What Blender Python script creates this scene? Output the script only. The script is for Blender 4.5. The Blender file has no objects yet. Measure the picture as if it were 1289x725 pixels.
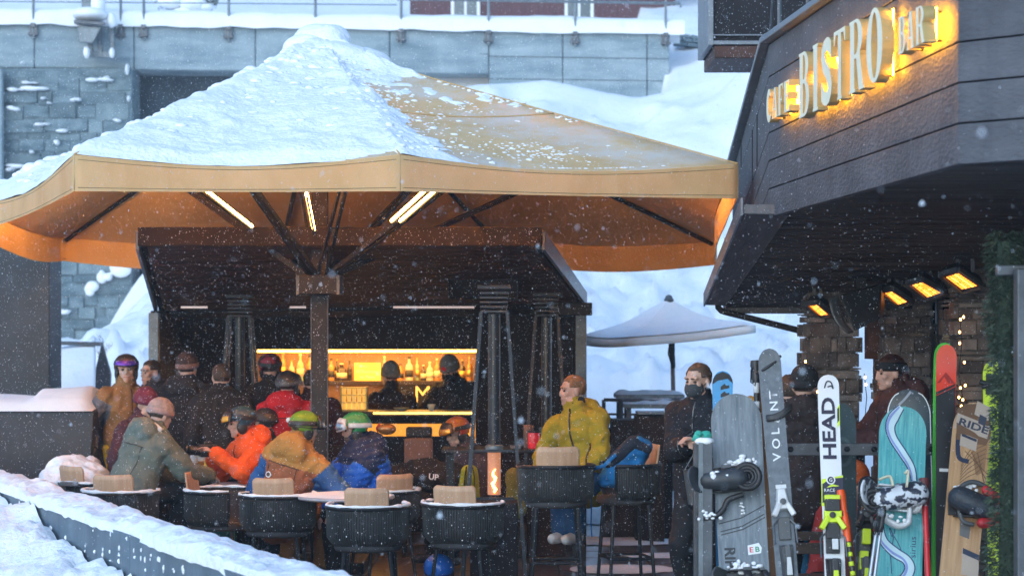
import bpy, bmesh, math, random
from mathutils import Vector as V, Matrix, noise
from math import sin, cos, pi, radians as R

scene = bpy.context.scene
COL = scene.collection
rnd = random.Random(11)

# ---------------------------------------------------------------- camera model
F, HC, YH, PX, PY = 2700.0, 2.0, 420.0, 644.5, 362.5
def P(x, y, Y):
    """point at depth Y seen in direction (x, y) of the photograph"""
    return V(((x - PX) * Y / F, Y, HC + (YH - y) * Y / F))
def S(Y): return F / Y
def xw(x, Y): return (x - PX) * Y / F
def zw(y, Y): return HC + (YH - y) * Y / F

# ---------------------------------------------------------------- materials
MATS = {}
def mat(name, col, rough=0.7, var=0.15, scale=6.0, bump=0.0, bscale=None, metal=0.0, emit=None, estr=0.0,
        col2=None, stretch=(1, 1, 1), spec=0.5, alpha=1.0, trans=0.0, coat=0.0, detail=6.0, lo=0.35, hi=0.65, sheen=0.0):
    if name in MATS: return MATS[name]
    m = bpy.data.materials.new(name); m.use_nodes = True
    nt = m.node_tree; b = nt.nodes['Principled BSDF']
    N = nt.nodes.new; L = nt.links.new
    tc = N('ShaderNodeTexCoord'); mp = N('ShaderNodeMapping'); mp.inputs['Scale'].default_value = stretch
    L(tc.outputs['Object'], mp.inputs['Vector'])
    nz = N('ShaderNodeTexNoise'); nz.inputs['Scale'].default_value = scale; nz.inputs['Detail'].default_value = detail
    nz.inputs['Roughness'].default_value = 0.62
    L(mp.outputs['Vector'], nz.inputs['Vector'])
    rp = N('ShaderNodeValToRGB')
    a = [max(0, c * (1 - var)) for c in col]
    z = list(col2) if col2 else [min(1, c * (1 + var)) for c in col]
    if col2: a = list(col)
    rp.color_ramp.elements[0].position = lo; rp.color_ramp.elements[0].color = (*a, 1)
    rp.color_ramp.elements[1].position = hi; rp.color_ramp.elements[1].color = (*z, 1)
    L(nz.outputs['Fac'], rp.inputs['Fac']); L(rp.outputs['Color'], b.inputs['Base Color'])
    b.inputs['Roughness'].default_value = rough; b.inputs['Metallic'].default_value = metal
    b.inputs['Specular IOR Level'].default_value = spec
    if coat: b.inputs['Coat Weight'].default_value = coat; b.inputs['Coat Roughness'].default_value = 0.15
    if sheen: b.inputs['Sheen Weight'].default_value = sheen
    if trans: b.inputs['Transmission Weight'].default_value = trans
    if alpha < 1: b.inputs['Alpha'].default_value = alpha
    if bump:
        n2 = N('ShaderNodeTexNoise'); n2.inputs['Scale'].default_value = bscale or scale * 4; n2.inputs['Detail'].default_value = 5
        L(mp.outputs['Vector'], n2.inputs['Vector'])
        bp = N('ShaderNodeBump'); bp.inputs['Strength'].default_value = bump; bp.inputs['Distance'].default_value = 0.02
        L(n2.outputs['Fac'], bp.inputs['Height']); L(bp.outputs['Normal'], b.inputs['Normal'])
    if emit:
        b.inputs['Emission Color'].default_value = (*emit, 1); b.inputs['Emission Strength'].default_value = estr
    MATS[name] = m
    return m

def stain(m, col=(.6, .5, .4), scale=1.2, stretch=(1.5, 1.5, .25), lo=.5, hi=.75, amt=.8):
    nt = m.node_tree; N = nt.nodes.new; L = nt.links.new; b = nt.nodes['Principled BSDF']; src = b.inputs['Base Color'].links[0].from_socket
    tc = N('ShaderNodeTexCoord'); mp = N('ShaderNodeMapping'); mp.inputs['Scale'].default_value = stretch; L(tc.outputs['Object'], mp.inputs['Vector'])
    nz = N('ShaderNodeTexNoise'); nz.inputs['Scale'].default_value = scale; nz.inputs['Detail'].default_value = 8; nz.inputs['Roughness'].default_value = .65; L(mp.outputs['Vector'], nz.inputs['Vector'])
    rp = N('ShaderNodeValToRGB'); rp.color_ramp.elements[0].position = lo; rp.color_ramp.elements[1].position = hi; rp.color_ramp.elements[1].color = (amt, amt, amt, 1); L(nz.outputs['Fac'], rp.inputs['Fac'])
    mx = N('ShaderNodeMixRGB'); mx.blend_type = 'MULTIPLY'; L(rp.outputs['Color'], mx.inputs['Fac']); L(src, mx.inputs['Color1']); mx.inputs['Color2'].default_value = (*col, 1); L(mx.outputs['Color'], b.inputs['Base Color'])

# ---------------------------------------------------------------- mesh builder
class MB:
    def __init__(s): s.v = []; s.f = []; s.m = []
    def add(s, vs, fs, mi=0):
        b = len(s.v); s.v += [V(p) for p in vs]
        for f in fs: s.f.append([b + i for i in f]); s.m.append(mi)
        return s
    def hexa(s, a, mi=0):
        """8 corners: bottom ring 0-3, top ring 4-7"""
        return s.add(a, [(3, 2, 1, 0), (4, 5, 6, 7), (0, 1, 5, 4), (1, 2, 6, 5), (2, 3, 7, 6), (3, 0, 4, 7)], mi)
    def box(s, c, d, mi=0, rz=0.0, M=None):
        x, y, z = d[0] / 2, d[1] / 2, d[2] / 2
        p = [V(q) for q in ((-x, -y, -z), (x, -y, -z), (x, y, -z), (-x, y, -z), (-x, -y, z), (x, -y, z), (x, y, z), (-x, y, z))]
        if M is not None: p = [M @ q for q in p]
        elif rz: m = Matrix.Rotation(rz, 3, 'Z'); p = [m @ q for q in p]
        return s.hexa([q + V(c) for q in p], mi)
    def bx(s, x0, x1, y0, y1, z0, z1, mi=0):
        return s.box(((x0 + x1) / 2, (y0 + y1) / 2, (z0 + z1) / 2), (abs(x1 - x0), abs(y1 - y0), abs(z1 - z0)), mi)
    def beam(s, p0, p1, w, h, mi=0, up=(0, 0, 1)):
        p0, p1 = V(p0), V(p1); d = (p1 - p0).normalized(); u = V(up)
        if abs(d.dot(u)) > .98: u = V((0, 1, 0))
        r = d.cross(u).normalized(); u = r.cross(d).normalized()
        c = []
        for p in (p0, p1):
            c.append([p - r * w / 2 - u * h / 2, p + r * w / 2 - u * h / 2, p + r * w / 2 + u * h / 2, p - r * w / 2 + u * h / 2])
        return s.add(c[0] + c[1], [(0, 1, 2, 3), (7, 6, 5, 4), (0, 4, 5, 1), (1, 5, 6, 2), (2, 6, 7, 3), (3, 7, 4, 0)], mi)
    def prism(s, poly, off, mi=0):
        n = len(poly); off = V(off); a = [V(p) for p in poly]; b = [p + off for p in a]
        return s.add(a + b, [list(range(n))[::-1], list(range(n, 2 * n))] + [(i, (i + 1) % n, n + (i + 1) % n, n + i) for i in range(n)], mi)
    def tube(s, pts, r, n=8, caps=True, mi=0, flat=1.0, side=None, closed=False):
        pts = [V(p) for p in pts]; k = len(pts)
        rr = r if isinstance(r, (list, tuple)) else [r] * k
        vs = []; fs = []; u = None
        for i, p in enumerate(pts):
            if closed: d = pts[(i + 1) % k] - pts[i - 1]
            else: d = (pts[min(i + 1, k - 1)] - pts[max(i - 1, 0)])
            d = d.normalized() if d.length > 1e-9 else V((0, 0, 1))
            if side is not None: u = V(side)
            elif u is None: u = V((0, 0, 1)) if abs(d.z) < .9 else V((0, 1, 0))
            u = (u - d * u.dot(d))
            u = u.normalized() if u.length > 1e-6 else d.orthogonal().normalized()
            w = d.cross(u)
            for j in range(n):
                a = 2 * pi * j / n
                vs.append(p + u * cos(a) * rr[i] + w * sin(a) * rr[i] * flat)
        for i in range(k if closed else k - 1):
            for j in range(n):
                a, b = i * n, ((i + 1) % k) * n
                fs.append((a + j, a + (j + 1) % n, b + (j + 1) % n, b + j))
        if caps and not closed: fs += [list(range(n))[::-1], list(range((k - 1) * n, k * n))]
        return s.add(vs, fs, mi)
    def cap(s, p0, p1, r0, r1, side=None, flat=1.0, n=12, mi=0):
        """rounded tapered limb; flat squeezes it across the direction `side` x axis"""
        p0, p1 = V(p0), V(p1); d = p1 - p0; L = d.length; d = d.normalized() if L > 1e-9 else V((0, 0, 1))
        pts = []; rr = []
        for a in (-80, -55, -28, 0): pts.append(p0 + d * r0 * sin(R(a))); rr.append(r0 * cos(R(a)))
        for a in (0, 28, 55, 80): pts.append(p1 + d * r1 * sin(R(a))); rr.append(r1 * cos(R(a)))
        return s.tube(pts, rr, n, True, mi, flat, side)
    def ell(s, c, rad, M=None, nu=16, nv=10, mi=0, keep=None):
        c = V(c); idx = {}; vs = []; fs = []
        M = M or Matrix.Identity(3)
        def vert(i, j):
            i %= nu
            if j in (0, nv): i = 0
            if (i, j) not in idx:
                a = 2 * pi * i / nu; b = pi * j / nv
                idx[(i, j)] = len(vs)
                vs.append(c + M @ V((rad[0] * sin(b) * cos(a), rad[1] * sin(b) * sin(a), rad[2] * cos(b))))
            return idx[(i, j)]
        for j in range(nv):
            for i in range(nu):
                a = 2 * pi * (i + .5) / nu; b = pi * (j + .5) / nv
                q = V((sin(b) * cos(a), sin(b) * sin(a), cos(b)))
                if keep and not keep(q): continue
                f = [vert(i, j), vert(i, j + 1), vert(i + 1, j + 1), vert(i + 1, j)]
                g = []
                for t in f:
                    if t not in g: g.append(t)
                if len(g) > 2: fs.append(g)
        return s.add(vs, fs, mi)
    def lathe(s, prof, c=(0, 0, 0), n=20, mi=0, M=None):
        c = V(c); vs = []; fs = []; k = len(prof)
        for r, z in prof:
            for j in range(n):
                a = 2 * pi * j / n; q = V((r * cos(a), r * sin(a), z))
                vs.append(c + (M @ q if M else q))
        for i in range(k - 1):
            for j in range(n): fs.append((i * n + j, i * n + (j + 1) % n, (i + 1) * n + (j + 1) % n, (i + 1) * n + j))
        if prof[0][0] > 1e-4: fs.append(list(range(n))[::-1])
        if prof[-1][0] > 1e-4: fs.append(list(range((k - 1) * n, k * n)))
        return s.add(vs, fs, mi)
    def grid(s, fn, nu, nv, mi=0, closed_u=False):
        vs = [fn(i / nu, j / nv) for j in range(nv + 1) for i in range(nu + (0 if closed_u else 1))]
        w = nu if closed_u else nu + 1
        fs = [(j * w + i, j * w + (i + 1) % w, (j + 1) * w + (i + 1) % w, (j + 1) * w + i) for j in range(nv) for i in range(nu)]
        return s.add(vs, fs, mi)
    def text(s, txt, size, O, X, Yv, mi=0, sx=1.0, depth=0.0, align='CENTER', bold=0.0):
        """flat lettering laid on the plane (O, X, Y); origin is the middle of the word"""
        vs, fs = text_mesh(txt, bold)
        xs = [v[0] for v in vs]; ys = [v[1] for v in vs]
        cx = (min(xs) + max(xs)) / 2; cy = (min(ys) + max(ys)) / 2; k = size / (max(ys) - min(ys))
        X = V(X).normalized(); Yv = V(Yv).normalized(); O = V(O)
        return s.add([O + X * ((v[0] - cx) * k * sx) + Yv * ((v[1] - cy) * k) for v in vs], fs, mi)
    def join(s, o, M=None, mi=None):
        b = len(s.v); s.v += [(M @ p if M else p.copy()) for p in o.v]
        s.f += [[b + i for i in f] for f in o.f]; s.m += (o.m if mi is None else [mi] * len(o.f))
        return s
    def mesh(s, name):
        me = bpy.data.meshes.new(name)
        me.from_pydata([tuple(p) for p in s.v], [], s.f); me.validate(); me.update()
        if len(me.polygons) == len(s.m): me.polygons.foreach_set('material_index', s.m)
        return me
    def build(s, name, mats, parent=None, smooth=False, bev=0.0, local=False, solid=0.0, sub=0, fix=True, seg=2):
        me = s.mesh(name)
        if fix:
            bm = bmesh.new(); bm.from_mesh(me); bmesh.ops.recalc_face_normals(bm, faces=bm.faces); bm.to_mesh(me); bm.free()
        return link(name, me, mats, parent, smooth, bev, local, solid, sub, seg)

def link(name, me, mats, parent=None, smooth=False, bev=0.0, local=False, solid=0.0, sub=0, seg=2):
    o = bpy.data.objects.new(name, me); COL.objects.link(o)
    for m in (mats if isinstance(mats, (list, tuple)) else [mats]): me.materials.append(m)
    if smooth:
        me.polygons.foreach_set('use_smooth', [True] * len(me.polygons))
        if smooth != 'all':
            bm = bmesh.new(); bm.from_mesh(me)
            for e in bm.edges:
                if len(e.link_faces) == 2 and e.calc_face_angle(0) > R(42): e.smooth = False
            bm.to_mesh(me); bm.free()
    if parent is not None:
        o.parent = parent
        if not local:
            off = world_loc(parent)
            for v in me.vertices: v.co -= off
    if solid: md = o.modifiers.new('solid', 'SOLIDIFY'); md.thickness = solid; md.offset = 0
    if bev:
        md = o.modifiers.new('bevel', 'BEVEL'); md.width = bev; md.segments = seg; md.limit_method = 'ANGLE'; md.angle_limit = R(50)
    if sub: md = o.modifiers.new('sub', 'SUBSURF'); md.levels = sub; md.render_levels = sub
    return o
def world_loc(o):
    p = V((0, 0, 0))
    while o is not None: p += o.location; o = o.parent
    return p
def tag(o, label=None, cat=None, group=None, kind=None):
    if label: o['label'] = label
    if cat: o['category'] = cat
    if group: o['group'] = group
    if kind: o['kind'] = kind
    return o
def thing(name, label, cat, loc=(0, 0, 0), group=None, M=None):
    o = bpy.data.objects.new(name, None); COL.objects.link(o); o.empty_display_size = .1
    o.location = loc
    if M is not None: o.matrix_world = M
    return tag(o, label, cat, group)
def copy_tree(o, parent=None):
    c = o.copy(); COL.objects.link(c)
    if parent: c.parent = parent
    for ch in o.children: copy_tree(ch, c)
    return c

_TX = {}
def text_mesh(txt, bold=0.0):
    k = (txt, bold)
    if k not in _TX:
        cu = bpy.data.curves.new('lettering', 'FONT'); cu.body = txt; cu.resolution_u = 3; cu.offset = bold
        o = bpy.data.objects.new('lettering', cu); COL.objects.link(o)
        dg = bpy.context.evaluated_depsgraph_get(); dg.update()
        me = bpy.data.meshes.new_from_object(o.evaluated_get(dg))
        _TX[k] = ([tuple(v.co) for v in me.vertices], [tuple(p.vertices) for p in me.polygons])
        bpy.data.objects.remove(o); bpy.data.curves.remove(cu); bpy.data.meshes.remove(me)
    return _TX[k]
def fill_curve(polys, extrude):
    """extruded outline with holes -> (verts, faces); outline in x, y, thickness +-extrude in z"""
    cu = bpy.data.curves.new('outline', 'CURVE'); cu.dimensions = '2D'; cu.fill_mode = 'BOTH'; cu.extrude = extrude
    for pl in polys:
        sp = cu.splines.new('POLY'); sp.points.add(len(pl) - 1)
        for q, p in zip(sp.points, pl): q.co = (p[0], p[1], 0, 1)
        sp.use_cyclic_u = True
    o = bpy.data.objects.new('outline', cu); COL.objects.link(o)
    dg = bpy.context.evaluated_depsgraph_get(); dg.update()
    me = bpy.data.meshes.new_from_object(o.evaluated_get(dg))
    r = ([V(v.co) for v in me.vertices], [tuple(p.vertices) for p in me.polygons])
    bpy.data.objects.remove(o); bpy.data.curves.remove(cu); bpy.data.meshes.remove(me)
    return r
def remesh(mb, voxel, it=3, fac=.5):
    me = mb.mesh('soft'); o = bpy.data.objects.new('soft', me); COL.objects.link(o)
    md = o.modifiers.new('r', 'REMESH'); md.mode = 'VOXEL'; md.voxel_size = voxel; md.use_smooth_shade = True
    if it: sm = o.modifiers.new('s', 'SMOOTH'); sm.factor = fac; sm.iterations = it
    dg = bpy.context.evaluated_depsgraph_get(); dg.update()
    out = bpy.data.meshes.new_from_object(o.evaluated_get(dg))
    bpy.data.objects.remove(o); bpy.data.meshes.remove(me)
    return out
def fbm(p, o=4): return noise.fractal(p, 1.0, 2.0, o)
def wrinkle(me, amp, freq, seed=0.0):
    me.update(); ns = [v.normal.copy() for v in me.vertices]
    for v, n in zip(me.vertices, ns):
        q = v.co * freq + V((seed, seed * 1.7, seed * .3))
        v.co += n * (noise.noise(q) + .55 * (1 - 2 * abs(noise.noise(q * 1.9)))) * amp
    me.update()
# ---------------------------------------------------------------- palette
snow = mat('snow', (.80, .83, .86), .85, col2=(.88, .89, .91), scale=1.3, bump=.6, bscale=9, spec=.25)
snow_rough = mat('snow_crusted', (.78, .82, .86), .9, col2=(.88, .89, .91), scale=5, bump=.9, bscale=22, spec=.2)
concrete = mat('concrete', (.18, .25, .285), .9, col2=(.36, .43, .46), scale=2.2, bump=.25, bscale=30, stretch=(.5, 1, 2.2), detail=9, lo=.3, hi=.7)
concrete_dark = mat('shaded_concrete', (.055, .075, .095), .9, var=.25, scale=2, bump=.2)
stone_bg = mat('grey_masonry', (.08, .125, .15), .9, col2=(.19, .25, .275), scale=3.5, bump=.6, bscale=9, stretch=(1, 1, 2), detail=9)
steel = mat('galvanised_steel', (.17, .20, .22), .5, var=.2, scale=8, metal=.4)
black_metal = mat('black_metal', (.013, .015, .019), .5, var=.3, scale=9, bump=.05, spec=.3)
grey_metal = mat('grey_metal', (.10, .11, .125), .45, var=.2, scale=9, metal=.5)
clad = mat('dark_cladding', (.050, .051, .060), .66, col2=(.108, .107, .120), scale=1.8, bump=.5, bscale=26, stretch=(1, 1, 2.2), detail=12, lo=.3, hi=.72)
clad_edge = mat('cladding_edge_metal', (.16, .18, .21), .4, var=.15, metal=.5)
soffit_m = mat('soffit_boards', (.030, .026, .026), .65, col2=(.095, .078, .073), scale=2.2, bump=.25, bscale=30, stretch=(.35, 3, 3), detail=8, spec=.25)
soffit_edge = mat('pale_soffit_board', (.085, .088, .10), .6, col2=(.13, .135, .15), scale=3, bump=.15, stretch=(3, .5, 1))
brown_wood = mat('dark_brown_boards', (.042, .021, .017), .6, col2=(.10, .05, .04), scale=3, bump=.2, stretch=(.4, 3, 3), detail=8, spec=.2)
kiosk_m = mat('kiosk_panel', (.011, .011, .014), .7, col2=(.022, .020, .024), scale=2, bump=.15, spec=.2)
floor_m = mat('wet_stone_paving', (.045, .032, .033), .28, col2=(.10, .07, .07), scale=1.5, bump=.25, bscale=12, detail=8)
pillar_m = mat('pillar_stone', (.06, .056, .058), .9, col2=(.16, .148, .145), scale=5, bump=.7, bscale=18, detail=9)
planter_m = mat('blue_grey_panel', (.06, .10, .14), .5, col2=(.12, .17, .22), scale=2, bump=.12, bscale=40, detail=8)
dark_panel_m = mat('dark_slate_panel', (.022, .026, .034), .6, var=.25, scale=4, bump=.15)

stain(clad, (.55, .55, .58), 1.6, (2.5, 2.5, .3), .48, .7); stain(concrete, (.6, .64, .68), .7, (1.5, 1.5, .3), .45, .75); stain(planter_m, (.6, .65, .7), 2.5, (2, 2, .3), .45, .7)
# ---------------------------------------------------------------- terrain
def interp(x, pts):
    if x <= pts[0][0]: return pts[0][1]
    for (a, b), (c, d) in zip(pts, pts[1:]):
        if x <= c: t = (x - a) / (c - a); t = t * t * (3 - 2 * t) * .5 + t * .5; return b + (d - b) * t
    return pts[-1][1]
WALL41 = [(-40, .6), (-9.3, .8), (-8.4, 1.2), (-6.9, 3.3), (-5.5, 4.8), (-2, 6.5), (-.4, 6.75), (.6, 6.85), (2.4, 6.55), (3.3, 6.7), (5, 7.4), (20, 8.5)]
def terrain_h(X, Y):
    if Y < 24.6: return -.08
    H = interp(X, WALL41)
    k = noise.noise(V((X * .22, Y * .22, 4))) * .45 + noise.noise(V((X * .9, Y * .9, 1))) * .14
    k += max(0, noise.noise(V((X * 1.7, Y * 1.7, 7))) - .1) * .34 + (noise.noise(V((X * 2.6, Y * 1.9, 12))) * .13 + (max(0, noise.noise(V((X * 4.2, Y * 2.6, 3))) - .12) - max(0, noise.noise(V((X * 3.4, Y * 2.2, 23))) - .2)) * .42) * max(.25, min(1, (36 - Y) / 6))
    if Y <= 41:
        t = (Y - 24.6) / 16.4
        e = t ** 1.25
        h = .95 * min(1, t * 7) * (1 if X > -4 else .5) + (H - .95) * e
        return h + k * min(1, t * 5) * (1 if t < .93 else (1 - t) / .07 * .8 + .2)
    top = 7.9
    if X < 3.05:
        h = H if Y < 42.9 else top + (Y - 42.9) * .17
    else:
        t = min(1, (Y - 41) / 6); h = H + (top + .9 - H) * t + max(0, Y - 47) * .22
    if Y > 70: h += (Y - 70) * .25
    return h + (k * .5 if Y > 43 else k * .2)
mb = MB()
ys = [8, 16, 23.5, 24.55] + [24.7 + i * .21 for i in range(78)] + [41.05, 41.4, 42, 42.85, 42.95] + [43.2 + i * .6 for i in range(22)] + [58, 62, 68, 76, 90, 120, 160, 220, 300]
def xs_at(Y): 
    w = max(9, Y * .36) if Y < 60 else Y * .8
    return w
NX = 240
vs = [V(((i / NX * 2 - 1) * xs_at(Y), Y, terrain_h((i / NX * 2 - 1) * xs_at(Y), Y))) for Y in ys for i in range(NX + 1)]
fs = [(j * (NX + 1) + i, j * (NX + 1) + i + 1, (j + 1) * (NX + 1) + i + 1, (j + 1) * (NX + 1) + i) for j in range(len(ys) - 1) for i in range(NX)]
mb.add(vs, fs)
tag(mb.build('snow_slope', snow, smooth='all'), kind='structure')
mb = MB(); mb.add([(-200, -60, -.14), (200, -60, -.14), (200, 60, -.14), (-200, 60, -.14)], [(0, 1, 2, 3)])
tag(mb.build('snow_ground', snow), kind='structure')
mb = MB()
for i in range(16):
    for j in range(30):
        x0 = -6 + i * .8; y0 = 8.6 + j * .56
        if y0 + .55 > 25: continue
        mb.bx(x0, x0 + .79, y0, y0 + .55, -.07, rnd.uniform(-.006, .004))
tag(mb.build('terrace_paving', floor_m, bev=.006), kind='structure')
# trodden snow lying on the paving
mb = MB()
def patch(cx, cy, rx, ry, th, seed):
    def fn(u, v):
        a = 2 * pi * u; r = v * (1 + .35 * noise.noise(V((cos(a) * 1.5 + seed, sin(a) * 1.5, seed))))
        x, y = cx + rx * r * cos(a), cy + ry * r * sin(a)
        return V((x, y, .008 + th * (1 - v ** 2) * (.6 + .5 * noise.noise(V((x * 5, y * 5, seed))))))
    mb.grid(fn, 28, 7, closed_u=True)
for q in ((1.0, 18.2, .5, .35, .03), (1.5, 19.3, .55, .25, .04), (.9, 20.6, .8, .4, .05), (1.9, 21.5, .7, .7, .06), (1.3, 23.2, 1.2, .7, .12), (-4.2, 18.2, .9, .8, .08), (-4.6, 21, .8, 1.8, .15), (2.3, 19.6, .4, .3, .04), (-3.2, 16, .4, .3, .03)):
    patch(*q, rnd.random() * 40)
tag(mb.build('trodden_snow', snow_rough, smooth='all'), kind='stuff', label='patches of trodden snow lying on the dark terrace paving', cat='snow')

# ---------------------------------------------------------------- concrete retaining wall and what stands on it
Yw = 41.2
def wy(X): return 41.2 + max(0, (X + 10)) * .11          # the wall runs slightly away to the right
def wz(x, X): return 7.95
T = thing('retaining_wall', 'long pale concrete retaining wall topped with thick snow below the steel railing', 'wall', (-4, 42, 4))
XL, XR = -16.0, 3.13
ZT = 7.97
def wallbox(x0, x1, z0, z1, dy0=0.0, dy1=1.2):
    return [V((x0, wy(x0) + dy0, z0)), V((x1, wy(x1) + dy0, z0)), V((x1, wy(x1) + dy1, z0)), V((x0, wy(x0) + dy1, z0)),
            V((x0, wy(x0) + dy0, z1)), V((x1, wy(x1) + dy0, z1)), V((x1, wy(x1) + dy1, z1)), V((x0, wy(x0) + dy1, z1))]
mb = MB()
segs = [(-16, -12.3), (-12.29, -9.2), (-9.19, -7.32), (-7.31, -5.0), (-4.99, -2.4), (-2.39, -.46)]
for a, b in segs: mb.hexa(wallbox(a, b, ZT - .86, ZT))
mb.build('upper_beam', concrete, T, bev=.03)
mb = MB()
for a, b in ((-.45, 1.0), (1.01, 2.68), (2.69, XR)): mb.hexa(wallbox(a, b, 4.5, ZT - .003))
mb.build('end_panel', concrete, T, bev=.03)
mb = MB()
for z in (7.46, 7.02, 6.1): mb.beam(V((-.46, wy(-.46) - .003, z - .004)), V((XR, wy(XR) - .003, z - .004)), .01, .012)
for z in (7.5,): mb.beam(V((-16, wy(-16) - .003, z)), V((-.47, wy(-.47) - .003, z)), .01, .01)
mb.build('board_mark', concrete_dark, T)
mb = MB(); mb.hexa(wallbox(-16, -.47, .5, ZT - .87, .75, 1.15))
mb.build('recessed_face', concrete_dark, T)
# snow on the wall
mb = MB()
def fn(u, v):
    x = -16 + (XR + 16.3) * u; a = pi * v
    n = noise.noise(V((x * .7, 0, 3))) * .05 + noise.noise(V((x * 2.3, v * 2, 8))) * .025
    y = wy(x) + .55 - cos(a) * .66 + n * .5
    return V((x, y, ZT + .01 + sin(a) ** .55 * (.34 + n) - (.05 + n if v in (0, 1) else 0)))
mb.grid(fn, 200, 10)
tag(mb.build('snow_cap', snow, smooth='all'), kind='stuff', label='thick rounded snow lying along the top of the concrete retaining wall', cat='snow')

T = thing('masonry_wall', 'grey stone masonry wall with little ledges of snow under the concrete beam', 'wall', (-9, 41, 3))
mb = MB(); x1 = xw(166, 41.2)
mb.bx(-16, x1, 41.25, 42.1, -.1, ZT - .87)
z = .2
while z < ZT - 1.15:
    h = rnd.uniform(.11, .30); x = -12.5 - rnd.random() * .5
    while x < x1 - .1:
        w = rnd.uniform(.2, .9); xe = min(x + w, x1)
        g = rnd.uniform(.0, .012); mb.bx(x + g, xe - g, 41.25 - rnd.uniform(.01, .06), 41.3, z + g + rnd.uniform(-.03, .03), min(z + h + rnd.uniform(-.03, .04), ZT - .9) - g, rnd.choice((0, 0, 1, 2))); x = xe
    z += h
mb.build('stone_face', [stone_bg, mat('dark_masonry', (.08, .12, .14), .9, col2=(.15, .20, .22), scale=3, bump=.5), mat('pale_masonry', (.11, .16, .18), .9, col2=(.21, .27, .29), scale=3, bump=.5)], T, bev=.02)
mb = MB(); mb.bx(-12.4, xw(5, 41) - .02, 40.9, 41.1, .3, 7.05); mb.build('end_pier', concrete, T, bev=.03)
mb = MB()
for (x, y, w, h) in ((46, 111, 40, 5), (20, 113, 20, 4), (38, 105, 18, 3), (125, 101, 30, 5), (135, 98, 10, 3), (15, 137, 17, 5), (55, 157, 22, 4), (75, 165, 24, 4), (20, 209, 30, 6), (12, 213, 16, 4), (55, 124, 9, 3), (95, 126, 12, 4), (160, 88, 7, 12), (163, 125, 6, 6), (62, 130, 8, 3), (150, 152, 14, 3), (28, 80, 5, 3), (40, 191, 8, 4), (70, 180, 9, 5), (145, 340, 40, 22), (120, 365, 25, 18), (132, 349, 20, 14), (80, 392, 22, 5), (145, 308, 14, 6), (140, 345, 10, 4), (15, 235, 30, 4)):
    for k in range(3):
        mb.ell(P(x + rnd.uniform(-.3, .3) * w, y + rnd.uniform(-.25, .25) * h, 41.13), (w / 65.5 * rnd.uniform(.2, .36), .12, h / 65.5 * rnd.uniform(.3, .6)), nu=9, nv=6)
tag(mb.build('ledge_snow', snow, smooth='all'), kind='stuff', label='small tufts of snow caught on the ledges of the stone masonry wall', cat='snow')

# railing
T = thing('railing', 'grey steel post railing with thin rails along the snowy concrete wall top', 'railing', (-4, 41.2, 7.9))
for x in (-68, 42, 152, 181, 288, 397, 505, 615, 724, 838):
    Y = wy(xw(x, 41.6)) - .06; X = xw(x, Y)
    y0 = 44 if x > 450 else (37 if x < 200 else 42)
    mb = MB(); mb.tube([(X, Y, ZT - .3), (X, Y, ZT + 1.05)], .028, 8); mb.build('post', steel, T, True)
    mb = MB(); mb.box((X, Y + .015, ZT - .13), (.15, .05, .26)); mb.box((X, Y - .03, ZT - .22), (.2, .04, .05)); mb.box((X, Y - .03, ZT - .05), (.1, .06, .08))
    mb.build('post_bracket', grey_metal, T, bev=.01)
mb = MB(); mb.tube([(-16, wy(-16) - .06, ZT + 1.0), (xw(500, 42.1), wy(-2.2) - .06, ZT + 1.0)], .03, 8)
mb.tube([(xw(500, 42.1), wy(-2.2) - .06, ZT + .58), (XR + .2, wy(XR) - .06, ZT + .58), (XR + .22, wy(XR) - .06, ZT + .5)], .03, 8); mb.build('top_rail', steel, T, True)
mb = MB(); mb.tube([(-16, wy(-16) - .06, ZT + .45), (xw(500, 42.1), wy(-2.2) - .06, ZT + .46)], .012, 6); mb.build('mid_rail', steel, T, True)

# floodlight housing on the wall
T = thing('floodlight', 'snow covered grey floodlight box on a bracket fixed to the concrete wall', 'floodlight', P(120, 50, 41.0))
mb = MB(); mb.hexa([P(100, 54, 40.5), P(117, 55, 40.5), P(119, 55, 41.2), P(103, 54, 41.2), P(97, 33, 40.5), P(128, 34, 40.5), P(128, 34, 41.2), P(97, 33, 41.2)]); mb.build('housing', steel, T, bev=.02)
mb = MB(); mb.hexa([P(93, 30, 40.4), P(133, 33, 40.4), P(133, 33, 41.3), P(93, 30, 41.3), P(93, 25, 40.4), P(133, 28, 40.4), P(133, 28, 41.3), P(93, 25, 41.3)]); mb.build('visor', grey_metal, T, bev=.02)
mb = MB()
for x in (112, 124, 140): mb.beam(P(x, 36, 41), P(x + 3, 72, 41), .09, .12)
mb.beam(P(105, 68, 41), P(145, 70, 41), .1, .12); mb.build('bracket', steel, T, bev=.01)
mb = MB(); mb.ell(P(113, 19, 40.8), (.34, .4, .14)); mb.ell(P(124, 6, 41), (.14, .2, .28)); mb.ell(P(140, 26, 40.9), (.09, .12, .15)); mb.ell(P(109, 66, 40.7), (.06, .1, .12)); mb.ell(P(141, 67, 40.7), (.05, .1, .1))
mb.build('snow_cover', snow, T, smooth='all')
mb = MB(); mb.bx(xw(105, 42.6), xw(121, 42.6), 42.4, 42.7, 7.6, 9.6); tag(mb.build('mast', steel, bev=.02), 'thick blue grey mast rising behind the floodlight box on the wall', 'mast')

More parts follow.
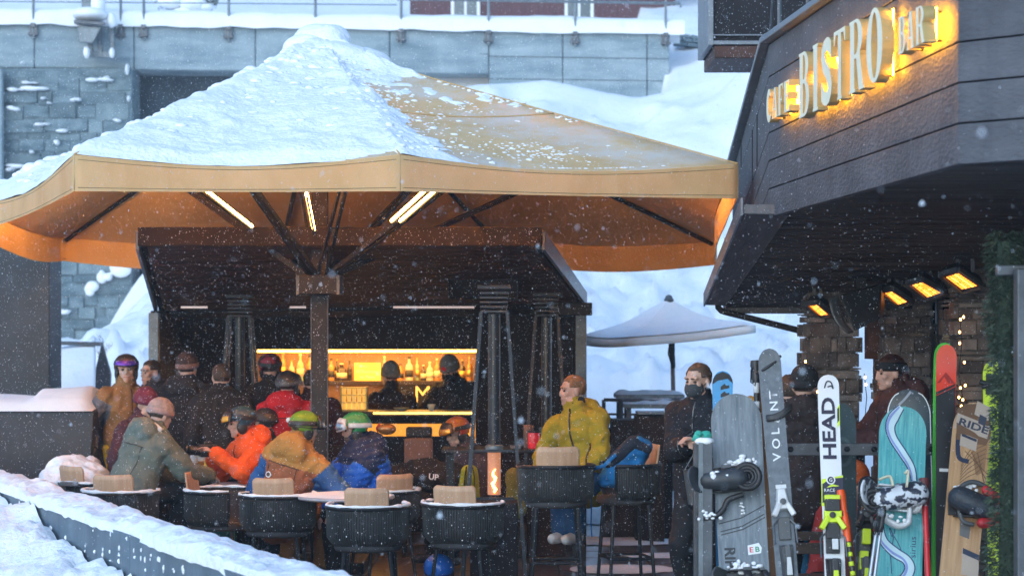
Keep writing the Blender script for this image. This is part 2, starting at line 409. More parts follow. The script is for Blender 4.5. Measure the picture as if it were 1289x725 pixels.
# house above the wall
maroon = mat('maroon_boards', (.10, .045, .05), .8, var=.3, scale=3, stretch=(6, 1, 1), bump=.2)
white_paint = mat('white_paint', (.72, .74, .75), .5, var=.05)
glass_dark = mat('window_glass', (.05, .065, .08), .08, var=.2, spec=.7)
T = thing('wooden_house', 'maroon boarded house with white framed windows standing above the concrete wall', 'house', (1, 54, 8.5))
Yh = 53.0
mb = MB(); mb.bx(xw(516, Yh), xw(850, Yh), Yh, Yh + 7, 8, 13.2); mb.build('wall', maroon, T)
mb = MB(); x0, x1 = xw(500, Yh) - .3, xw(860, Yh) + .3
mb.prism([(x0, Yh - .8, 13.1), (x1, Yh - .8, 13.1), (x1, Yh + 3.5, 15.6), (x0, Yh + 3.5, 15.6)], (0, 0, .25)); mb.prism([(x0, Yh + 7.8, 13.1), (x1, Yh + 7.8, 13.1), (x1, Yh + 3.51, 15.6), (x0, Yh + 3.51, 15.6)], (0, 0, .25)); mb.build('roof', brown_wood, T)
for x in (586, 729):
    X = xw(x, Yh)
    f = MB()
    for a, b, c, d in ((-.36, -.28, 9.1, 10.9), (.28, .36, 9.1, 10.9), (-.28, .28, 9.1, 9.19), (-.28, .28, 10.8, 10.9), (-.03, .03, 9.19, 10.8)): f.bx(X + a, X + b, Yh - .06, Yh + .02, c, d)
    w = f.build('window', white_paint, T, bev=.01)
    g = MB(); g.bx(X - .28, X + .28, Yh - .02, Yh - .003, 9.19, 10.8); g.build('pane', glass_dark, w)
mb = MB()
mb.hexa([P(838, 24, 46), P(905, 36, 46), P(905, 36, 48), P(838, 24, 48), P(838, 8, 46), P(858, 22, 46), P(858, 22, 48), P(838, 8, 48)])
for i in range(26):
    mb.box(P(862 + i * 3.3 + rnd.uniform(-1, 1), 50 + rnd.uniform(-3, 9) + i * .25, 44.2), (.14, .12, .12), rz=rnd.random())
mb = MB()
for r in range(3):
    for i in range(13):
        mb.box(P(850 + i * 4.2 + (r % 2) * 2, 45 + r * 5.2 + i * .55, 44.3), (.066 * rnd.uniform(.8, 1.15), .3, .075), rz=rnd.uniform(-.05, .05))
tag(mb.build('boulder_wall', stone_bg, bev=.015), 'low grey rubble stone wall half buried in snow right of the concrete wall', 'wall')
green_dk = mat('dark_green_foliage', (.025, .045, .035), .8, col2=(.06, .09, .07), scale=8)
def leaf_clump(mb, c, rad, n, size, mi=0):
    for i in range(n):
        q = V((rnd.gauss(0, 1), rnd.gauss(0, 1), rnd.gauss(0, 1))).normalized() * rnd.random() ** .4
        p = V(c) + V((q.x * rad[0], q.y * rad[1], q.z * rad[2]))
        a = V((rnd.uniform(-1, 1), rnd.uniform(-1, 1), rnd.uniform(-1, 1))).normalized() * size * rnd.uniform(.6, 1.3); b = a.orthogonal().normalized() * size * .35
        mb.add([p - a, p + b, p + a, p - b], [(0, 1, 2, 3)], mi)
mb = MB()
for x, y in ((880, 92), (897, 95), (912, 92), (928, 96), (942, 94)): leaf_clump(mb, P(x, y, 43.0), (.2, .2, .11), 160, .07)
tag(mb.build('juniper_shrub', green_dk), 'dark green creeping shrub poking out of the snow below the upper balcony', 'shrub')
mb = MB()
for x, y, r in ((212, 8, .3), (228, 13, .22), (243, 11, .25), (255, 15, .2), (262, 4, .25)): leaf_clump(mb, P(x, y, 47), (r, r, r * .7), 120, .06)
t2 = tag(mb.build('snowy_bush', green_dk), 'snow laden bush growing behind the railing on the upper slope', 'bush')
mb = MB()
for x, y, r in ((215, 3, .25), (243, 6, .26), (230, 17, .2), (258, 9, .16)): mb.ell(P(x, y, 46.7), (r * 1.2, r, r * .6))
tag(mb.build('bush_snow', snow, smooth='all'), kind='stuff', label='clumps of snow lying on the bush behind the railing', cat='snow')
# bare twigs on the slope at left
mb = MB()
def twig(p, d, l, r, k):
    q = p + d * l; mb.tube([p, (p + q) / 2 + V((rnd.uniform(-.03, .03), 0, 0)), q], [r, r * .8, r * .5], 5)
    if k:
        for i in range(3):
            e = (d + V((rnd.uniform(-.8, .8), rnd.uniform(-.4, .4), rnd.uniform(-.2, .5)))).normalized(); twig(p + d * l * rnd.uniform(.5, 1), e, l * .6, r * .6, k - 1)
for x, y in ((140, 455), (126, 466)): twig(P(x, y + 14, 30), V((rnd.uniform(-.2, .2), 0, 1)), .30, .006, 3)
tag(mb.build('bare_bush', mat('twig_bark', (.05, .04, .035), .9)), 'bare leafless bush sticking out of the snow slope beside the kiosk', 'bush')
# ================================================================ bistro building on the right
C1 = V((1.653, 13.8, 0)); C2 = V((1.977, 9.5, 0)); C3 = V((4.3, 7.2, 0)); C0 = V((1.85, 18.0, 0))
JZ = [2.75, 2.93, 3.11, 3.29, 3.65, 3.86]
def zs(Y): return 2.75 - max(0, Y - 13.8) * .12
B = thing('bistro_building', 'dark boarded mountain bistro with stone pillars and a slatted soffit', 'building', (3, 14, 0))
def board_face(a, b, za, zb, n, mi=0):
    """cladding boards along a wall face, with dark grooves"""
    mb = MB(); a, b = V(a), V(b); d = (b - a).normalized(); nn = V((d.y, -d.x, 0)) * n
    for i, (p, q) in enumerate(zip(JZ, JZ[1:])):
        lo, hi = p + (.004 if i else 0), q - .004
        A = [a + V((0, 0, lo + za)), b + V((0, 0, lo + zb))]; Bq = [a + V((0, 0, hi + za)), b + V((0, 0, hi + zb))]
        th = nn * .05
        mb.hexa([A[0], A[1], A[1] + th, A[0] + th, Bq[0], Bq[1], Bq[1] + th, Bq[0] + th])
    return mb
fm = board_face(C1, C2, 0, 0, -1); fm.build('sign_fascia', clad, B, bev=.003)
board_face(C2 + V((.0, 0, 0)), C3, 0, 0, -1).build('side_fascia', clad, B, bev=.003)
board_face(C0, C1, -.5, 0, -1).build('sloping_fascia', clad, B, bev=.003)
mb = MB()
for a, b, za, zb in ((C1, C2, 0, 0), (C2, C3, 0, 0), (C0, C1, -.5, 0)):
    d = (b - a).normalized(); nn = V((-d.y, d.x, 0))
    A, Bv = a + nn * .052, b + nn * .052
    mb.hexa([A + V((0, 0, 2.76 + za)), Bv + V((0, 0, 2.76 + zb)), Bv + nn * .1 + V((0, 0, 2.76 + zb)), A + nn * .1 + V((0, 0, 2.76 + za)),
             A + V((0, 0, 3.85 + za)), Bv + V((0, 0, 3.85 + zb)), Bv + nn * .1 + V((0, 0, 3.85 + zb)), A + nn * .1 + V((0, 0, 3.85 + za))])
mb.build('backing', black_metal, B)
# vertical board joints on the sloping face
mb = MB()
for t, i0 in ((.18, 0), (.36, 2), (.55, 1), (.74, 3), (.86, 0), (.3, 4), (.62, 3)):
    p = C0.lerp(C1, t); z0 = JZ[i0] - .5 * (1 - t); z1 = JZ[i0 + 1] - .5 * (1 - t)
    mb.box((p.x - .003, p.y, (z0 + z1) / 2), (.008, .012, z1 - z0))
mb.build('board_joint', black_metal, B)
mb = MB()
for a, b, za, zb in ((C1, C2, 0, 0), (C2, C3, 0, 0), (C0, C1, -.5, 0)):
    mb.beam(V(a) + V((.02, 0, 3.885 + za)), V(b) + V((.02, 0, 3.885 + zb)), .16, .04)
mb.build('parapet_cap', clad_edge, B, bev=.006)
mb = MB()                                                   # thin rail above the parapet
for t in (.02, .22, .42):
    p = C1.lerp(C2, t); mb.tube([p + V((.05, 0, 3.9)), p + V((.05, 0, 4.9))], .014, 6)
p, q = C1.lerp(C2, .0), C1.lerp(C2, 1.0); mb.tube([p + V((.05, 0, 4.88)), q + V((.05, 0, 4.88))], .018, 6)
p, q = C1.lerp(C2, .02), C1.lerp(C2, .2); mb.tube([p + V((.05, 0, 4.7)), p + V((.05, .5, 3.92))], .012, 6)
mb.build('parapet_rail', grey_metal, B, True)
# soffit
mb = MB(); Y = 7.4
def soff_x(Y):
    if Y > 13.8: return 1.737 + (Y - 13.8) * .0126
    if Y > 9.5: return 1.66 + (13.8 - Y) * .0753 + .04
    return 2.03 + (9.5 - Y) * 1.01
while Y < 18.2:
    z = zs(Y); x0 = soff_x(Y); w = .105
    mb.hexa([V((x0, Y, z)), V((7, Y, z)), V((7, Y + w, zs(Y + w))), V((x0, Y + w, zs(Y + w))), V((x0, Y, z + .03)), V((7, Y, z + .03)), V((7, Y + w, zs(Y + w) + .03)), V((x0, Y + w, zs(Y + w) + .03))])
    Y += .115
mb.build('soffit', soffit_m, B)
mb = MB(); mb.prism([(1.93, 18.2, 2.82), (1.80, 13.8, 2.82), (2.13, 9.62, 2.82), (4.45, 7.35, 2.82), (7, 7.35, 2.82), (7, 18.2, 2.82)], (0, 0, .5)); mb.build('roof_core', black_metal, B)
mb = MB(); mb.prism([(1.80, 17.9, 2.34), (7, 17.9, 2.34), (7, 18.19, 2.34), (1.80, 18.19, 2.34)], (0, 0, .47)); mb.build('soffit_closer', black_metal, B)
mb = MB()                                                   # broad pale board closing the soffit on the left
mb.hexa([V((1.467, 13.62, 2.76)), V((1.76, 13.62, 2.755)), V((1.80, 18.05, 2.235)), V((1.63, 18.05, 2.24)), V((1.467, 13.62, 2.82)), V((1.70, 13.62, 2.82)), V((1.80, 18.05, 2.30)), V((1.63, 18.05, 2.30))])
mb.build('edge_board', soffit_edge, B, bev=.006)
mb = MB(); mb.hexa([V((1.45, 13.6, 2.75)), V((1.464, 13.6, 2.75)), V((1.627, 18.08, 2.23)), V((1.613, 18.08, 2.23)), V((1.45, 13.6, 2.86)), V((1.464, 13.6, 2.86)), V((1.627, 18.08, 2.34)), V((1.613, 18.08, 2.34))]); mb.build('gutter_side', clad_edge, B)
mb = MB(); mb.bx(1.80, 2.6, 18.21, 18.27, 2.17, 2.30); mb.build('end_board', soffit_edge, B, bev=.005)
# drain pipe running from the gutter to the first pillar
mb = MB(); mb.tube([P(904, 380, 18.1), P(904, 387, 18.1), P(908, 391, 18.1), P(914, 393, 18.1), P(1022, 420, 18.0)], .028, 10); mb.build('drain_pipe', black_metal, B, True)
# upper balcony
mb = MB(); x0, x1, Yb = xw(898, 20), 5.5, 20
mb.bx(x0, x1, Yb, Yb + 1.1, zw(58, Yb), 7.5); mb.build('upper_balcony', kiosk_m, B)
mb = MB(); mb.bx(x0 - .03, x1, Yb - .03, Yb - .003, zw(57, Yb), zw(52, Yb)); mb.bx(x0 - .03, x1, Yb - .03, Yb - .003, zw(46, Yb), zw(44, Yb)); mb.bx(x0 - .05, x0 - .003, Yb - .04, Yb + 1.1, zw(58, Yb), 7.5); mb.build('balcony_trim', clad_edge, B, bev=.004)
mb = MB(); mb.bx(x0 + .01, x1, Yb - .02, Yb + 1.1, zw(74, Yb), zw(58.3, Yb)); mb.build('balcony_underside', brown_wood, B, bev=.01)
mb = MB(); mb.bx(xw(946, 21.5), xw(951, 21.5), 21.4, 21.7, 3.2, zw(74.2, 20)); mb.build('balcony_post', grey_metal, B)
# stone pillars
pillar_d = mat('dark_pillar_stone', (.04, .04, .045), .9, col2=(.10, .095, .10), scale=5, bump=.7, bscale=18); pillar_p = mat('pale_pillar_stone', (.11, .105, .105), .9, col2=(.22, .205, .20), scale=6, bump=.7, bscale=18)
def pillar(x0, x1, Y, dep, ztop, z0=0.0):
    a, b = xw(x0, Y), xw(x1, Y); mb = MB(); mb.bx(a + .04, b - .04, Y + .04, Y + dep - .04, z0, ztop)
    z = z0
    while z < ztop - .02:
        h = min(rnd.choice((.022, .03, .04, .05, .065, .09, .12)), ztop - z)
        for (p, q, fx) in ((a, b, 0), (Y, Y + dep, 1), (Y, Y + dep, 2)):
            t = p
            while t < q - .01:
                w = min(rnd.uniform(.05, .30) * (1.3 if h < .05 else .8), q - t)
                if q - t - w < .06: w = q - t
                o = rnd.uniform(0, .04); mi = rnd.choice((0, 0, 1, 2)); j0, j1 = rnd.uniform(0, .012), rnd.uniform(-.012, .006)
                if fx == 0: mb.bx(t + .003, t + w - .003, Y - o, Y + .06, z + j0, z + h - .004 + j1, mi)
                elif fx == 1: mb.bx(a - o, a + .06, t + .003, t + w - .003, z + j0, z + h - .004 + j1, mi)
                else: mb.bx(b - .06, b + o, t + .003, t + w - .003, z + j0, z + h - .004 + j1, mi)
                t += w
        z += h
    mb.build('stone_pillar', [pillar_m, pillar_d, pillar_p], B, bev=.008, seg=1)
pillar(1019, 1081, 17.3, .5, zs(17.3) + .02)
pillar(1114, 1170, 16.9, .5, zs(16.9) + .02)
pillar(1206, 1262, 16.0, .55, zs(16) + .02)
mb = MB(); mb.bx(xw(1096, 17), xw(1110, 17), 17.05, 17.3, zw(452, 17), zs(17)); mb.bx(xw(1107, 17), xw(1114, 17), 17.05, 17.3, 0, zw(452, 17)); mb.build('wall_panel', brown_wood, B)
mb = MB(); mb.bx(xw(1168, 17.9), 7, 17.9, 18.1, 0, 2.3); mb.bx(6.6, 6.9, 9, 18, 0, 2.75); mb.build('rear_wall', kiosk_m, B)
Yd = 17.4; f = MB()
for x in (1170, 1183, 1203): f.bx(xw(x, Yd) - .025, xw(x, Yd) + .025, Yd, Yd + .06, 0, zs(Yd))
f.bx(xw(1170, Yd) + .03, xw(1203, Yd) - .03, Yd + .01, Yd + .05, 2.02, 2.08)
w = f.build('glazed_door', grey_metal, B, bev=.004)
g = MB(); g.bx(xw(1170, Yd) + .03, xw(1203, Yd) - .03, Yd + .02, Yd + .035, .02, 2.0); g.build('pane', glass_dark, w)

# ---------------------------------------------------------------- back-lit sign
def arc(cx, cy, rx, ry, a0, a1, n=12): return [(cx + rx * cos(R(a0 + (a1 - a0) * i / n)), cy + ry * sin(R(a0 + (a1 - a0) * i / n))) for i in range(n + 1)]
def ribbon(pts, w):
    L = []; Rr = []
    for i, p in enumerate(pts):
        a = pts[max(i - 1, 0)]; b = pts[min(i + 1, len(pts) - 1)]; dx, dy = b[0] - a[0], b[1] - a[1]; l = math.hypot(dx, dy)
        L.append((p[0] - dy / l * w[i] * .5, p[1] + dx / l * w[i] * .5)); Rr.append((p[0] + dy / l * w[i] * .5, p[1] - dx / l * w[i] * .5))
    return L + Rr[::-1]
def glyph(ch):
    if ch == 'I': return [[(.0, 0), (1, 0), (1, .03), (.88, .06), (.88, .94), (1, .97), (1, 1), (0, 1), (0, .97), (.12, .94), (.12, .06), (0, .03)]]
    if ch == 'B': return [[(0, 0)] + arc(.5, .28, .5, .28, -90, 60) + arc(.48, .77, .44, .23, -50, 90) + [(0, 1), (0, .97), (.08, .95), (.08, .05), (0, .03)],
                          [(.40, .05)] + arc(.5, .28, .18, .23, -90, 90) + [(.40, .51)], [(.40, .57)] + arc(.47, .76, .16, .19, -90, 90) + [(.40, .95)]]
    if ch == 'R': return [[(0, 0), (.42, 0), (.42, .03), (.36, .05), (.36, .46), (.5, .46), (.68, .03), (.68, 0), (1.05, 0), (1.05, .03), (.98, .06), (.76, .48)] + arc(.48, .74, .46, .26, -50, 90) + [(0, 1), (0, .97), (.06, .95), (.06, .05), (0, .03)],
                          [(.36, .52)] + arc(.46, .74, .18, .22, -90, 90) + [(.36, .96)]]
    if ch == 'T': return [[(.3, 0), (.7, 0), (.7, .03), (.64, .05), (.64, .94), (.84, .94), (.95, .80), (1, .80), (1, 1), (0, 1), (0, .80), (.05, .80), (.16, .94), (.36, .94), (.36, .05), (.3, .03)]]
    if ch == 'O': return [arc(.5, .5, .5, .5, 0, 348, 30), arc(.5, .5, .20, .44, 0, 348, 30)]
    if ch == 'E': return [[(0, 0), (1, 0), (1, .2), (.93, .2), (.8, .06), (.44, .06), (.44, .48), (.66, .48), (.7, .40), (.75, .40), (.75, .62), (.7, .62), (.66, .54), (.44, .54), (.44, .94), (.78, .94), (.9, .8), (.96, .8), (.96, 1), (0, 1)]]
    if ch == 'F': return [[(0, 0), (.5, 0), (.5, .03), (.44, .05), (.44, .46), (.66, .46), (.7, .38), (.75, .38), (.75, .60), (.7, .60), (.66, .52), (.44, .52), (.44, .94), (.78, .94), (.9, .8), (.96, .8), (.96, 1), (0, 1)]]
    if ch == 'A': return [[(0, 0), (.28, 0), (.28, .03), (.2, .05), (.27, .27), (.58, .27), (.62, .05), (.56, .03), (.56, 0), (1, 0), (1, .03), (.95, .06), (.66, 1), (.38, 1), (.07, .06), (0, .03)], [(.29, .33), (.56, .33), (.44, .82)]]
    if ch == 'C':
        p = arc(.55, .5, .42, .44, 48, 312, 24); w = [.12 + .26 * max(0, math.sin(pi * i / 24)) ** 1.2 for i in range(25)]
        return [ribbon(p, w)]
    if ch == 'S':
        p = arc(.5, .74, .34, .20, 20, 225, 14) + arc(.5, .27, .36, .21, 62, -160, 16)
        k = len(p); w = [.10 + .28 * max(0, math.sin(pi * i / (k - 1))) ** 1.3 for i in range(k)]
        return [ribbon(p, w)]
letter_m = mat('cream_letter_enamel', (.86, .78, .56), .4, var=.05); side_m = mat('glow_gold_return', (.42, .31, .12), .45, var=.1)  # back-light gold is put into the return colour and warms the fronts
glow_m = mat('sign_led', (.8, .6, .2), .5, emit=(1.0, .42, .014), estr=62.0)
SG = thing('bistro_sign', 'sign of raised cream letters with yellow back lighting on the dark fascia', 'sign', tuple(C1.lerp(C2, .5) + V((0, 0, 3.4))))
U = (C2 - C1).normalized(); NN = V((U.y, -U.x, 0))
if NN.x > 0: NN = -NN
def t_of(x, d):
    q = (x - PX) / F; b = C1 + NN * d; return (q * b.y - b.x) / (U.x - q * U.y)
D0, D1 = .05, .11
def letters(spec, z0, z1):
    for ch, xa, xb in spec:
        ta, tb = t_of(xa, D1), t_of(xb, D1); tb -= (tb - ta) * .08; w, h = tb - ta, z1 - z0
        pl = [[(x * w, y * h) for x, y in p] for p in glyph(ch)]
        if ch == 'S':                                           # the round letter comes from the lettering outline
            tv, tf_ = text_mesh('S', .03); xs_ = [v[0] for v in tv]; ys_ = [v[1] for v in tv]
            fl = [((v[0] - min(xs_)) / (max(xs_) - min(xs_)) * w, (v[1] - min(ys_)) / (max(ys_) - min(ys_)) * h) for v in tv]
            ed = {}
            for f_ in tf_:
                for a_, b_ in zip(f_, f_[1:] + f_[:1]): ed[(a_, b_)] = ed.get((a_, b_), 0) + 1
            rim_ = [(a_, b_) for a_, b_ in ed if (b_, a_) not in ed]; n_ = len(fl); hd = (D1 - D0) / 2
            vs = [V((x, y, -hd)) for x, y in fl] + [V((x, y, hd)) for x, y in fl]; fs = [tuple(f_[::-1]) for f_ in tf_] + [tuple(i + n_ for i in f_) for f_ in tf_] + [(a_, b_, b_ + n_, a_ + n_) for a_, b_ in rim_]
        else: vs, fs = fill_curve(pl, (D1 - D0) / 2)
        mb = MB(); mb.add([C1 + U * (ta + v.x) + V((0, 0, z0 + v.y)) + NN * ((D0 + D1) / 2 + v.z) for v in vs], fs)
        for q_, f_ in enumerate(mb.f):
            mb.m[q_] = 0 if min((mb.v[i_] - C1).dot(NN) for i_ in f_) > D1 - .004 else 1
        o = mb.build('letter', [letter_m, side_m], SG)
        mb = MB()
        for fx in {'I': (.5,), 'B': (.2, .78), 'T': (.5,), 'R': (.2, .72), 'O': (.16, .84), 'S': (.36, .64), 'C': (.2,), 'A': (.3, .68), 'F': (.22,), 'E': (.22, .6)}[ch]:
            c_ = C1 + U * (ta + fx * w) + NN * (D0 - .007)
            mb.beam(c_ + V((0, 0, z0 + h * .06)), c_ + V((0, 0, z0 + h * .94)), .004, .018, up=U)
        mb.build('backlight', glow_m, o)
        mb = MB()
        for a, b in ((.25, .12), (.25, .88)): mb.tube([C1 + U * (ta + a * w) + V((0, 0, z0 + b * h)) - NN * .0, C1 + U * (ta + a * w) + V((0, 0, z0 + b * h)) + NN * D0], .006, 6)
        mb.build('standoff_pin', black_metal, o)
letters((('C', 965, 971.5), ('A', 971.5, 979), ('F', 980, 986), ('E', 987, 994)), 3.312, 3.497)
letters((('B', 1005.5, 1019.5), ('I', 1023, 1030), ('S', 1033.5, 1048), ('T', 1049.5, 1065), ('R', 1069, 1088), ('O', 1090.5, 1112.5)), 3.236, 3.605)
letters((('B', 1131, 1140), ('A', 1141, 1151), ('R', 1152.5, 1164)), 3.312, 3.485)

# ---------------------------------------------------------------- infrared heaters
heat_m = mat('heating_coil', (.9, .5, .15), .5, emit=(1.0, .20, .015), estr=2.4)
heat2_m = mat('hot_coil', (.9, .5, .15), .5, emit=(1.0, .36, .04), estr=4.2)
def ir_heater(label, pan, Y, dy, rods):
    c = sum((P(x, y, Y) for x, y in pan), V()) / 4
    T = thing('infrared_heater', label, 'heater', c, 'glowing infrared heaters under the soffit')
    q = [P(x, y, Y + d) for (x, y), d in zip(pan, dy)]          # panel corners: near-left, near-right, far-right, far-left
    n = (q[1] - q[0]).cross(q[3] - q[0]).normalized()
    if n.y > 0: n = -n
    ce = sum(q, V()) / 4
    ho = [ce + (p - ce) * 1.35 - n * .004 for p in q]; hb = [ce + (p - ce) * 1.1 - n * .09 for p in q]
    mb = MB(); mb.add(hb + [ce + (p - ce) * 1.35 - n * .03 for p in q], [(3, 2, 1, 0), (4, 5, 6, 7), (0, 1, 5, 4), (1, 2, 6, 5), (2, 3, 7, 6), (3, 0, 4, 7)]); mb.build('housing', black_metal, T)
    mb = MB()
    for i in range(4):
        a, b = ho[i], ho[(i + 1) % 4]; mb.beam(a - n * .012, b - n * .012, .03, .034, up=n)
    mb.build('frame', grey_metal, T)
    mb = MB(); G = MB()
    for u in range(8):
        for v in range(5):
            def at(a, b): return q[0].lerp(q[1], a).lerp(q[3].lerp(q[2], a), b)
            u0, u1, v0, v1 = (u + .1) / 8, (u + .9) / 8, (v + .12) / 5, (v + .88) / 5
            mb.add([at(u0, v0) - n * .01, at(u1, v0) - n * .01, at(u1, v1) - n * .01, at(u0, v1) - n * .01], [(0, 1, 2, 3)], 1 if (v in (1, 3) and rnd.random() < .75) else 0)
    mb.build('heating_panel', [heat_m, heat2_m], T)
    mb = MB(); mb.add([p - n * .013 for p in q], [(0, 1, 2, 3)]); mb.build('reflector', black_metal, T)
    mb = MB()
    for x, y in rods:
        t = P(x, y, Y); zt = zs(Y) - .002; b0 = ce + (V((t.x, ce.y, ce.z)) - ce) * 1 - n * .06
        mb.beam(V((t.x, Y + .05, zt)), V((t.x, Y + .05, b0.z + .02)), .025, .018)
    mb.build('bracket', grey_metal, T)
DY = (0, .22, .12, -.10)
ir_heater('smallest glowing heater, hanging alone beside the leftmost stone pillar', [(1018.5, 386.5), (1032, 398.5), (1044, 397.5), (1030, 385.5)], 17.0, DY, ((1026, 370), (1034, 370)))
ir_heater('glowing heater just right of the black loudspeaker under the soffit', [(1113.5, 370.5), (1130, 385), (1143, 381), (1124, 368.5)], 16.5, DY, ((1121, 350), (1130, 350)))
ir_heater('glowing heater in the middle of the row of three above the woman', [(1147.5, 360.5), (1167, 376), (1185, 370), (1161.5, 357)], 16.1, DY, ((1160, 340), (1172, 340)))
ir_heater('largest glowing heater, hanging above the red ski and stone pillar', [(1190, 350.5), (1210.5, 366), (1231, 361.5), (1207, 345.5)], 15.5, DY, ((1207, 325), (1226, 325)))
# loudspeaker
T = thing('loudspeaker', 'black wedge loudspeaker hanging below the soffit beside the heaters', 'loudspeaker', P(1078, 385, 16.4))
Yl = 16.2
mb = MB(); mb.hexa([P(1056, 372, Yl + .05), P(1110, 356, Yl + .1), P(1116, 357, Yl + .5), P(1060, 369, Yl + .5), P(1075, 417, Yl - .02), P(1108, 401, Yl), P(1113, 398, Yl + .35), P(1080, 413, Yl + .35)]); mb.build('cabinet', black_metal, T, bev=.015)
mb = MB()
def gfn(u, v):
    a = P(1043, 376, Yl).lerp(P(1055, 372, Yl + .03), u); b = P(1068, 420, Yl - .06).lerp(P(1075, 418, Yl - .03), u)
    m = a.lerp(b, v); m += V((-.03, -.02, -.03)) * sin(pi * v); return m
mb.grid(gfn, 3, 8); mb.build('grille', grey_metal, T, smooth='all', solid=.01)
mb = MB(); mb.beam(P(1083, 350, Yl + .3), P(1083, 364, Yl + .3), .08, .05); mb.beam(P(1083, 364, Yl + .3), P(1083, 376, Yl + .3), .05, .04); mb.build('mount', black_metal, T)

# ---------------------------------------------------------------- pine garland on its post
T = thing('pine_garland', 'thick dark green pine garland hanging down beside the grey post at the terrace entrance', 'garland', (xw(1267, 10.5), 10.5, 0))
needle_a = mat('pine_needle', (.012, .028, .016), .8, col2=(.035, .06, .035), scale=9); needle_b = mat('pale_pine_needle', (.05, .075, .05), .8, col2=(.09, .115, .075), scale=9)
gx = xw(1268, 10.5); mb = MB()
for i in range(11000):
    z = rnd.random() * 2.5; a = rnd.random() * 2 * pi; r = .088 * rnd.random() ** .4 * (1 + .35 * noise.noise(V((cos(a), sin(a), z * 6))))
    p = V((gx + r * cos(a) + .012 * sin(z * 5), 10.5 + r * sin(a), z))
    d = V((cos(a) + rnd.uniform(-.8, .8), sin(a) + rnd.uniform(-.8, .8), rnd.uniform(-1.2, .5))).normalized(); e = d.orthogonal().normalized() * .0045; l = rnd.uniform(.02, .045)
    mb.add([p - e, p + e, p + d * l], [(0, 1, 2)], 1 if rnd.random() < .22 + .25 * noise.noise(V((a, z * 7, 2))) else 0)
mb.build('needles', [needle_a, needle_b], T, fix=False)
mb = MB(); mb.tube([(gx, 10.5, 0), (gx + .01, 10.5, 1.2), (gx, 10.5, 2.45)], .05, 8); mb.build('stem', needle_a, T)
T = thing('entrance_post', 'plain grey steel post at the edge of the terrace behind the pine garland', 'post', (xw(1290, 10.4), 10.4, 0))
mb = MB(); mb.bx(xw(1281, 10.2), xw(1300, 10.2), 10.2, 10.29, 0, zw(338, 10.2)); mb.build('upright', grey_metal, T, bev=.006)
mb = MB(); mb.bx(xw(1262, 10.2), xw(1320, 10.2), 10.31, 10.36, 2.28, 2.33); mb.build('cross_bar', grey_metal, T, bev=.006)

# ---------------------------------------------------------------- string lights
bulb_m = mat('warm_bulb', (1, .7, .3), .5, emit=(1.0, .46, .12), estr=9.0)
def string(label, pts, bulbs, Y):
    T = thing('string_lights', label, 'string lights', P(*pts[0], Y))
    mb = MB(); mb.tube([P(x, y, Y + (i % 2) * .02) for i, (x, y) in enumerate(pts)], .0035, 5); mb.build('cable', black_metal, T)
    for x, y in bulbs:
        mb = MB(); mb.ell(P(x, y, Y - .01), (.008, .008, .011), nu=8, nv=6); mb.build('bulb', bulb_m, T, smooth='all')
string('string of warm bulbs draped beside the leftmost stone pillar', [(1012, 452), (1018, 470), (1022, 500), (1030, 520), (1024, 535)], [(1019, 478), (1028, 474), (1021, 488), (1029, 493), (1024, 505), (1030, 513), (1018, 462), (1026, 520), (1014, 455)], 16.6)
string('string of warm bulbs hanging in the gap between two stone pillars', [(1088, 470), (1091, 500), (1086, 560), (1088, 610)], [(1089, 475), (1090, 484), (1088, 571), (1083, 587), (1088, 586), (1085, 604), (1090, 605)], 16.9)
string('string of warm bulbs running down the corner of the rightmost stone pillar', [(1208, 396), (1211, 430), (1207, 470), (1212, 500), (1208, 520)], [(1209, 402), (1213, 399), (1208, 432), (1214, 456), (1209, 488), (1215, 485), (1207, 500), (1212, 503), (1210, 511), (1208, 418)], 15.9)
mb = MB()
for x in (1077, 1083, 1091): mb.ell(P(x, 541, 15), (.02, .02, .008), nu=8, nv=5)
T = thing('candle_tray', 'row of small lit candles on the tray behind the ski rail', 'candles', P(1084, 545, 15)); mb.build('flame', bulb_m, T)
mb = MB(); mb.bx(xw(1068, 15), xw(1100, 15), 14.9, 15.1, zw(547, 15), zw(543.5, 15)); mb.build('tray', grey_metal, T, bev=.004)
mb = MB(); mb.bx(xw(1060, 15), xw(1104, 15), 14.8, 15.35, zw(551, 15), zw(547.3, 15)); mb.bx(xw(1085, 15) - .03, xw(1085, 15) + .03, 15.05, 15.11, 0, zw(551.1, 15)); tag(mb.build('bar_ledge', black_metal, bev=.004), 'narrow black standing ledge behind the ski rail', 'table')

# ================================================================ kiosk bar at the back
K = thing('kiosk_bar', 'dark open fronted bar kiosk with a lit back bar under a sloping roof', 'kiosk', (-1.3, 20.5, 0))
A0, A1 = P(185, 310, 18), P(672, 310, 18); B0, B1 = P(207, 392, 21), P(727, 381, 21)
mb = MB()                                                   # sloping brown ceiling boards
n = 24
for i in range(n):
    t0, t1 = i / n, (i + .965) / n
    q = [A0.lerp(B0, t0), A1.lerp(B1, t0), A1.lerp(B1, t1), A0.lerp(B0, t1)]
    mb.hexa(q + [p + V((0, 0, .03)) for p in q])
mb.build('ceiling', brown_wood, K)
up = V((0, 0, .05))
mb = MB(); e = V((.06, 0, 0))
q = [A0 - e, A1 + e, B1 + e, B0 - e, ]; mb.hexa([p + up * .7 for p in q] + [p + up * 2.2 for p in q])
mb.hexa([V((B0.x - .06, 21, 2.2)), V((B1.x + .06, 21, 2.25)), V((.7, 24.6, 2.1)), V((-3.45, 24.6, 2.1)), V((B0.x - .06, 21, 2.36)), V((B1.x + .06, 21, 2.36)), V((.7, 24.6, 2.25)), V((-3.45, 24.6, 2.25))])
mb.build('roof', kiosk_m, K)
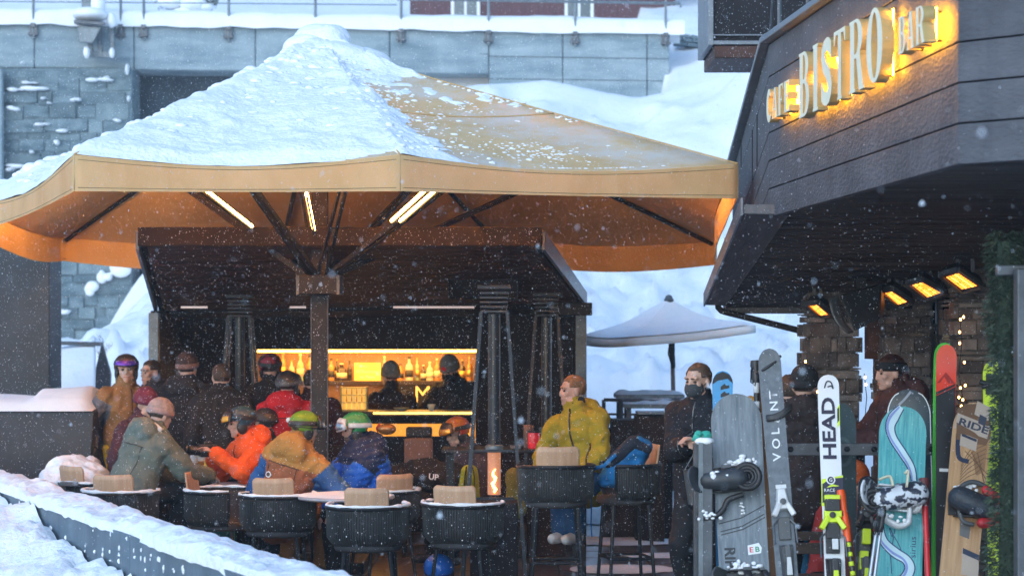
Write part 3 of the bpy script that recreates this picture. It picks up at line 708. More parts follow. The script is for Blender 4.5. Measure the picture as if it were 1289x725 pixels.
mb = MB(); mb.hexa([A0 + V((-.07, -.05, -.0)), A1 + V((.07, -.05, 0)), A1 + V((.07, -.01, 0)), A0 + V((-.07, -.01, 0)), A0 + V((-.07, -.05, .16)), A1 + V((.07, -.05, .16)), A1 + V((.07, -.01, .16)), A0 + V((-.07, -.01, .16))]); mb.build('front_edge', kiosk_m, K, bev=.006)
for a, b, s in ((A0, B0, -1), (A1, B1, 1)):
    mb = MB(); o = V((s * .065, 0, 0)); mb.hexa([a + o + V((0, 0, -.03)), b + o + V((0, 0, -.03)), b + o + V((s * .03, 0, -.03)), a + o + V((s * .03, 0, -.03)), a + o + V((0, 0, .13)), b + o + V((0, 0, .1)), b + o + V((s * .03, 0, .1)), a + o + V((s * .03, 0, .13))])
    mb.build('barge_board', clad_edge, K, bev=.004)
mb = MB(); mb.bx(xw(692, 20.8), xw(745, 20.8), 20.7, 20.95, zw(397, 20.8), zw(381, 20.8)); mb.build('roof_beam', black_metal, K, bev=.008)
YW = 22.6
def kx(x, Y=YW): return xw(x, Y)
nz0, nz1 = .0, zw(440, YW)
nx0, nx1 = kx(318), kx(602)
mb = MB()
mb.bx(-3.39, nx0, YW, YW + .12, 0, 2.25); mb.bx(nx1, B1.x, YW, YW + .12, 0, 2.3); mb.bx(nx0 + .001, nx1 - .001, YW, YW + .12, nz1, 2.25)
mb.build('bulkhead', kiosk_m, K)
mb = MB(); mb.bx(-3.47, -3.39, 20.6, 24.5, 0, 2.22); mb.build('side_wall', kiosk_m, K); mb = MB(); mb.bx(B1.x, B1.x + .08, 21.0, 24.5, 0, 2.28); mb.build('side_wall', kiosk_m, K)
mb = MB(); mb.bx(B1.x - .02, B1.x + .085, 20.9, 20.99, 0, 2.18); mb.build('corner_post', steel, K, bev=.006); mb = MB(); mb.bx(-3.475, -3.38, 20.5, 20.59, 0, 2.2); mb.build('corner_post', steel, K, bev=.006)
back_m = mat('back_bar_panel', (.26, .15, .085), .5, var=.2, scale=4)
mb = MB(); mb.bx(nx0 - .3, nx1 + .3, 24.0, 24.1, 0, 2.2); mb.build('back_panel', back_m, K)
mb = MB(); mb.bx(nx0 - .3, nx1 + .3, 22.75, 23.98, nz1 + .02, nz1 + .1); mb.build('niche_top', back_m, K)
led_w = mat('warm_led', (1, .7, .3), .5, emit=(1.0, .46, .07), estr=7.0)
mb = MB(); mb.bx(nx0 + .03, nx1 - .02, YW + .15, YW + .175, nz1 - .03, nz1 - .003); mb.build('led_strip', led_w, K)
mb = MB(); mb.bx(nx0 + .05, nx1 - .05, 22.95, 23.9, nz1 + .006, nz1 + .018); mb.build('added_niche_light', mat('added_niche_glow', (1, .7, .3), .5, emit=(1, .48, .10), estr=5.0), K)  # unseen emitter added over the niche to brighten it
shz = zw(479, 23.8)
sh_m = mat('shelf_wood', (.035, .022, .016), .5)
mb = MB(); mb.bx(nx0 + .01, nx1 - .01, 23.65, 23.99, shz - .045, shz); mb.build('bottle_shelf', sh_m, K, bev=.004)
mb = MB(); mb.bx(nx0 + .2, nx1 - 1.1, 23.80, 23.86, shz - .0475, shz - .0455); mb.build('under_shelf_led', led_w, K)
mb = MB(); mb.bx(nx0 + .01, nx1 - .01, 23.6, 23.99, 1.02, 1.07); mb.build('glass_shelf', sh_m, K, bev=.004)
mb = MB(); mb.bx(kx(487, 23.6), nx1 - .01, 23.61, 23.66, 1.1, shz - .05); mb.build('name_board', kiosk_m, K)
letter_y = mat('yellow_lettering', (.75, .5, .14), .5, emit=(1, .55, .12), estr=.5)
cz = zw(517, 21.7)
counter_m = mat('bar_counter', (.03, .026, .026), .35)
mb = MB(); mb.bx(-2.9, nx1 - .02, 21.5, 22.1, cz - .045, cz); mb.build('counter_top', counter_m, K, bev=.006)
mb = MB(); mb.bx(-2.9, nx1 - .02, 21.75, 22.05, 0, cz - .046); mb.build('counter_front', mat('amber_glow_panel', (.45, .2, .04), .5, var=.25, scale=5, emit=(1, .36, .03), estr=.55), K)  # light of the counter LEDs put into the front as emission
mb = MB(); mb.bx(-2.9, nx1 - .02, 21.70, 21.74, cz - .13, cz - .05); mb.build('counter_apron', kiosk_m, K)
mb = MB(); mb.bx(-2.9, nx1 - .02, 21.68, 21.745, 0, zw(549, 21.7)); mb.build('counter_plinth', kiosk_m, K)
edge_led = mat('counter_edge_light', (1, .6, .2), .5, emit=(1, .48, .07), estr=3.0)
mb = MB(); mb.bx(kx(470, 21.5), nx1 - .03, 21.485, 21.498, cz - .025, cz - .004); mb.build('edge_light', edge_led, K)
pale = mat('pale_lamp_diffuser', (.55, .5, .5), .5, emit=(1, .75, .7), estr=.22)
mb = MB()
for a, b in ((228, 261), (365, 385), (495, 597)): mb.bx(xw(a, 20.6), xw(b, 20.6), 20.58, 20.62, zw(388, 20.6), zw(385.5, 20.6))
mb.build('ceiling_lamp', pale, K)
mb = MB(); mb.bx(xw(566, 20), xw(652, 20), 19.6, 20.3, zw(377, 20), zw(352, 20)); tag(mb.build('ventilation_unit', kiosk_m, bev=.012), 'dark grey ventilation box hanging under the kiosk ceiling', 'air unit')
# yellow card on the back shelf
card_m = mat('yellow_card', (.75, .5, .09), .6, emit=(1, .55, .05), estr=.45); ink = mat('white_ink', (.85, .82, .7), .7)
T = thing('welcome_card', 'yellow card with handwritten white welcome lines standing on the bottle shelf', 'sign', P(462, 478, 23.75))
mb = MB(); a, b, c, d = xw(446, 23.7), xw(479, 23.7), shz + .002, zw(456.5, 23.7)
mb.bx(a, b, 23.7, 23.715, c, d); mb.build('card', card_m, T)
mb = MB(); w = b - a; cx = (a + b) / 2
for txt, zf, h, dx in (('\u2665-lich', .80, .036, -.05), ('Willkommen', .52, .04, 0), ('bei Mama', .22, .036, 0)):
    try: mb.text(txt, h, (cx + dx, 23.697, c + (d - c) * zf), (1, 0, 0), (0, 0, 1), sx=.86)
    except Exception: pass
mb.build('handwriting', ink, T)
T = thing('bar_name', 'yellow capital letters on the dark board between the two bartenders', 'sign', P(536, 496, 23.6))
mb = MB()
M_, A_ = MB(), MB()
M_.text('M', zw(486, 23.6) - zw(506, 23.6), (xw(532, 23.6), 23.605, zw(496, 23.6)), (1, 0, 0), (0, 0, 1), sx=.95); M_.build('letter', letter_y, T)
A_.text('A', zw(486, 23.6) - zw(506, 23.6), (xw(545, 23.6), 23.605, zw(496, 23.6)), (1, 0, 0), (0, 0, 1), sx=.95); A_.build('letter', letter_y, T)
# bottles
def bottle(label, x, w, h, glass, lab, Yb=23.8, z=None):
    z = shz if z is None else z
    X = xw(x, Yb); r = w / S(Yb) / 2; H = h / S(Yb)
    T = thing('bottle', label, 'bottle', (X, Yb, z), 'bottles on the lit back shelf of the bar')
    mb = MB(); mb.lathe([(.0, .001), (r, .003), (r, H * .55), (r * .85, H * .64), (r * .36, H * .74), (r * .34, H * .93)], (X, Yb, z), 12); mb.build('glass', glass, T, smooth=True)
    mb = MB(); mb.lathe([(r * .42, H * .92), (r * .42, H)], (X, Yb, z), 10); mb.build('cap', lab, T)
    mb = MB(); mb.lathe([(r * 1.02, H * .15), (r * 1.02, H * .45)], (X, Yb, z), 12); mb.build('paper_label', lab, T, smooth='all')
bg = mat('green_glass', (.28, .38, .2), .1, spec=.7); ba = mat('amber_glass', (.45, .2, .04), .1, spec=.7); bc = mat('clear_spirit', (.5, .45, .35), .08, spec=.7); bd = mat('dark_glass', (.03, .02, .015), .1, spec=.7)
lb1 = mat('cream_paper', (.7, .62, .45), .7); lb2 = mat('black_paper', (.03, .03, .03), .6); lb3 = mat('gold_foil', (.6, .4, .1), .35, metal=.6)
bottle('pale green bottle left of the big umbrella pole on the bar shelf', 378, 9, 34, bg, lb1)
bottle('tall amber bottle partly behind the person with the red patterned helmet', 356, 8, 38, ba, lb3)
bottle('slim amber bottle at the far left end of the bar shelf', 337, 7, 34, ba, lb1)
bottle('bottle with amber glass close beside the big umbrella pole', 390, 9, 32, ba, lb2)
bottle('squat round spirit bottle with cream label left of the yellow card', 430, 13, 22, bd, lb1)
bottle('black labelled amber bottle just right of the big umbrella pole', 417, 8, 28, ba, lb2)
bottle('clear bottle with black label between the two bartenders', 515, 10, 30, bc, lb2)
bottle('dark bottle with gold label beside the grey beanie with red badge', 541, 9, 24, bc, lb1)
bottle('tilted looking tall bottle at the right end of the bar shelf', 591, 7, 30, ba, lb3)
for lab_, x_, w_, h_, g_, l_ in (('slim dark bottle between the umbrella pole and the round spirit bottle', 424, 6, 27, bd, lb3), ('tall clear bottle just left of the plain grey beanie', 484, 7, 31, bc, lb1),
        ('short amber bottle just right of the plain grey beanie', 504, 8, 21, ba, lb2), ('slim green bottle right of the black labelled clear bottle', 525, 6, 29, bg, lb3), ('small dark bottle right of the slim green bottle', 533, 7, 20, bd, lb1),
        ('amber bottle just left of the badged grey beanie', 550, 7, 28, ba, lb1), ('dark bottle just right of the badged grey beanie', 582, 8, 27, bd, lb3), ('amber bottle second from the left end of the bar shelf', 345, 7, 29, ba, lb2),
        ('clear bottle between the red patterned helmet and the pale green bottle', 367, 8, 26, bc, lb3), ('dark bottle just left of the yellow card', 440, 6, 25, bd, lb2)): bottle(lab_, x_, w_, h_, g_, l_, Yb=23.86 if w_ < 7 else 23.8)
# glasses and cups on the lower shelf and counter
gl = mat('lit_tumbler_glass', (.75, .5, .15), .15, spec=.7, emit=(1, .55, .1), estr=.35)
for i, (x, y) in enumerate([(421, 500), (433, 500), (445, 500), (457, 500), (469, 500), (421, 515), (433, 515), (469, 515), (345, 500), (357, 500), (369, 500), (381, 500)]):
    X = xw(x, 23.75); z = 1.071
    mb = MB(); h = .17 if y < 510 else .10; yy = 23.85 if y < 510 else 23.68
    mb.lathe([(.0, 0), (.03, .002), (.042, h), (.036, h), (.025, .012)], (xw(x, yy), yy, z), 12)
    tag(mb.build('tumbler', gl, smooth=True), 'amber lit drinking glass in the row on the shelf below the bottles', 'glass', 'glasses lined up below the bottle shelf')
T = thing('glass_crate', 'glowing amber crate of glasses on the bar counter below the yellow card', 'crate', P(446, 517, 21.9))
x0, x1 = xw(430, 21.9), xw(462, 21.9)
mb = MB()
for i in range(5):
    for j in range(3):
        X = x0 + (x1 - x0) * (i + .5) / 5; Z = cz + .012 + j * .075
        mb.lathe([(.018, 0), (.023, .066), (.019, .066)], (X, 21.88, Z), 8)
mb.build('glasses', gl, T, smooth=True)
mb = MB()
for j in range(4): mb.bx(x0, x1, 21.8, 21.96, cz + .002 + j * .075, cz + .010 + j * .075)
for X in (x0, x1): mb.bx(X - .006, X + .006, 21.8, 21.96, cz + .002, cz + .24)
mb.build('wire_frame', lb3, T)
for x, r, lab in ((505, .085, 'wide shallow amber dish on the bar counter in front of the first bartender'), (543, .04, 'small cream cup on the bar counter in front of the second bartender')):
    mb = MB(); X = xw(x, 21.62); h = .035 if r > .05 else .07; mb.lathe([(.0, .002), (r * .5, .002), (r, h), (r * .93, h), (r * .4, .01)], (X, 21.64, cz), 16)
    tag(mb.build('dish' if r > .05 else 'cup', lb1, smooth=True), lab, 'dish' if r > .05 else 'cup')
# ================================================================ big tan umbrella
tan = mat('tan_awning_cloth', (.60, .42, .20), .85, col2=(.70, .50, .26), scale=2.5, bump=.25, bscale=120, detail=8)
def make_frost(m):
    nt = m.node_tree; N = nt.nodes.new; L = nt.links.new; b = nt.nodes['Principled BSDF']
    src = b.inputs['Base Color'].links[0].from_socket
    tc = N('ShaderNodeTexCoord'); nz = N('ShaderNodeTexNoise'); nz.inputs['Scale'].default_value = 1.3; nz.inputs['Detail'].default_value = 9; nz.inputs['Roughness'].default_value = .75
    L(tc.outputs['Object'], nz.inputs['Vector']); rp = N('ShaderNodeValToRGB'); rp.color_ramp.elements[0].position = .46; rp.color_ramp.elements[1].position = .62
    rp.color_ramp.elements[1].color = (.75, .75, .75, 1)
    L(nz.outputs['Fac'], rp.inputs['Fac']); mx = N('ShaderNodeMixRGB'); L(rp.outputs['Color'], mx.inputs['Fac']); L(src, mx.inputs['Color1']); mx.inputs['Color2'].default_value = (.62, .60, .56, 1)
    L(mx.outputs['Color'], b.inputs['Base Color'])
tan_top = mat('frosted_awning_cloth', (.62, .42, .21), .95, spec=.1, col2=(.72, .51, .28), scale=2.5, bump=.25, bscale=120, detail=8); make_frost(tan_top)
under_m = mat('glow_tinted_lining', (.90, .50, .18), .85, col2=(.95, .56, .23), scale=2, bump=.2, bscale=60)  # tan cloth; lamp glow is put into this orange colour
rim = [V((-2.94, 14.4, 3.20)), V((-.755, 14.4, 3.20)), V((1.60, 15.2, 3.20)), V((2.10, 22.0, 2.95)), V((-.163, 22.0, 3.0)), V((-2.34, 22.0, 3.01)), V((-4.6, 22.0, 2.99)), V((-4.62, 18.3, 3.10))]
peak = V((-1.60, 18.2, 4.43)); NK = len(rim)
def translucent(m, fac, col):
    nt = m.node_tree; b = nt.nodes['Principled BSDF']; out = nt.nodes['Material Output']
    tr = nt.nodes.new('ShaderNodeBsdfTranslucent'); tr.inputs['Color'].default_value = (*col, 1); mx = nt.nodes.new('ShaderNodeMixShader'); mx.inputs['Fac'].default_value = fac
    nt.links.new(b.outputs[0], mx.inputs[1]); nt.links.new(tr.outputs[0], mx.inputs[2]); nt.links.new(mx.outputs[0], out.inputs['Surface'])
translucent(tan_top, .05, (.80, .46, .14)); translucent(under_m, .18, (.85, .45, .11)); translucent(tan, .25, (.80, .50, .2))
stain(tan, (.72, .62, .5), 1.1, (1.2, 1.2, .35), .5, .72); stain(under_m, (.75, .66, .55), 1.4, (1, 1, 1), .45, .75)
UM = thing('giant_umbrella', 'huge tan eight sided terrace umbrella with orange lit lining over the tables', 'umbrella', (-1.63, 18.2, 0))
def canopy(s, r, dz=0.0):
    """s in panels round the rim, r from the peak (0) to the rim (1)"""
    i = int(s) % NK; t = s - int(s); a, b = rim[i], rim[(i + 1) % NK]
    e = a.lerp(b, t); p = peak.lerp(e, r)
    p.z -= .015 * sin(pi * r * .92) + .085 * sin(pi * t) * r * (1 - .12 * r)
    e2 = e - peak; e2.z = 0
    if r > .5: p -= e2.normalized() * (.09 * sin(pi * t) * (r - .5) * 2)
    p.z += dz; return p
mb = MB(); nseg, nr = 10, 16
mb.grid(lambda u, v: canopy(u * NK, .02 + .98 * v), NK * nseg, nr, closed_u=True)
mb.build('canopy', tan_top, UM, smooth='all', fix=False)
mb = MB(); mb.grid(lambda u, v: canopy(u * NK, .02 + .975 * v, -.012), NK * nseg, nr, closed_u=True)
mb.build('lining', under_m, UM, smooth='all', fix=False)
def valance(u, v):
    s = u * NK; p = canopy(s, 1.0); t = s - int(s); o = p - peak; o.z = 0; o.normalize()
    i = int(s) % NK
    drop = .245 + (-.075 if i in (0, 1, 7) else .025) * sin(pi * t)
    p = p + o * (.004 + .016 * v * noise.noise(V((s * 2.2, 0, 3))) + .006 * v * noise.noise(V((s * 9, v * 1.5, 3)))); p.z -= v * drop - .004
    return p
mb = MB(); mb.grid(valance, NK * 40, 8, closed_u=True); mb.build('valance', tan, UM, smooth='all', fix=False)
mb = MB()
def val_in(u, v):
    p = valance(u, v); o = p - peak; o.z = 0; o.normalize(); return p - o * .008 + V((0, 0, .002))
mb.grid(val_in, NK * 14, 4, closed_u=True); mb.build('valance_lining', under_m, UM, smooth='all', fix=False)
mb = MB()
for s in range(NK):
    mb.tube([canopy(s + .001, 1) + V((0, 0, .004)), canopy(s + .001, 1) - V((0, 0, .235))], .006, 6)
    mb.tube([canopy(s + .0005, r / 10, .008) for r in range(1, 11)], .007, 5)
for s in (1, 2): mb.tube([canopy(s + k / 12, .60, .006) for k in range(13)], .006, 5)
mb.build('seam', tan, UM, smooth='all')
hem_m = mat('hem_thread', (.30, .20, .09), .9)
for vv in (.90, .12):
    mb = MB(); n_ = NK * 40; mb.tube([valance((i + .5) / n_, vv) for i in range(n_)], .0028, 4, closed=True); mb.build('hem_stitching', hem_m, UM)
mb = MB(); mb.box((-1.63, 18.2, 2.2), (.135, .135, 4.1)); mb.build('pole', black_metal, UM, bev=.012)
mb = MB()
for dx in (-.069, .069): mb.bx(-1.63 + dx - .003, -1.63 + dx + .003, 18.128, 18.131, .1, 2.3)
mb.build('pole_channel', grey_metal, UM)
mb = MB(); mb.box((-1.63, 18.2, 2.41), (.37, .37, .17)); mb.build('hub', black_metal, UM, bev=.012)
mb = MB()
for dx in (-.17, .17): mb.bx(-1.63 + dx - .012, -1.63 + dx + .012, 18.0, 18.012, 2.33, 2.49)
mb.build('hub_trim', grey_metal, UM)
mb = MB(); mb.box((-1.63, 18.2, .05), (.8, .8, .1)); mb.build('base_plate', black_metal, UM, bev=.02)
for s in range(NK):
    e = canopy(s + .0005, .985, -.05); m = canopy(s + .0005, .56, -.06); top = peak + V((0, 0, -.12))
    mb = MB(); mb.tube([top.lerp(V((-1.63, 18.2, 4.2)), .5), canopy(s + .0005, .3, -.045), m, canopy(s + .0005, .8, -.045), e], [.024] * 5, 6); rb = mb.build('rib', black_metal, UM, True)
    h = V((-1.63, 18.2, 2.49)); d = (m - h); d.z = 0; d.normalize()
    mb = MB(); 
    sd = V((-d.y, d.x, 0)) * .035
    for k in (-1, 1): mb.beam(h + d * .12 + sd * k, m + sd * k * .5, .022, .04)
    mb.build('strut', black_metal, rb)
tube_led = mat('umbrella_led_tube', (1, .8, .4), .5, emit=(1.0, .50, .13), estr=26.0)
added_rib_led = mat('added_rib_tube', (1, .8, .4), .5, emit=(1.0, .52, .15), estr=260.0)
for (x0, y0, Y0, x1, y1, Y1) in ((261, 241, 16.1, 317, 285, 17.0), (386, 244, 16.0, 395, 289, 17.2), (536, 239, 16.0, 493, 278, 17.0), (549, 239, 16.0, 504, 278, 17.0), (400, 222, 20.4, 404, 262, 19.6)):
    mb = MB(); a, b = P(x0, y0, Y0), P(x1, y1, Y1); mb.tube([a, b], .013, 8); o = mb.build('light_tube', tube_led, UM, True)
    mb = MB(); mb.beam(a + V((.0, .022, -.004)), b + V((.0, .022, -.004)), .014, .06); mb.build('spill_shield', black_metal, o)  # shield added behind the tube, keeping its light off the kiosk
for s in (0, 1, 2, 7):                                       # unseen tubes added on the front ribs, brightening the lining
    for k in (-1, 1):
        a, b = canopy(s + .0005, .42, -.16) + V((k * .07, 0, 0)), canopy(s + .0005, .72, -.13) + V((k * .07, 0, 0))
        mb = MB(); mb.tube([a, b], .013, 8); o = mb.build('light_tube', added_rib_led, UM, True)
        mb = MB(); mb.beam(a - V((0, 0, .022)), b - V((0, 0, .022)), .11, .012); mb.build('spill_shield', black_metal, o)  # shield added below, keeping the tube's light off the terrace
# snow on the canopy
def cover(s, r):
    """snow thickness; panel 1 (front right) is nearly bare, panel 2 thinly frosted"""
    i = int(s) % NK; t = s - int(s)
    p = canopy(s, r); n1 = fbm(p * 1.6, 4); n2 = noise.noise(p * 7); n3 = noise.noise(p * 18)
    base = .058 + .034 * n1 + .016 * max(0, n2) + .006 * n3 + .012 * max(0, noise.noise(V((p.x * 3, p.y * 3, p.z * 16))))
    k = 1.0
    if i == 1: k = max(1.15 - t * 6.5, 1.5 - r * 4.2) + .55 * n1 + .5 * n2
    elif i == 2: k = max(1.1 - r * 3, .0) + .6 * n1 + .3 * n2 - .1
    elif i == 3: k = .9 + n1 - (1 - t) * 1.4 + (0.6 - r) * .5
    elif i == 0: k = 1.25 - max(0, r - .955) * 18 + .35 * n1 + (-.9 * max(0, (t - .72) / .28) * max(0, r - .72) / .28 * 1.4 + .5 * n2 * max(0, t - .6))
    elif i == 7: k = 1.3 - max(0, r - .97) * 14 + .3 * n1
    k = max(-.4, min(1, k)); edge = min(1, (1 - r) * 22 + .12)
    th = base * (k if k > 0 else k) * (edge if k > 0 else 1) * (1.0 + .9 * max(0, .25 - r) / .25)
    if i in (0, 7, 6): th += .03 * max(0, noise.noise(p * 4 + V((9, 9, 9)))) * (edge if r < .97 else .2)
    return th
mb = MB(); NU, NV = NK * 70, 110
verts = {}
def cv(i, j):
    i %= NU
    if (i, j) not in verts:
        s = (i + .5) / NU * NK; r = .015 + .983 * (j / NV) ** .85
        verts[(i, j)] = (canopy(s, r), cover(s, r))
    return verts[(i, j)]
idx = {}
def vid(i, j):
    i %= NU
    if (i, j) not in idx:
        p, t = cv(i, j); idx[(i, j)] = len(mb.v); mb.v.append(p + V((0, 0, max(-.012, t) + .003)))
    return idx[(i, j)]
for j in range(NV):
    for i in range(NU):
        if max(cv(i, j)[1], cv(i + 1, j)[1], cv(i + 1, j + 1)[1], cv(i, j + 1)[1]) > .002:
            mb.f.append([vid(i, j), vid(i, j + 1), vid(i + 1, j + 1), vid(i + 1, j)]); mb.m.append(0)
# lumps along the ridges, small clods, and the cap on the peak
def clod(s, r, q, zz=.6):
    p = canopy(s, r); t = max(0, cover(s, r)); mb.ell(p + V((0, 0, t - q * .12)), (q * rnd.uniform(.8, 1.5), q * rnd.uniform(.8, 1.3), q * zz), nu=9, nv=6)
for i in range(190):
    s = rnd.uniform(6.2, 9.1); r = rnd.uniform(.1, .95); clod(s % NK, r, rnd.uniform(.012, .04))
for i in range(300):
    s = 1 + rnd.random() * .55; r = rnd.uniform(.1, .97)
    if rnd.random() < 1 - (s - 1) * 1.7: clod(s, r, rnd.uniform(.008, .028))
for i in range(90):
    s = 7 + rnd.gauss(0, .03); r = rnd.uniform(.2, .93); clod(s % NK, r, rnd.uniform(.03, .075), .7)
for i in range(150):
    s = 2 + rnd.gauss(0, .03); r = rnd.uniform(.25, .7); clod(s, r, rnd.uniform(.006, .02))
for i in range(520): clod(1 + abs(rnd.gauss(0, .2)), rnd.uniform(.2, .97), rnd.uniform(.004, .012), .5)
for i in range(150): clod(1.55 + rnd.gauss(0, .11), .86 + rnd.gauss(0, .045), rnd.uniform(.005, .016), .5)
for i in range(110): clod(1.6 + rnd.gauss(0, .12), .55 + rnd.gauss(0, .05) if rnd.random() < .5 else .975, rnd.uniform(.005, .015), .5)
for q in ((-.02, 0, .05, .25, .19), (.06, .02, .10, .17, .13), (-.1, -.08, .0, .24, .14), (.28, -.1, -.09, .30, .11), (.1, -.2, -.08, .35, .13)): mb.ell(peak + V((q[0], q[1], q[2] - .04)), (q[3], q[3], q[4]), nu=24, nv=14)
me = mb.mesh('umbrella_snow')
for v in me.vertices:
    if (v.co - peak).length < .7: v.co.z += .03 * noise.noise(v.co * 5)
o = link('umbrella_snow', me, snow_rough, smooth='all')
tag(o, 'crusted snow lying on the left and top of the huge tan umbrella', 'snow', kind='stuff')

# ================================================================ small white parasol and what stands behind
pw = mat('white_parasol_cloth', (.84, .84, .84), .85, var=.06, scale=4)
PA = thing('white_parasol', 'square white parasol with snow on top beyond the terrace', 'parasol', (xw(848, 23.3), 23.3, 0))
Yp = 23.3
c4 = [P(729, 425, 23.1), P(792, 427, 22.5), P(951, 410, 23.0), P(890, 412, 24.1)]
pk = P(842, 383, Yp)
def pc(u, v):
    s = u * 4; i = int(s) % 4; t = s - int(s); e = c4[i].lerp(c4[(i + 1) % 4], t); q = pk.lerp(e, v); q.z -= .07 * sin(pi * v) + .02 * sin(pi * t) * v; return q
mb = MB(); mb.grid(lambda u, v: pc(u, max(v, .01)), 48, 10, closed_u=True); mb.build('canopy', pw, PA, smooth='all', solid=.012)
mb = MB()
def pv(u, v): q = pc(u, 1.0); q.z -= .075 * v; return q
mb.grid(pv, 48, 2, closed_u=True); mb.build('valance', pw, PA, smooth='all', solid=.008)
mb = MB(); foot = P(851, 500, Yp); foot.z = 0; mb.tube([foot, P(846, 425, Yp), pk + V((0, 0, .03))], .024, 8); mb.build('pole', mat('grey_wood_pole', (.16, .14, .13), .6), PA, True)
mb = MB(); mb.tube([P(846, 426, Yp - .05), P(845, 445, Yp - .06), P(848, 463, Yp - .05)], [.03, .04, .02], 8); mb.build('crank', black_metal, PA, True)
mb = MB(); mb.lathe([(.045, 0), (.055, .04), (.03, .09), (0, .1)], pk + V((0, 0, .005)), 10); mb.build('finial', grey_metal, PA)
for i in range(8):
    e = pc(i / 8 + .001, .62); mb = MB(); mb.tube([P(847, 428, Yp), e + V((0, 0, -.03))], .011, 6); rb = mb.build('strut', steel, PA, True)
    mb = MB(); mb.tube([pk + V((0, 0, -.05)), e + V((0, 0, -.02)), pc(i / 8 + .001, .98) + V((0, 0, -.03))], .012, 6); mb.build('rib', steel, PA, True)
mb = MB()
def ps(u, v):
    q = pc(u, .02 + .95 * v); q.z += .022 + .05 * (1 - v ** 4) * (.8 + .6 * noise.noise(q * 2)); return q
mb.grid(ps, 60, 14, closed_u=True); tag(mb.build('parasol_snow', snow, smooth='all'), 'smooth snow resting on the small white parasol', 'snow', kind='stuff')

def bench_set(label, x0, x1, y, Y):
    T = thing('picnic_table', label, 'table', P((x0 + x1) / 2, y, Y))
    z = zw(y, Y); mb = MB(); 
    for k in range(4): mb.bx(xw(x0, Y), xw(x1, Y), Y + k * .17, Y + k * .17 + .15, z - .04, z)
    mb.build('tabletop', steel, T, bev=.005)
    for x in (x0 + 6, x1 - 6):
        mb = MB(); mb.beam((xw(x, Y), Y + .1, z - .04), (xw(x, Y), Y - .1, .3), .05, .05); mb.beam((xw(x, Y), Y + .5, z - .04), (xw(x, Y), Y + .7, .3), .05, .05); mb.build('leg', grey_metal, T)
    mb = MB()
    def sf(u, v): return V((xw(x0, Y) + (xw(x1, Y) - xw(x0, Y)) * u, Y + .68 * v, z + .004 + .05 * (sin(pi * u) ** .3) * (sin(pi * min(max(v, .0), 1)) ** .4) * (.8 + .7 * noise.noise(V((u * 8, v * 2, Y))))))
    mb.grid(sf, 24, 6); mb.build('snow_cover', snow, T, smooth='all')
bench_set('snow dusted grey table behind the man in the yellow jacket', 776, 862, 497, 22.6)
bench_set('second snowy grey table, half hidden behind the masked waiter', 786, 905, 509, 21.9)
mb = MB(); mb.tube([P(781, 503, 22), V((xw(781, 22), 22, 0))], .025, 8); mb.tube([P(760, 503, 22.05), P(905, 506, 22.05)], .018, 8); mb.tube([P(760, 521, 22.05), P(905, 523, 22.05)], .012, 8)
for x in (760, 905): mb.tube([P(x, 503, 22.05), V((xw(x, 22.05), 22.05, 0))], .02, 8)
tag(mb.build('terrace_railing', grey_metal, smooth=True), 'thin grey metal railing at the far edge of the terrace behind the waiter', 'railing')
mb = MB(); mb.bx(xw(770, 21), xw(846, 21), 20.9, 21.4, 0, zw(528, 21)); mb.bx(xw(800, 20.5), xw(836, 20.5), 20.45, 20.8, 0, zw(523, 20.5)); mb.bx(xw(756, 21.5), xw(771, 21.5), 21, 21.4, 0, zw(540, 21))
T = thing('service_counter', 'low dark service counter with a metal top edge beside the waiter', 'counter', P(810, 600, 20.8)); mb.build('cabinet', kiosk_m, T, bev=.008)
mb = MB(); mb.bx(xw(803, 20.4), xw(840, 20.4), 20.4, 20.8, zw(521.5, 20.4), zw(518.5, 20.4)); mb.build('top_edge', clad_edge, T, bev=.003)

# ================================================================ left side: panel, planter boxes, steps
mb = MB(); mb.bx(-8, xw(62, 22), 22, 22.6, 0, zw(300, 22)); tag(mb.build('slate_panel_wall', dark_panel_m, bev=.01), 'tall dark slate panel wall at the left behind the snowy planter box', 'wall')
T = thing('planter_box', 'large dark slate planter box heaped with snow in front of the tall panel', 'planter', P(50, 560, 19.2))
mb = MB(); a = P(118, 518, 19); mb.hexa([V((-7, 19, 0)), V((a.x - .08, 19, 0)), V((a.x - .02, 20.4, 0)), V((-7, 20.4, 0)), V((-7, 19, a.z)), V((a.x, 19, a.z)), V((a.x + .05, 20.4, a.z)), V((-7, 20.4, a.z))]); mb.build('box', dark_panel_m, T, bev=.008)
mb = MB()
def pf(u, v):
    x = -7 + (a.x - .01 + 7) * u; n = noise.noise(V((x * 1.5, v * 2, 5))) * .05
    return V((x + 0, 18.97 + 1.42 * v, a.z + .005 + (.125 + n + (.07 if x > -4.3 else 0) * sin(pi * v)) * (sin(pi * min(max(v, 0), 1)) ** .35) * min(1, (1 - u) * 26 + .02) ** .5))
mb.grid(pf, 70, 12); tag(mb.build('planter_snow', snow, smooth='all'), 'thick smooth snow heaped on the dark planter box', 'snow', kind='stuff')
T = thing('stair_balustrade', 'snow filled stair balustrade with a slanted dark end panel on the left slope', 'balustrade', P(100, 480, 27))
mb = MB(); mb.beam(P(40, 431, 27), P(129, 433, 27), .05, .05); mb.build('handrail', grey_metal, T)
mb = MB(); mb.prism([P(128, 432, 27), P(139, 470, 27), P(138, 505, 27), P(112, 500, 27)], (.0, .08, 0)); mb.build('end_panel', dark_panel_m, T)
mb = MB(); mb.tube([P(62, 431, 27), P(62, 520, 27)], .02, 6); mb.build('baluster', grey_metal, T)
mb = MB()
def bf(u, v):
    p = P(20 + 100 * u - 14 * v * 0, 437 + 78 * v, 27.1 - 1.2 * v); p.z += .12 * noise.noise(p * 1.5); return p
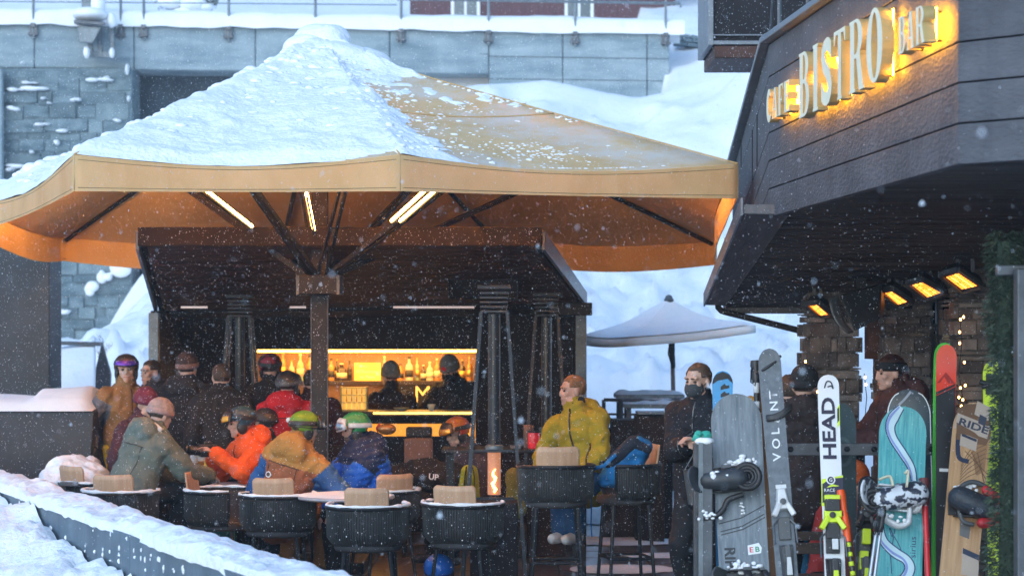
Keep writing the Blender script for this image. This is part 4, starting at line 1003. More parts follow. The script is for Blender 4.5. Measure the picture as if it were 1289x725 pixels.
mb.grid(bf, 30, 20); tag(mb.build('slope_snow', snow, smooth='all', solid=.1), 'snow drift leaning against the stair balustrade', 'snow', kind='stuff')
mb = MB(); mb.ell(P(88, 600, 18.4), (.2, .35, .16)); mb.ell(P(105, 603, 18.3), (.2, .3, .12)); mb.ell(P(75, 606, 18.3), (.15, .3, .12)); mb.ell(P(112, 583, 18.7), (.09, .15, .07))

mb.bx(0,0,0,0,0,0) if 0 else None
me = remesh(mb, .02, 6); wrinkle(me, .05, 3.5); wrinkle(me, .02, 9)
tag(link('corner_snow', me, snow_rough, smooth='all'), 'heap of snow pushed against the end of the dark planter box', 'snow', kind='stuff')
mb = MB(); 
for k in range(3): mb.bx(xw(84, 18), xw(107, 18), 17.7 + k * .1, 17.79 + k * .1, zw(608.5, 18), zw(603.5, 18))
mb.bx(xw(87, 18), xw(91, 18), 17.75, 17.95, 0, zw(608.6, 18)); mb.bx(xw(101, 18), xw(105, 18), 17.75, 17.95, 0, zw(608.6, 18))
tag(mb.build('slatted_crate', grey_metal, bev=.003), 'small slatted grey bench half covered by snow beside the planter', 'bench')

# long planter wall in front
PW = thing('planter_wall', 'long blue grey panelled parapet wall with snow on top in the lower left', 'wall', (-2.6, 12.9, 0))
W0, W1 = V((-4.9, 18.4, 0)), V((-.55, 8.6, 0)); wd = (W1 - W0).normalized(); wn = V((wd.y, -wd.x, 0))   # wn points to the camera side
if wn.y > 0: wn = -wn
f0, f1 = V((-3.80, 15.9, 0)), V((-1.26, 10.18, 0)); fd = (f1 - f0).normalized(); fn_ = V((fd.y, -fd.x, 0)); fn_ = fn_ if fn_.x < 0 else -fn_
ZP = .85; L0, L1 = -4.2, 8.0
cuts = [L0, -1.5, 1.22, 3.98, 6.6, L1]
mb = MB()
for a_, b_ in zip(cuts, cuts[1:]):
    p, q = f0 + fd * (a_ + .004), f0 + fd * (b_ - .004); n = -fn_ * .03
    mb.hexa([p, q, q + n, p + n, p + V((0, 0, ZP)), q + V((0, 0, ZP)), q + n + V((0, 0, ZP)), p + n + V((0, 0, ZP))])
mb.build('front_panel', planter_m, PW, bev=.004)
mb = MB(); p, q = f0 + fd * L0 - fn_ * .034, f0 + fd * L1 - fn_ * .034; n = -fn_ * .32; z = V((0, 0, ZP - .005))
mb.hexa([p, q, q + n, p + n, p + z, q + z, q + n + z, p + n + z]); mb.build('wall_core', dark_panel_m, PW)
mb = MB()
def wf(u, v):
    l = L0 + (L1 - L0) * u; a_ = pi * v; w = .34 + .05 * noise.noise(V((l * .9, 1, 2)))
    p = f0 + fd * l - fn_ * (.16 - cos(a_) * w * -.5 * -1)
    n = noise.noise(V((l * 1.3, v * 1.5, 0))) * .045 + noise.noise(V((l * 4, v * 3, 5))) * .028 + noise.noise(V((l * 11, v * 9, 5))) * .012 + .03 * max(0, noise.noise(V((l * 6, v * 7, 9))))
    p.z = ZP + .006 + (.05 + n) * sin(a_) ** .5 - (.025 + .03 * max(0, noise.noise(V((l * 5, 0, 1)))) if v == 0 else 0)
    return p
mb.grid(wf, 420, 22); tag(mb.build('parapet_snow', snow_rough, smooth='all'), 'lumpy snow lying along the top of the blue grey parapet', 'snow', kind='stuff')
mb = MB()                                                   # snow clinging to the panels
def smear(x, y, w, h):
    l = None; best = 1e9
    for k in range(400):
        t = L0 + (L1 - L0) * k / 400; p = f0 + fd * t; px = PX + p.x * F / p.y
        if abs(px - x) < best: best = abs(px - x); l = t
    p = f0 + fd * l; z = HC + (YH - y) * p.y / F; s = F / p.y
    for k in range(max(2, int(h / 9))):
        c = p + fd * rnd.uniform(-.5, .5) * w / s; c.z = z + rnd.uniform(-.5, .5) * h / s
        mb.ell(c + fn_ * .002, (rnd.uniform(.004, .012) * (w / 6) ** .5, rnd.uniform(.003, .007), rnd.uniform(.005, .020)), nu=7, nv=5)
for q in ((117, 672, 5, 22), (131, 690, 5, 18), (38, 655, 6, 30), (45, 675, 7, 26), (60, 683, 5, 20), (170, 702, 8, 22), (183, 707, 5, 26), (191, 703, 5, 14), (58, 668, 4, 20), (150, 704, 6, 30), (84, 690, 8, 30), (140, 700, 8, 24), (200, 712, 10, 20), (178, 690, 5, 30), (120, 700, 8, 26), (65, 670, 7, 30), (220, 716, 6, 16), (150, 704, 4, 16), (98, 708, 4, 10), (25, 632, 3, 10), (206, 712, 5, 12), (230, 718, 6, 10), (75, 692, 4, 14), (108, 690, 4, 8), (160, 680, 4, 8), (140, 672, 3, 6)): smear(*q)
tag(mb.build('clinging_snow', snow_rough, smooth='all'), 'small smears of snow stuck to the blue grey parapet panels', 'snow', kind='stuff')
mb = MB()
def bankf(u, v):
    p = P(-170 + 290 * u, 0, 13.6 - 3.6 * u); l = v
    x = -170 + 290 * u; yt = interp(x, [(-170, 575), (0, 640), (20, 655), (34, 684), (58, 703), (95, 728), (125, 752)])
    base = f0 + fd * (-3.6 + 8.3 * u); q = base + fn_ * (.02 + 1.9 * v)
    s = F / base.y; zt = HC + (YH - yt) / s
    q.z = max(-.1, zt * (1 - v ** 1.5) + .10 * noise.noise(V((q.x * 2, q.y * 2, 0))) + .05 * noise.noise(V((q.x * 7, q.y * 7, 3))) + .03 * noise.noise(V((q.x * 16, q.y * 16, 3))) - .12 * v)
    return q
mb.grid(bankf, 120, 60); tag(mb.build('snow_bank', snow_rough, smooth='all'), 'rough snow bank piled against the parapet in the lower left corner', 'snow', kind='stuff')

# ================================================================ chairs and tables
ply = mat('pale_plywood', (.42, .25, .15), .5, col2=(.54, .34, .21), scale=4, bump=.1, stretch=(6, 1, .6), detail=9)
cord = mat('black_cord', (.03, .034, .036), .6, var=.3, scale=20)
seat_m = mat('dark_seat_pad', (.03, .03, .033), .8, var=.3)
table_m = mat('pale_grey_tabletop', (.42, .42, .45), .5, var=.1, scale=6)
def make_chair(name, label, cat, loc, rz, group, zs_, zr, w=.29, snowy=True, plate=True):
    """round cord shell open to the front (-Y local = front); zs_ seat height, zr rail height"""
    T = thing(name, label, cat, loc, group); T.rotation_euler = (0, 0, rz)
    A0_, A1_ = R(-32), R(212)                                # shell runs round the back (+Y)
    def ring(a, r): return V((r * cos(a), r * .93 * sin(a), 0))
    H = zr - zs_
    def prof(t):                                            # radius along the height, rounded into the seat
        return w * (.62 + .38 * min(1, t / .28) ** .55) if t < .28 else w * (1.0 + .02 * (t - .28))
    mb = MB(); N = 64
    for i in range(N + 1):
        a = A0_ + (A1_ - A0_) * i / N
        mb.tube([ring(a, prof(t)) + V((0, 0, zs_ + H * t - .01)) for t in (0.0, .08, .18, .3, .65, .985)], .0052, 5, caps=False)
    mb.build('cord_shell', cord, T, True, local=True)
    mb = MB(); K = 36
    mb.grid(lambda u, v: ring(A0_ + (A1_ - A0_) * u, prof(v) - .009) + V((0, 0, zs_ + H * v - .01)), K, 8); mb.build('shell_lining', seat_m, T, 'all', local=True, solid=.005)
    mb = MB(); pts = [ring(A0_ + (A1_ - A0_) * i / K, w * 1.02) + V((0, 0, zr)) for i in range(K + 1)]
    mb.tube(pts, .015, 8); 
    mb.tube([ring(A0_ + (A1_ - A0_) * i / K, w * .64) + V((0, 0, zs_ - .012)) for i in range(K + 1)], .013, 8)
    mb.tube([pts[0], ring(A0_, w) + V((0, 0, zs_ + .1)), ring(A0_, w * .66) + V((0, 0, zs_ - .01))], .013, 6); mb.tube([pts[-1], ring(A1_, w) + V((0, 0, zs_ + .1)), ring(A1_, w * .66) + V((0, 0, zs_ - .01))], .013, 6)
    mb.build('frame', black_metal, T, True, local=True)
    mb = MB(); mb.lathe([(.0, zs_ - .02), (w * .8, zs_ - .02), (w * .84, zs_ + .0), (w * .8, zs_ + .035), (.0, zs_ + .045)], n=24); mb.build('seat', seat_m, T, 'all', local=True)
    if plate:
        mb = MB(); ht = .15
        def bp(u, v):
            x = (u - .5) * .315; cx = abs(u - .5) * 2; e = max(0, cx - .80) / .20; v2 = -.12 + (ht + .12) * v - (.028 * e * e if v > .5 else 0) + .008 * (cx * cx - .3) * v
            return V((x * (.97 + .03 * v), w * .76 - x * x * 1.1 + .035 * v, zr + v2))
        mb.grid(bp, 24, 6); mb.build('backrest', ply, T, 'all', local=True, solid=.014)
    for sx, sy in ((-1, -1), (1, -1), (1, 1), (-1, 1)):
        mb = MB(); mb.tube([(sx * w * .55, sy * w * .5, zs_ - .02), (sx * w * .72, sy * w * .66, 0)], [.016, .012], 8); mb.build('leg', black_metal, T, True, local=True)
    if zs_ > .6:
        mb = MB(); q = [(sx * w * .66, sy * w * .60, .33) for sx, sy in ((-1, -1), (1, -1), (1, 1), (-1, 1))]
        for i in range(4): mb.tube([q[i], q[(i + 1) % 4]], .011, 6)
        mb.build('foot_rail', black_metal, T, True, local=True)
    if snowy:
        mb = MB(); lp = []; lr = []
        for i in range(60):
            a = A0_ + (A1_ - A0_) * i / 59; lp.append(ring(a, w * 1.02) + V((0, 0, zr + .016))); lr.append(.012 + .011 * max(-.6, noise.noise(V((a * 4, zr, loc[0] * 3)))))
        mb.tube(lp, lr, 7)
        for i in range(9):
            a = R(80) + rnd.gauss(0, .5); mb.ell(ring(a, w * 1.005) + V((0, 0, zs_ + rnd.uniform(.04, .2))), [rnd.uniform(.003, .008) for _ in range(3)], nu=6, nv=4)
        mb.build('snow_rim', snow_rough, T, 'all', local=True)
    return T
CG = 'round cord chairs with plywood backs on the terrace'
def cl(x, Y): return (xw(x, Y), Y, 0)
BACK = R(180)
make_chair('cord_chair', 'empty snow rimmed chair nearest the parapet, in front of the white round table', 'chair', cl(463, 15.35), BACK + R(2), CG, .475, .765)
make_chair('cord_chair', 'snow rimmed chair holding the man in the mustard and rust vest', 'chair', cl(350, 16.45), BACK + R(-3), CG, .475, .76)
make_chair('cord_chair', 'empty snow rimmed chair above the blue helmet, right of the front chair', 'chair', cl(583, 15.55), BACK + R(-14), CG, .475, .765)
make_chair('cord_chair', 'chair holding the man in the blue jacket and white goggles', 'chair', cl(482, 17.1), BACK + R(28), CG, .475, .745)
make_chair('cord_chair', 'empty sideways chair in front of the man in the orange jacket', 'chair', cl(276, 17.0), R(82), CG, .475, .755)
make_chair('cord_chair', 'chair with orange lit plywood back behind the person in the green parka', 'chair', cl(152, 16.75), BACK + R(-4), CG, .475, .765)
make_chair('cord_chair', 'leftmost chair, half hidden behind the snow on the parapet', 'chair', cl(118, 18.0), BACK + R(-42), CG, .475, .75)
T = thing('lounge_chair', 'dark chair with a brown back and black headrest behind the man in the blue jacket', 'chair', cl(526, 19.2))
Yq = 19.2; mb = MB(); mb.bx(xw(509, Yq), xw(545, Yq), Yq - .05, Yq, zw(596, Yq), zw(551, Yq)); mb.build('backrest', mat('brown_chair_leather', (.16, .085, .06), .5, var=.15, scale=9, bump=.2), T, bev=.02)
mb = MB(); mb.bx(xw(511, Yq), xw(544, Yq), Yq - .04, Yq + .05, zw(551, Yq) + .004, zw(537, Yq)); mb.build('headrest', black_metal, T, bev=.02)
mb = MB(); mb.bx(xw(506, Yq), xw(548, Yq), Yq + .01, Yq + .46, .50, .60); mb.build('seat', seat_m, T, bev=.02)
for x_ in (508, 546):
    for y_ in (.03, .42): mb = MB(); mb.tube([(xw(x_, Yq), Yq + y_, 0), (xw(x_, Yq), Yq + y_, .5)], .015, 8); mb.build('leg', black_metal, T, True)
SGp = 'tall cord bar stools on the terrace'
make_chair('bar_stool', 'tall bar stool with plywood back in front of the man in the yellow jacket', 'bar stool', cl(700, 15.8), BACK + R(2), SGp, .75, 1.03, w=.275, snowy=False)
make_chair('bar_stool', 'tall bar stool turned sideways holding the blue backpack', 'bar stool', cl(788, 16.1), R(-78), SGp, .75, 1.02, w=.27, snowy=False)
def round_table(label, x, y, Y, r, rect=False, snow_top=False):
    z = zw(y, Y); X = xw(x, Y)
    T = thing('terrace_table', label, 'table', (X, Y, 0))
    mb = MB(); mb.lathe([(0, z - .03), (r * .96, z - .03), (r, z - .018), (r, z - .006), (r * .98, z), (0, z)], (X, Y, 0), 48); mb.build('tabletop', table_m, T, smooth=True)
    mb = MB(); mb.tube([(X, Y, .03), (X, Y, z - .03)], .032, 10); mb.build('column', black_metal, T, True)
    mb = MB(); mb.lathe([(0, 0), (.22, 0), (.22, .012), (.04, .03), (0, .03)], (X, Y, 0), 24); mb.build('base', black_metal, T, smooth=True)
    if snow_top:
        mb = MB()
        def tf(u, v):
            a = 2 * pi * u; q = V((X + r * .985 * v * cos(a), Y + r * .985 * v * sin(a), 0)); q.z = z + .002 + .014 * (1 - v ** 6) * (1 + .5 * noise.noise(q * 6)); return q
        mb.grid(tf, 48, 10, closed_u=True); mb.build('snow_layer', snow, T, 'all')
    return T, z
_, zt1 = round_table('round white table covered with snow between the front chairs', 435, 623, 16.35, .375, snow_top=True)
_, zt2 = round_table('small round table beside the man in the mustard vest', 316, 609, 17.7, .37)
_, zt3 = round_table('table with amber drinks between the green parka and the orange jacket', 248, 597, 18.4, .36)
# high table with things on it
T = thing('high_table', 'tall narrow black bar table beside the patio heater in the middle', 'table', (xw(640, 17), 17, 0))
z = zw(565, 17); mb = MB(); mb.bx(xw(556, 17), xw(742, 17), 16.95, 17.45, z - .03, z); mb.build('tabletop', black_metal, T, bev=.006)
for x in (566, 734):
    mb = MB(); mb.bx(xw(x, 17) - .03, xw(x, 17) + .03, 17.15, 17.22, 0, z - .03); mb.build('leg', black_metal, T, bev=.004)
HZ = z
red_m = mat('red_lantern_glass', (.45, .02, .03), .25, var=.3, emit=(.8, .03, .04), estr=.12)
T = thing('red_lantern', 'small red candle lantern standing on the high bar table', 'lantern', (xw(672, 17.1), 17.1, HZ))
mb = MB(); mb.lathe([(0, .002), (.045, .002), (.048, .02), (.048, .12), (.044, .13)], (xw(672, 17.1), 17.1, HZ), 16); mb.build('glass', red_m, T, smooth=True)
mb = MB(); mb.lathe([(.05, .126), (.05, .14), (.046, .14)], (xw(672, 17.1), 17.1, HZ), 16); mb.build('rim', black_metal, T, smooth=True)
mb = MB(); X = xw(665, 17.25); mb.lathe([(0, .0), (.04, .0), (.04, .17), (.034, .18), (0, .18)], (X, 17.25, HZ), 14); tag(mb.build('dark_cup', mat('cardboard', (.10, .07, .06), .8), smooth=True), 'brown paper cup behind the red lantern', 'cup')
mb = MB(); mb.bx(xw(642, 17.1), xw(656, 17.1), 17.0, 17.1, HZ + .001, HZ + .03); tag(mb.build('napkin_box', grey_metal, bev=.004), 'flat grey napkin box beside the red lantern', 'box')
# drinks by the orange jacket
am = mat('amber_drink', (.28, .11, .03), .15, var=.2, spec=.6); yl = mat('pale_beer', (.55, .48, .12), .15, spec=.6)
for x, h, m, lab in ((245, .17, am, 'short tumbler of amber drink on the table, left of the pale beer'), (254, .20, am, 'tall glass of dark amber drink on the table by the orange sleeve'), (261, .22, yl, 'glass of pale yellow beer next to the amber drinks')):
    X = xw(x, 18.35); T = thing('drink_glass', lab, 'glass', (X, 18.35, zt3)); mb = MB(); mb.lathe([(0, .002), (.03, .002), (.038, h * .72), (0, h * .72)], (X, 18.35, zt3), 14); mb.build('drink', m, T, smooth=True)
    mb = MB(); mb.lathe([(.0385, h * .6), (.042, h), (.039, h)], (X, 18.35, zt3), 14); mb.build('glass_rim', gl if 0 else mat('clear_rim', (.35, .38, .4), .1, spec=.7), T, smooth=True)

# ================================================================ pyramid patio heaters
gtube = mat('hazy_heater_glass', (.02, .023, .03), .3, spec=.4, var=.2)
flame_m = mat('flame', (1, .6, .2), .5, emit=(1.0, .36, .05), estr=14.0)
warm_glass = mat('glowing_heater_glass', (.30, .16, .11), .2, emit=(1.0, .36, .15), estr=.22)
heater_m = mat('dark_blue_steel', (.02, .026, .036), .45, var=.2, metal=.4)
def make_heater(label, x, Y, zt=2.28):
    X = xw(x, Y); T = thing('pyramid_heater', label, 'patio heater', (X, Y, 0), 'pyramid gas heaters around the kiosk front')
    c = []
    for sx, sy in ((-1, -1), (1, -1), (1, 1), (-1, 1)):
        a, b = V((sx * .10, sy * .10, zt - .12)), V((sx * .25, sy * .25, 0)); c.append((a, b))
        mb = MB(); mb.beam(a, b, .026, .026); mb.build('post', heater_m, T, local=True)
    mb = MB()
    for k in range(5): mb.bx(-.105, .105, -.105, .105, zt - .12 + k * .035, zt - .105 + k * .035)
    mb.build('vent_grille', mat('vent_steel', (.05, .058, .07), .5, metal=.3), T, bev=.003, local=True)
    mb = MB(); mb.prism([(-.125, -.125, zt + .055), (.125, -.125, zt + .055), (.125, .125, zt + .055), (-.125, .125, zt + .055)], (0, 0, .03)); mb.build('top_cap', heater_m, T, bev=.004, local=True)
    mb = MB(); mb.tube([(0, 0, 1.16), (0, 0, zt - .13)], .046, 20); mb.build('glass_tube', gtube, T, True, local=True)
    mb = MB(); mb.lathe([(.05, 1.10), (.068, 1.105), (.068, 1.15), (.05, 1.16)], n=20); mb.build('tube_collar', steel, T, True, local=True)
    mb = MB(); mb.lathe([(.05, .78), (.05, 1.10)], n=20); mb.build('burner_tube', warm_glass, T, True, local=True)
    mb = MB(); pts = [V((.012 * sin(k * 1.7), -.052 - .004 * cos(k), .80 + k * .022)) for k in range(9)]; mb.tube(pts, [.006, .012, .009, .013, .008, .012, .008, .006, .003], 7); mb.build('flame', flame_m, T, True, local=True)
    mb = MB(); mb.box((0, 0, .37), (.36, .36, .72)); mb.build('gas_cabinet', kiosk_m, T, bev=.01, local=True)
    for zz in (.76, 1.12): mb = MB(); mb.box((0, -.19 + zz * .05, zz), (.38 - zz * .09, .012, .018)); mb.build('cross_rail', heater_m, T, local=True)
    return T
h0 = make_heater('pyramid patio heater with a visible flame standing in the middle of the terrace', 622, 16.3)
h1 = copy_tree(h0); h1.location = (xw(688, 19.4), 19.4, 0); h1['label'] = 'pyramid patio heater in the dark behind the man in the yellow jacket'
h2 = copy_tree(h0); h2.location = (xw(302, 20.2), 20.2, 0); h2['label'] = 'pyramid patio heater in the dark at the left end of the lit bar'
# ================================================================ ski rack
YR = 12.62
RK = thing('ski_rack', 'grey steel ski rack of flat bolted rail and a square post with snow on top', 'ski rack', (xw(888, 12.3), 12.4, 0))
mb = MB(); mb.bx(xw(884, YR), xw(1290, YR), YR, YR + .02, zw(573, YR), zw(558, YR)); mb.build('rail', grey_metal, RK, bev=.003)
mb = MB(); mb.bx(xw(884, YR), xw(1290, YR), YR, YR + .02, zw(760, YR), zw(745, YR)); mb.build('lower_rail', grey_metal, RK, bev=.003)
mb = MB(); a, b = xw(880, 12.2), xw(897, 12.2); mb.bx(a, b, 12.2, 12.29, 0, zw(557, 12.2)); mb.bx(a, b, 12.53, 12.615, 0, zw(557, 12.6)); mb.build('post', grey_metal, RK, bev=.004)
mb = MB(); mb.bx(a - .004, a + .022, 12.193, 12.199, 0, zw(557, 12.2)); mb.build('post_flange', steel, RK)
mb = MB()
for x in (995, 1031, 1066, 1100, 1150, 1172, 1190, 1235): mb.lathe([(0, 0), (.018, 0), (.018, .012), (.010, .02), (0, .02)], (xw(x, YR), YR - .0, zw(565, YR)), 6, M=Matrix.Rotation(R(90), 3, 'X'))
mb.build('bolt', black_metal, RK)
mb = MB()
for i in range(5): mb.ell(((a + b) / 2 + rnd.uniform(-.02, .02), 12.245 + rnd.uniform(-.02, .02), zw(556, 12.2)), (.04, .04, .022), nu=12, nv=7)
mb.build('snow_top', snow, RK, 'all')

# ================================================================ boards and skis
class Lean:
    """plank leaning on the rack: frame from two photograph points on its middle line"""
    def __init__(s, x1, y1, x2, y2, Zt, Zb, roll=0.0):
        s.x1, s.y1 = x1, y1; yb = YH + HC * F / Zb; xb = x1 + (x2 - x1) * (yb - y1) / (y2 - y1)
        s.yb, s.xb = yb, xb; s.top = P(x1, y1, Zt); s.base = P(xb, yb, Zb); s.Zt, s.Zb = Zt, Zb
        z = (s.top - s.base); s.L = z.length; z.normalize(); y = V((0, 1, 0)); y = (y - z * y.dot(z)).normalized(); x = y.cross(z)
        m = Matrix((x, y, z)).transposed() @ Matrix.Rotation(roll, 3, 'Z'); s.M = Matrix.Translation(s.base) @ m.to_4x4()
    def l(s, x, y):
        t = (s.yb - y) / (s.yb - s.y1)
        # perspective-correct enough for a small lean
        Z = s.Zb + (s.Zt - s.Zb) * t; xc = s.xb + (s.x1 - s.xb) * t
        return ((x - xc) * Z / F, t * s.L)
def rocker(z, L): 
    e = max(0, (z / L - .86) / .14); return -.03 * e * e if L > 0 else 0
def plank(mb, L, hw, th=.011, N=56, front=0, back=1, rk=1.0):
    global CUR_L
    CUR_L = L * rk; rows = []
    for i in range(N + 1):
        t = i / N; t = t if t < .5 else .5 + (1 - (1 - (t - .5) * 2) ** 1.5) * .5
        rows.append((t * L, hw(t), rocker(t * L, L) * rk))
    K = 6
    F_ = []; Bk = []
    for z, w, y in rows:
        F_.append([V((w * (2 * k / K - 1), y - th / 2, z)) for k in range(K + 1)]); Bk.append([V((w * (2 * k / K - 1), y + th / 2, z)) for k in range(K + 1)])
    for A, mi in ((F_, front), (Bk, back)):
        vs = [p for r_ in A for p in r_]; mb.add(vs, [(j * (K + 1) + k, j * (K + 1) + k + 1, (j + 1) * (K + 1) + k + 1, (j + 1) * (K + 1) + k) for j in range(N) for k in range(K)], mi)
    for side in (0, K):
        vs = []; 
        for j in range(N + 1): vs += [F_[j][side], Bk[j][side]]
        mb.add(vs, [(2 * j, 2 * j + 1, 2 * j + 3, 2 * j + 2) for j in range(N)], back)
    return mb
def board_hw(W, wl=.02, tail=.09, nose=.10, pw_=.5):
    def f(t):
        w = W * (1 - wl * 2 * sin(pi * t))
        if t > 1 - nose: w *= max(0.0, 1 - ((t - 1 + nose) / nose) ** 2.2) ** pw_
        if t < tail: w *= max(0.0, 1 - ((tail - t) / tail) ** 2.2) ** pw_
        return max(w, .0005)
    return f
def ski_hw(tip, waist, tail, nose=.045, sq=2.4):
    def f(t):
        w = (tail + (waist - tail) * sin(min(t / .48, 1) * pi / 2)) if t < .48 else waist + (tip - waist) * ((t - .48) / .52) ** 1.6
        if t > 1 - nose: w *= max(0.0, 1 - ((t - 1 + nose) / nose) ** sq) ** .5
        if t < .01: w *= .9
        return max(w, .0005)
    return f
def dec(mb, L, pts, mi, dy=.0015, th=.011, rk=1.0):
    """flat painted figure on the face of a plank, outline in local (x, z)"""
    vs = [V((x, -th / 2 - dy + rocker(z, L) * rk, z)) for x, z in pts]
    mb.add(vs, [list(range(len(vs)))], mi)
def dec_strip(mb, L, line, widths, mi, dy=.0015, th=.011):
    P2 = []
    for i, p in enumerate(line):
        a = line[max(i - 1, 0)]; b = line[min(i + 1, len(line) - 1)]; dx, dz = b[0] - a[0], b[1] - a[1]; l = math.hypot(dx, dz) or 1
        w = widths[i] if isinstance(widths, list) else widths
        P2.append(((p[0] - dz / l * w / 2, p[1] + dx / l * w / 2), (p[0] + dz / l * w / 2, p[1] - dx / l * w / 2)))
    vs = []
    for q in P2:
        for x, z in q: vs.append(V((x, -th / 2 - dy + rocker(z, L), z)))
    mb.add(vs, [(2 * i, 2 * i + 1, 2 * i + 3, 2 * i + 2) for i in range(len(P2) - 1)], mi)
def smooth_line(pts, n=8):
    out = []
    for i in range(len(pts) - 1):
        p0, p1, p2, p3 = pts[max(i - 1, 0)], pts[i], pts[i + 1], pts[min(i + 2, len(pts) - 1)]
        for k in range(n):
            t = k / n; out.append(tuple(.5 * (2 * p1[d] + (p2[d] - p0[d]) * t + (2 * p0[d] - 5 * p1[d] + 4 * p2[d] - p3[d]) * t * t + (3 * p1[d] - p0[d] - 3 * p2[d] + p3[d]) * t ** 3) for d in (0, 1)))
    return out + [pts[-1]]
def bend(mb, k, _):
    for v in mb.v[k:]: v.y += rocker(v.z, CUR_L)
def vtext(mb, word, size, lx, lz, mi, sx=1.0, bold=0.0, up=True, dy=.0018, th=.011):
    """lettering reading upwards along the plank"""
    X, Yv = (V((0, 0, 1)), V((-1, 0, 0))) if up else (V((0, 0, -1)), V((1, 0, 0)))
    bend(mb, len(mb.v), mb.text(word, size, (lx, -th / 2 - dy, lz), X, Yv, mi, sx, bold=bold))
def htext(mb, word, size, lx, lz, mi, sx=1.0, bold=0.0, dy=.0018, th=.011):
    bend(mb, len(mb.v), mb.text(word, size, (lx, -th / 2 - dy, lz), (1, 0, 0), (0, 0, 1), mi, sx, bold=bold))

c_black = mat('black_ink', (.012, .012, .015), .4); c_white = mat('white_ink_gloss', (.75, .77, .8), .35, var=.03)
edge_st = mat('ski_edge', (.25, .26, .28), .35, metal=.6)
plast_b = mat('black_plastic', (.018, .018, .02), .45, var=.3, bump=.1, scale=20)
plast_g = mat('dark_grey_plastic', (.07, .075, .08), .45, var=.2)
plast_w = mat('white_plastic', (.62, .64, .66), .4, var=.08, scale=30)
neon = mat('neon_yellow', (.62, .80, .03), .4, var=.05); orange_p = mat('neon_orange', (.85, .10, .01), .4, var=.05)
def snow_bits(mb, spots, y=-.03, r=(.008, .022)):
    for x, z, k in spots:
        for i in range(k): mb.ell((x + rnd.gauss(0, .018), y + rnd.uniform(-.01, .012), z + rnd.gauss(0, .014)), (rnd.uniform(*r), rnd.uniform(*r) * .8, rnd.uniform(*r) * .8), nu=8, nv=6)

def board_binding(T, lx, lz, body, accent, strap, tilt=0.0, sc=1.0, flip=1):
    """snowboard binding: base plate and disc, high back, ankle and toe straps"""
    Rm = Matrix.Translation((lx, -.006, lz)) @ Matrix.Rotation(tilt, 4, 'Y') @ Matrix.Scale(sc, 4)
    root = None
    mb = MB(); mb.box((0, -.008, 0), (.27, .014, .10)); mb.lathe([(0, 0), (.05, 0), (.05, .008), (0, .008)], (0, -.014, 0), 20, M=Matrix.Rotation(R(90), 3, 'X'))
    for s in (-1, 1): mb.prism([(-.11, -.014, s * .052), (.11, -.014, s * .052), (.06, -.075, s * .055), (-.10, -.05, s * .055)], (0, 0, .010 * s))
    mb.v = [Rm @ p for p in mb.v]; root = mb.build('binding', body, T, bev=.003, local=True)
    mb = MB()
    def hb(u, v):
        a = R(-78 + 156 * u); r = .062 + .006 * v; h = .20 * v * (1 - .25 * abs(u - .5) ** 2 * 4)
        return V((-.105 * flip - flip * (h * .42) + flip * .0 - flip * r * .35 * cos(a), -.03 - h * .8, r * sin(a)))
    mb.grid(hb, 14, 10); mb.v = [Rm @ p for p in mb.v]; mb.build('high_back', accent, root, 'all', local=True, solid=.009 * sc)
    for x0, hgt, wd in ((-.02, .105, .045), (.085, .075, .03)):
        mb = MB(); pts = []
        for k in range(13):
            a = pi * k / 12; pts.append(V((x0 * flip + .02 * sin(a), -.02 - hgt * sin(a) ** .7, .062 * cos(a))))
        mb.tube(pts, wd / 2, 8, flat=.22, side=(1, 0, 0)); mb.v = [Rm @ p for p in mb.v]; mb.build('strap', strap, root, 'all', local=True)
    mb = MB(); mb.box((.0, -.085, .06), (.05, .025, .018)); mb.box((.085, -.06, .06), (.03, .02, .015)); mb.v = [Rm @ p for p in mb.v]; mb.build('buckle', plast_g, root, bev=.003, local=True)
    return root
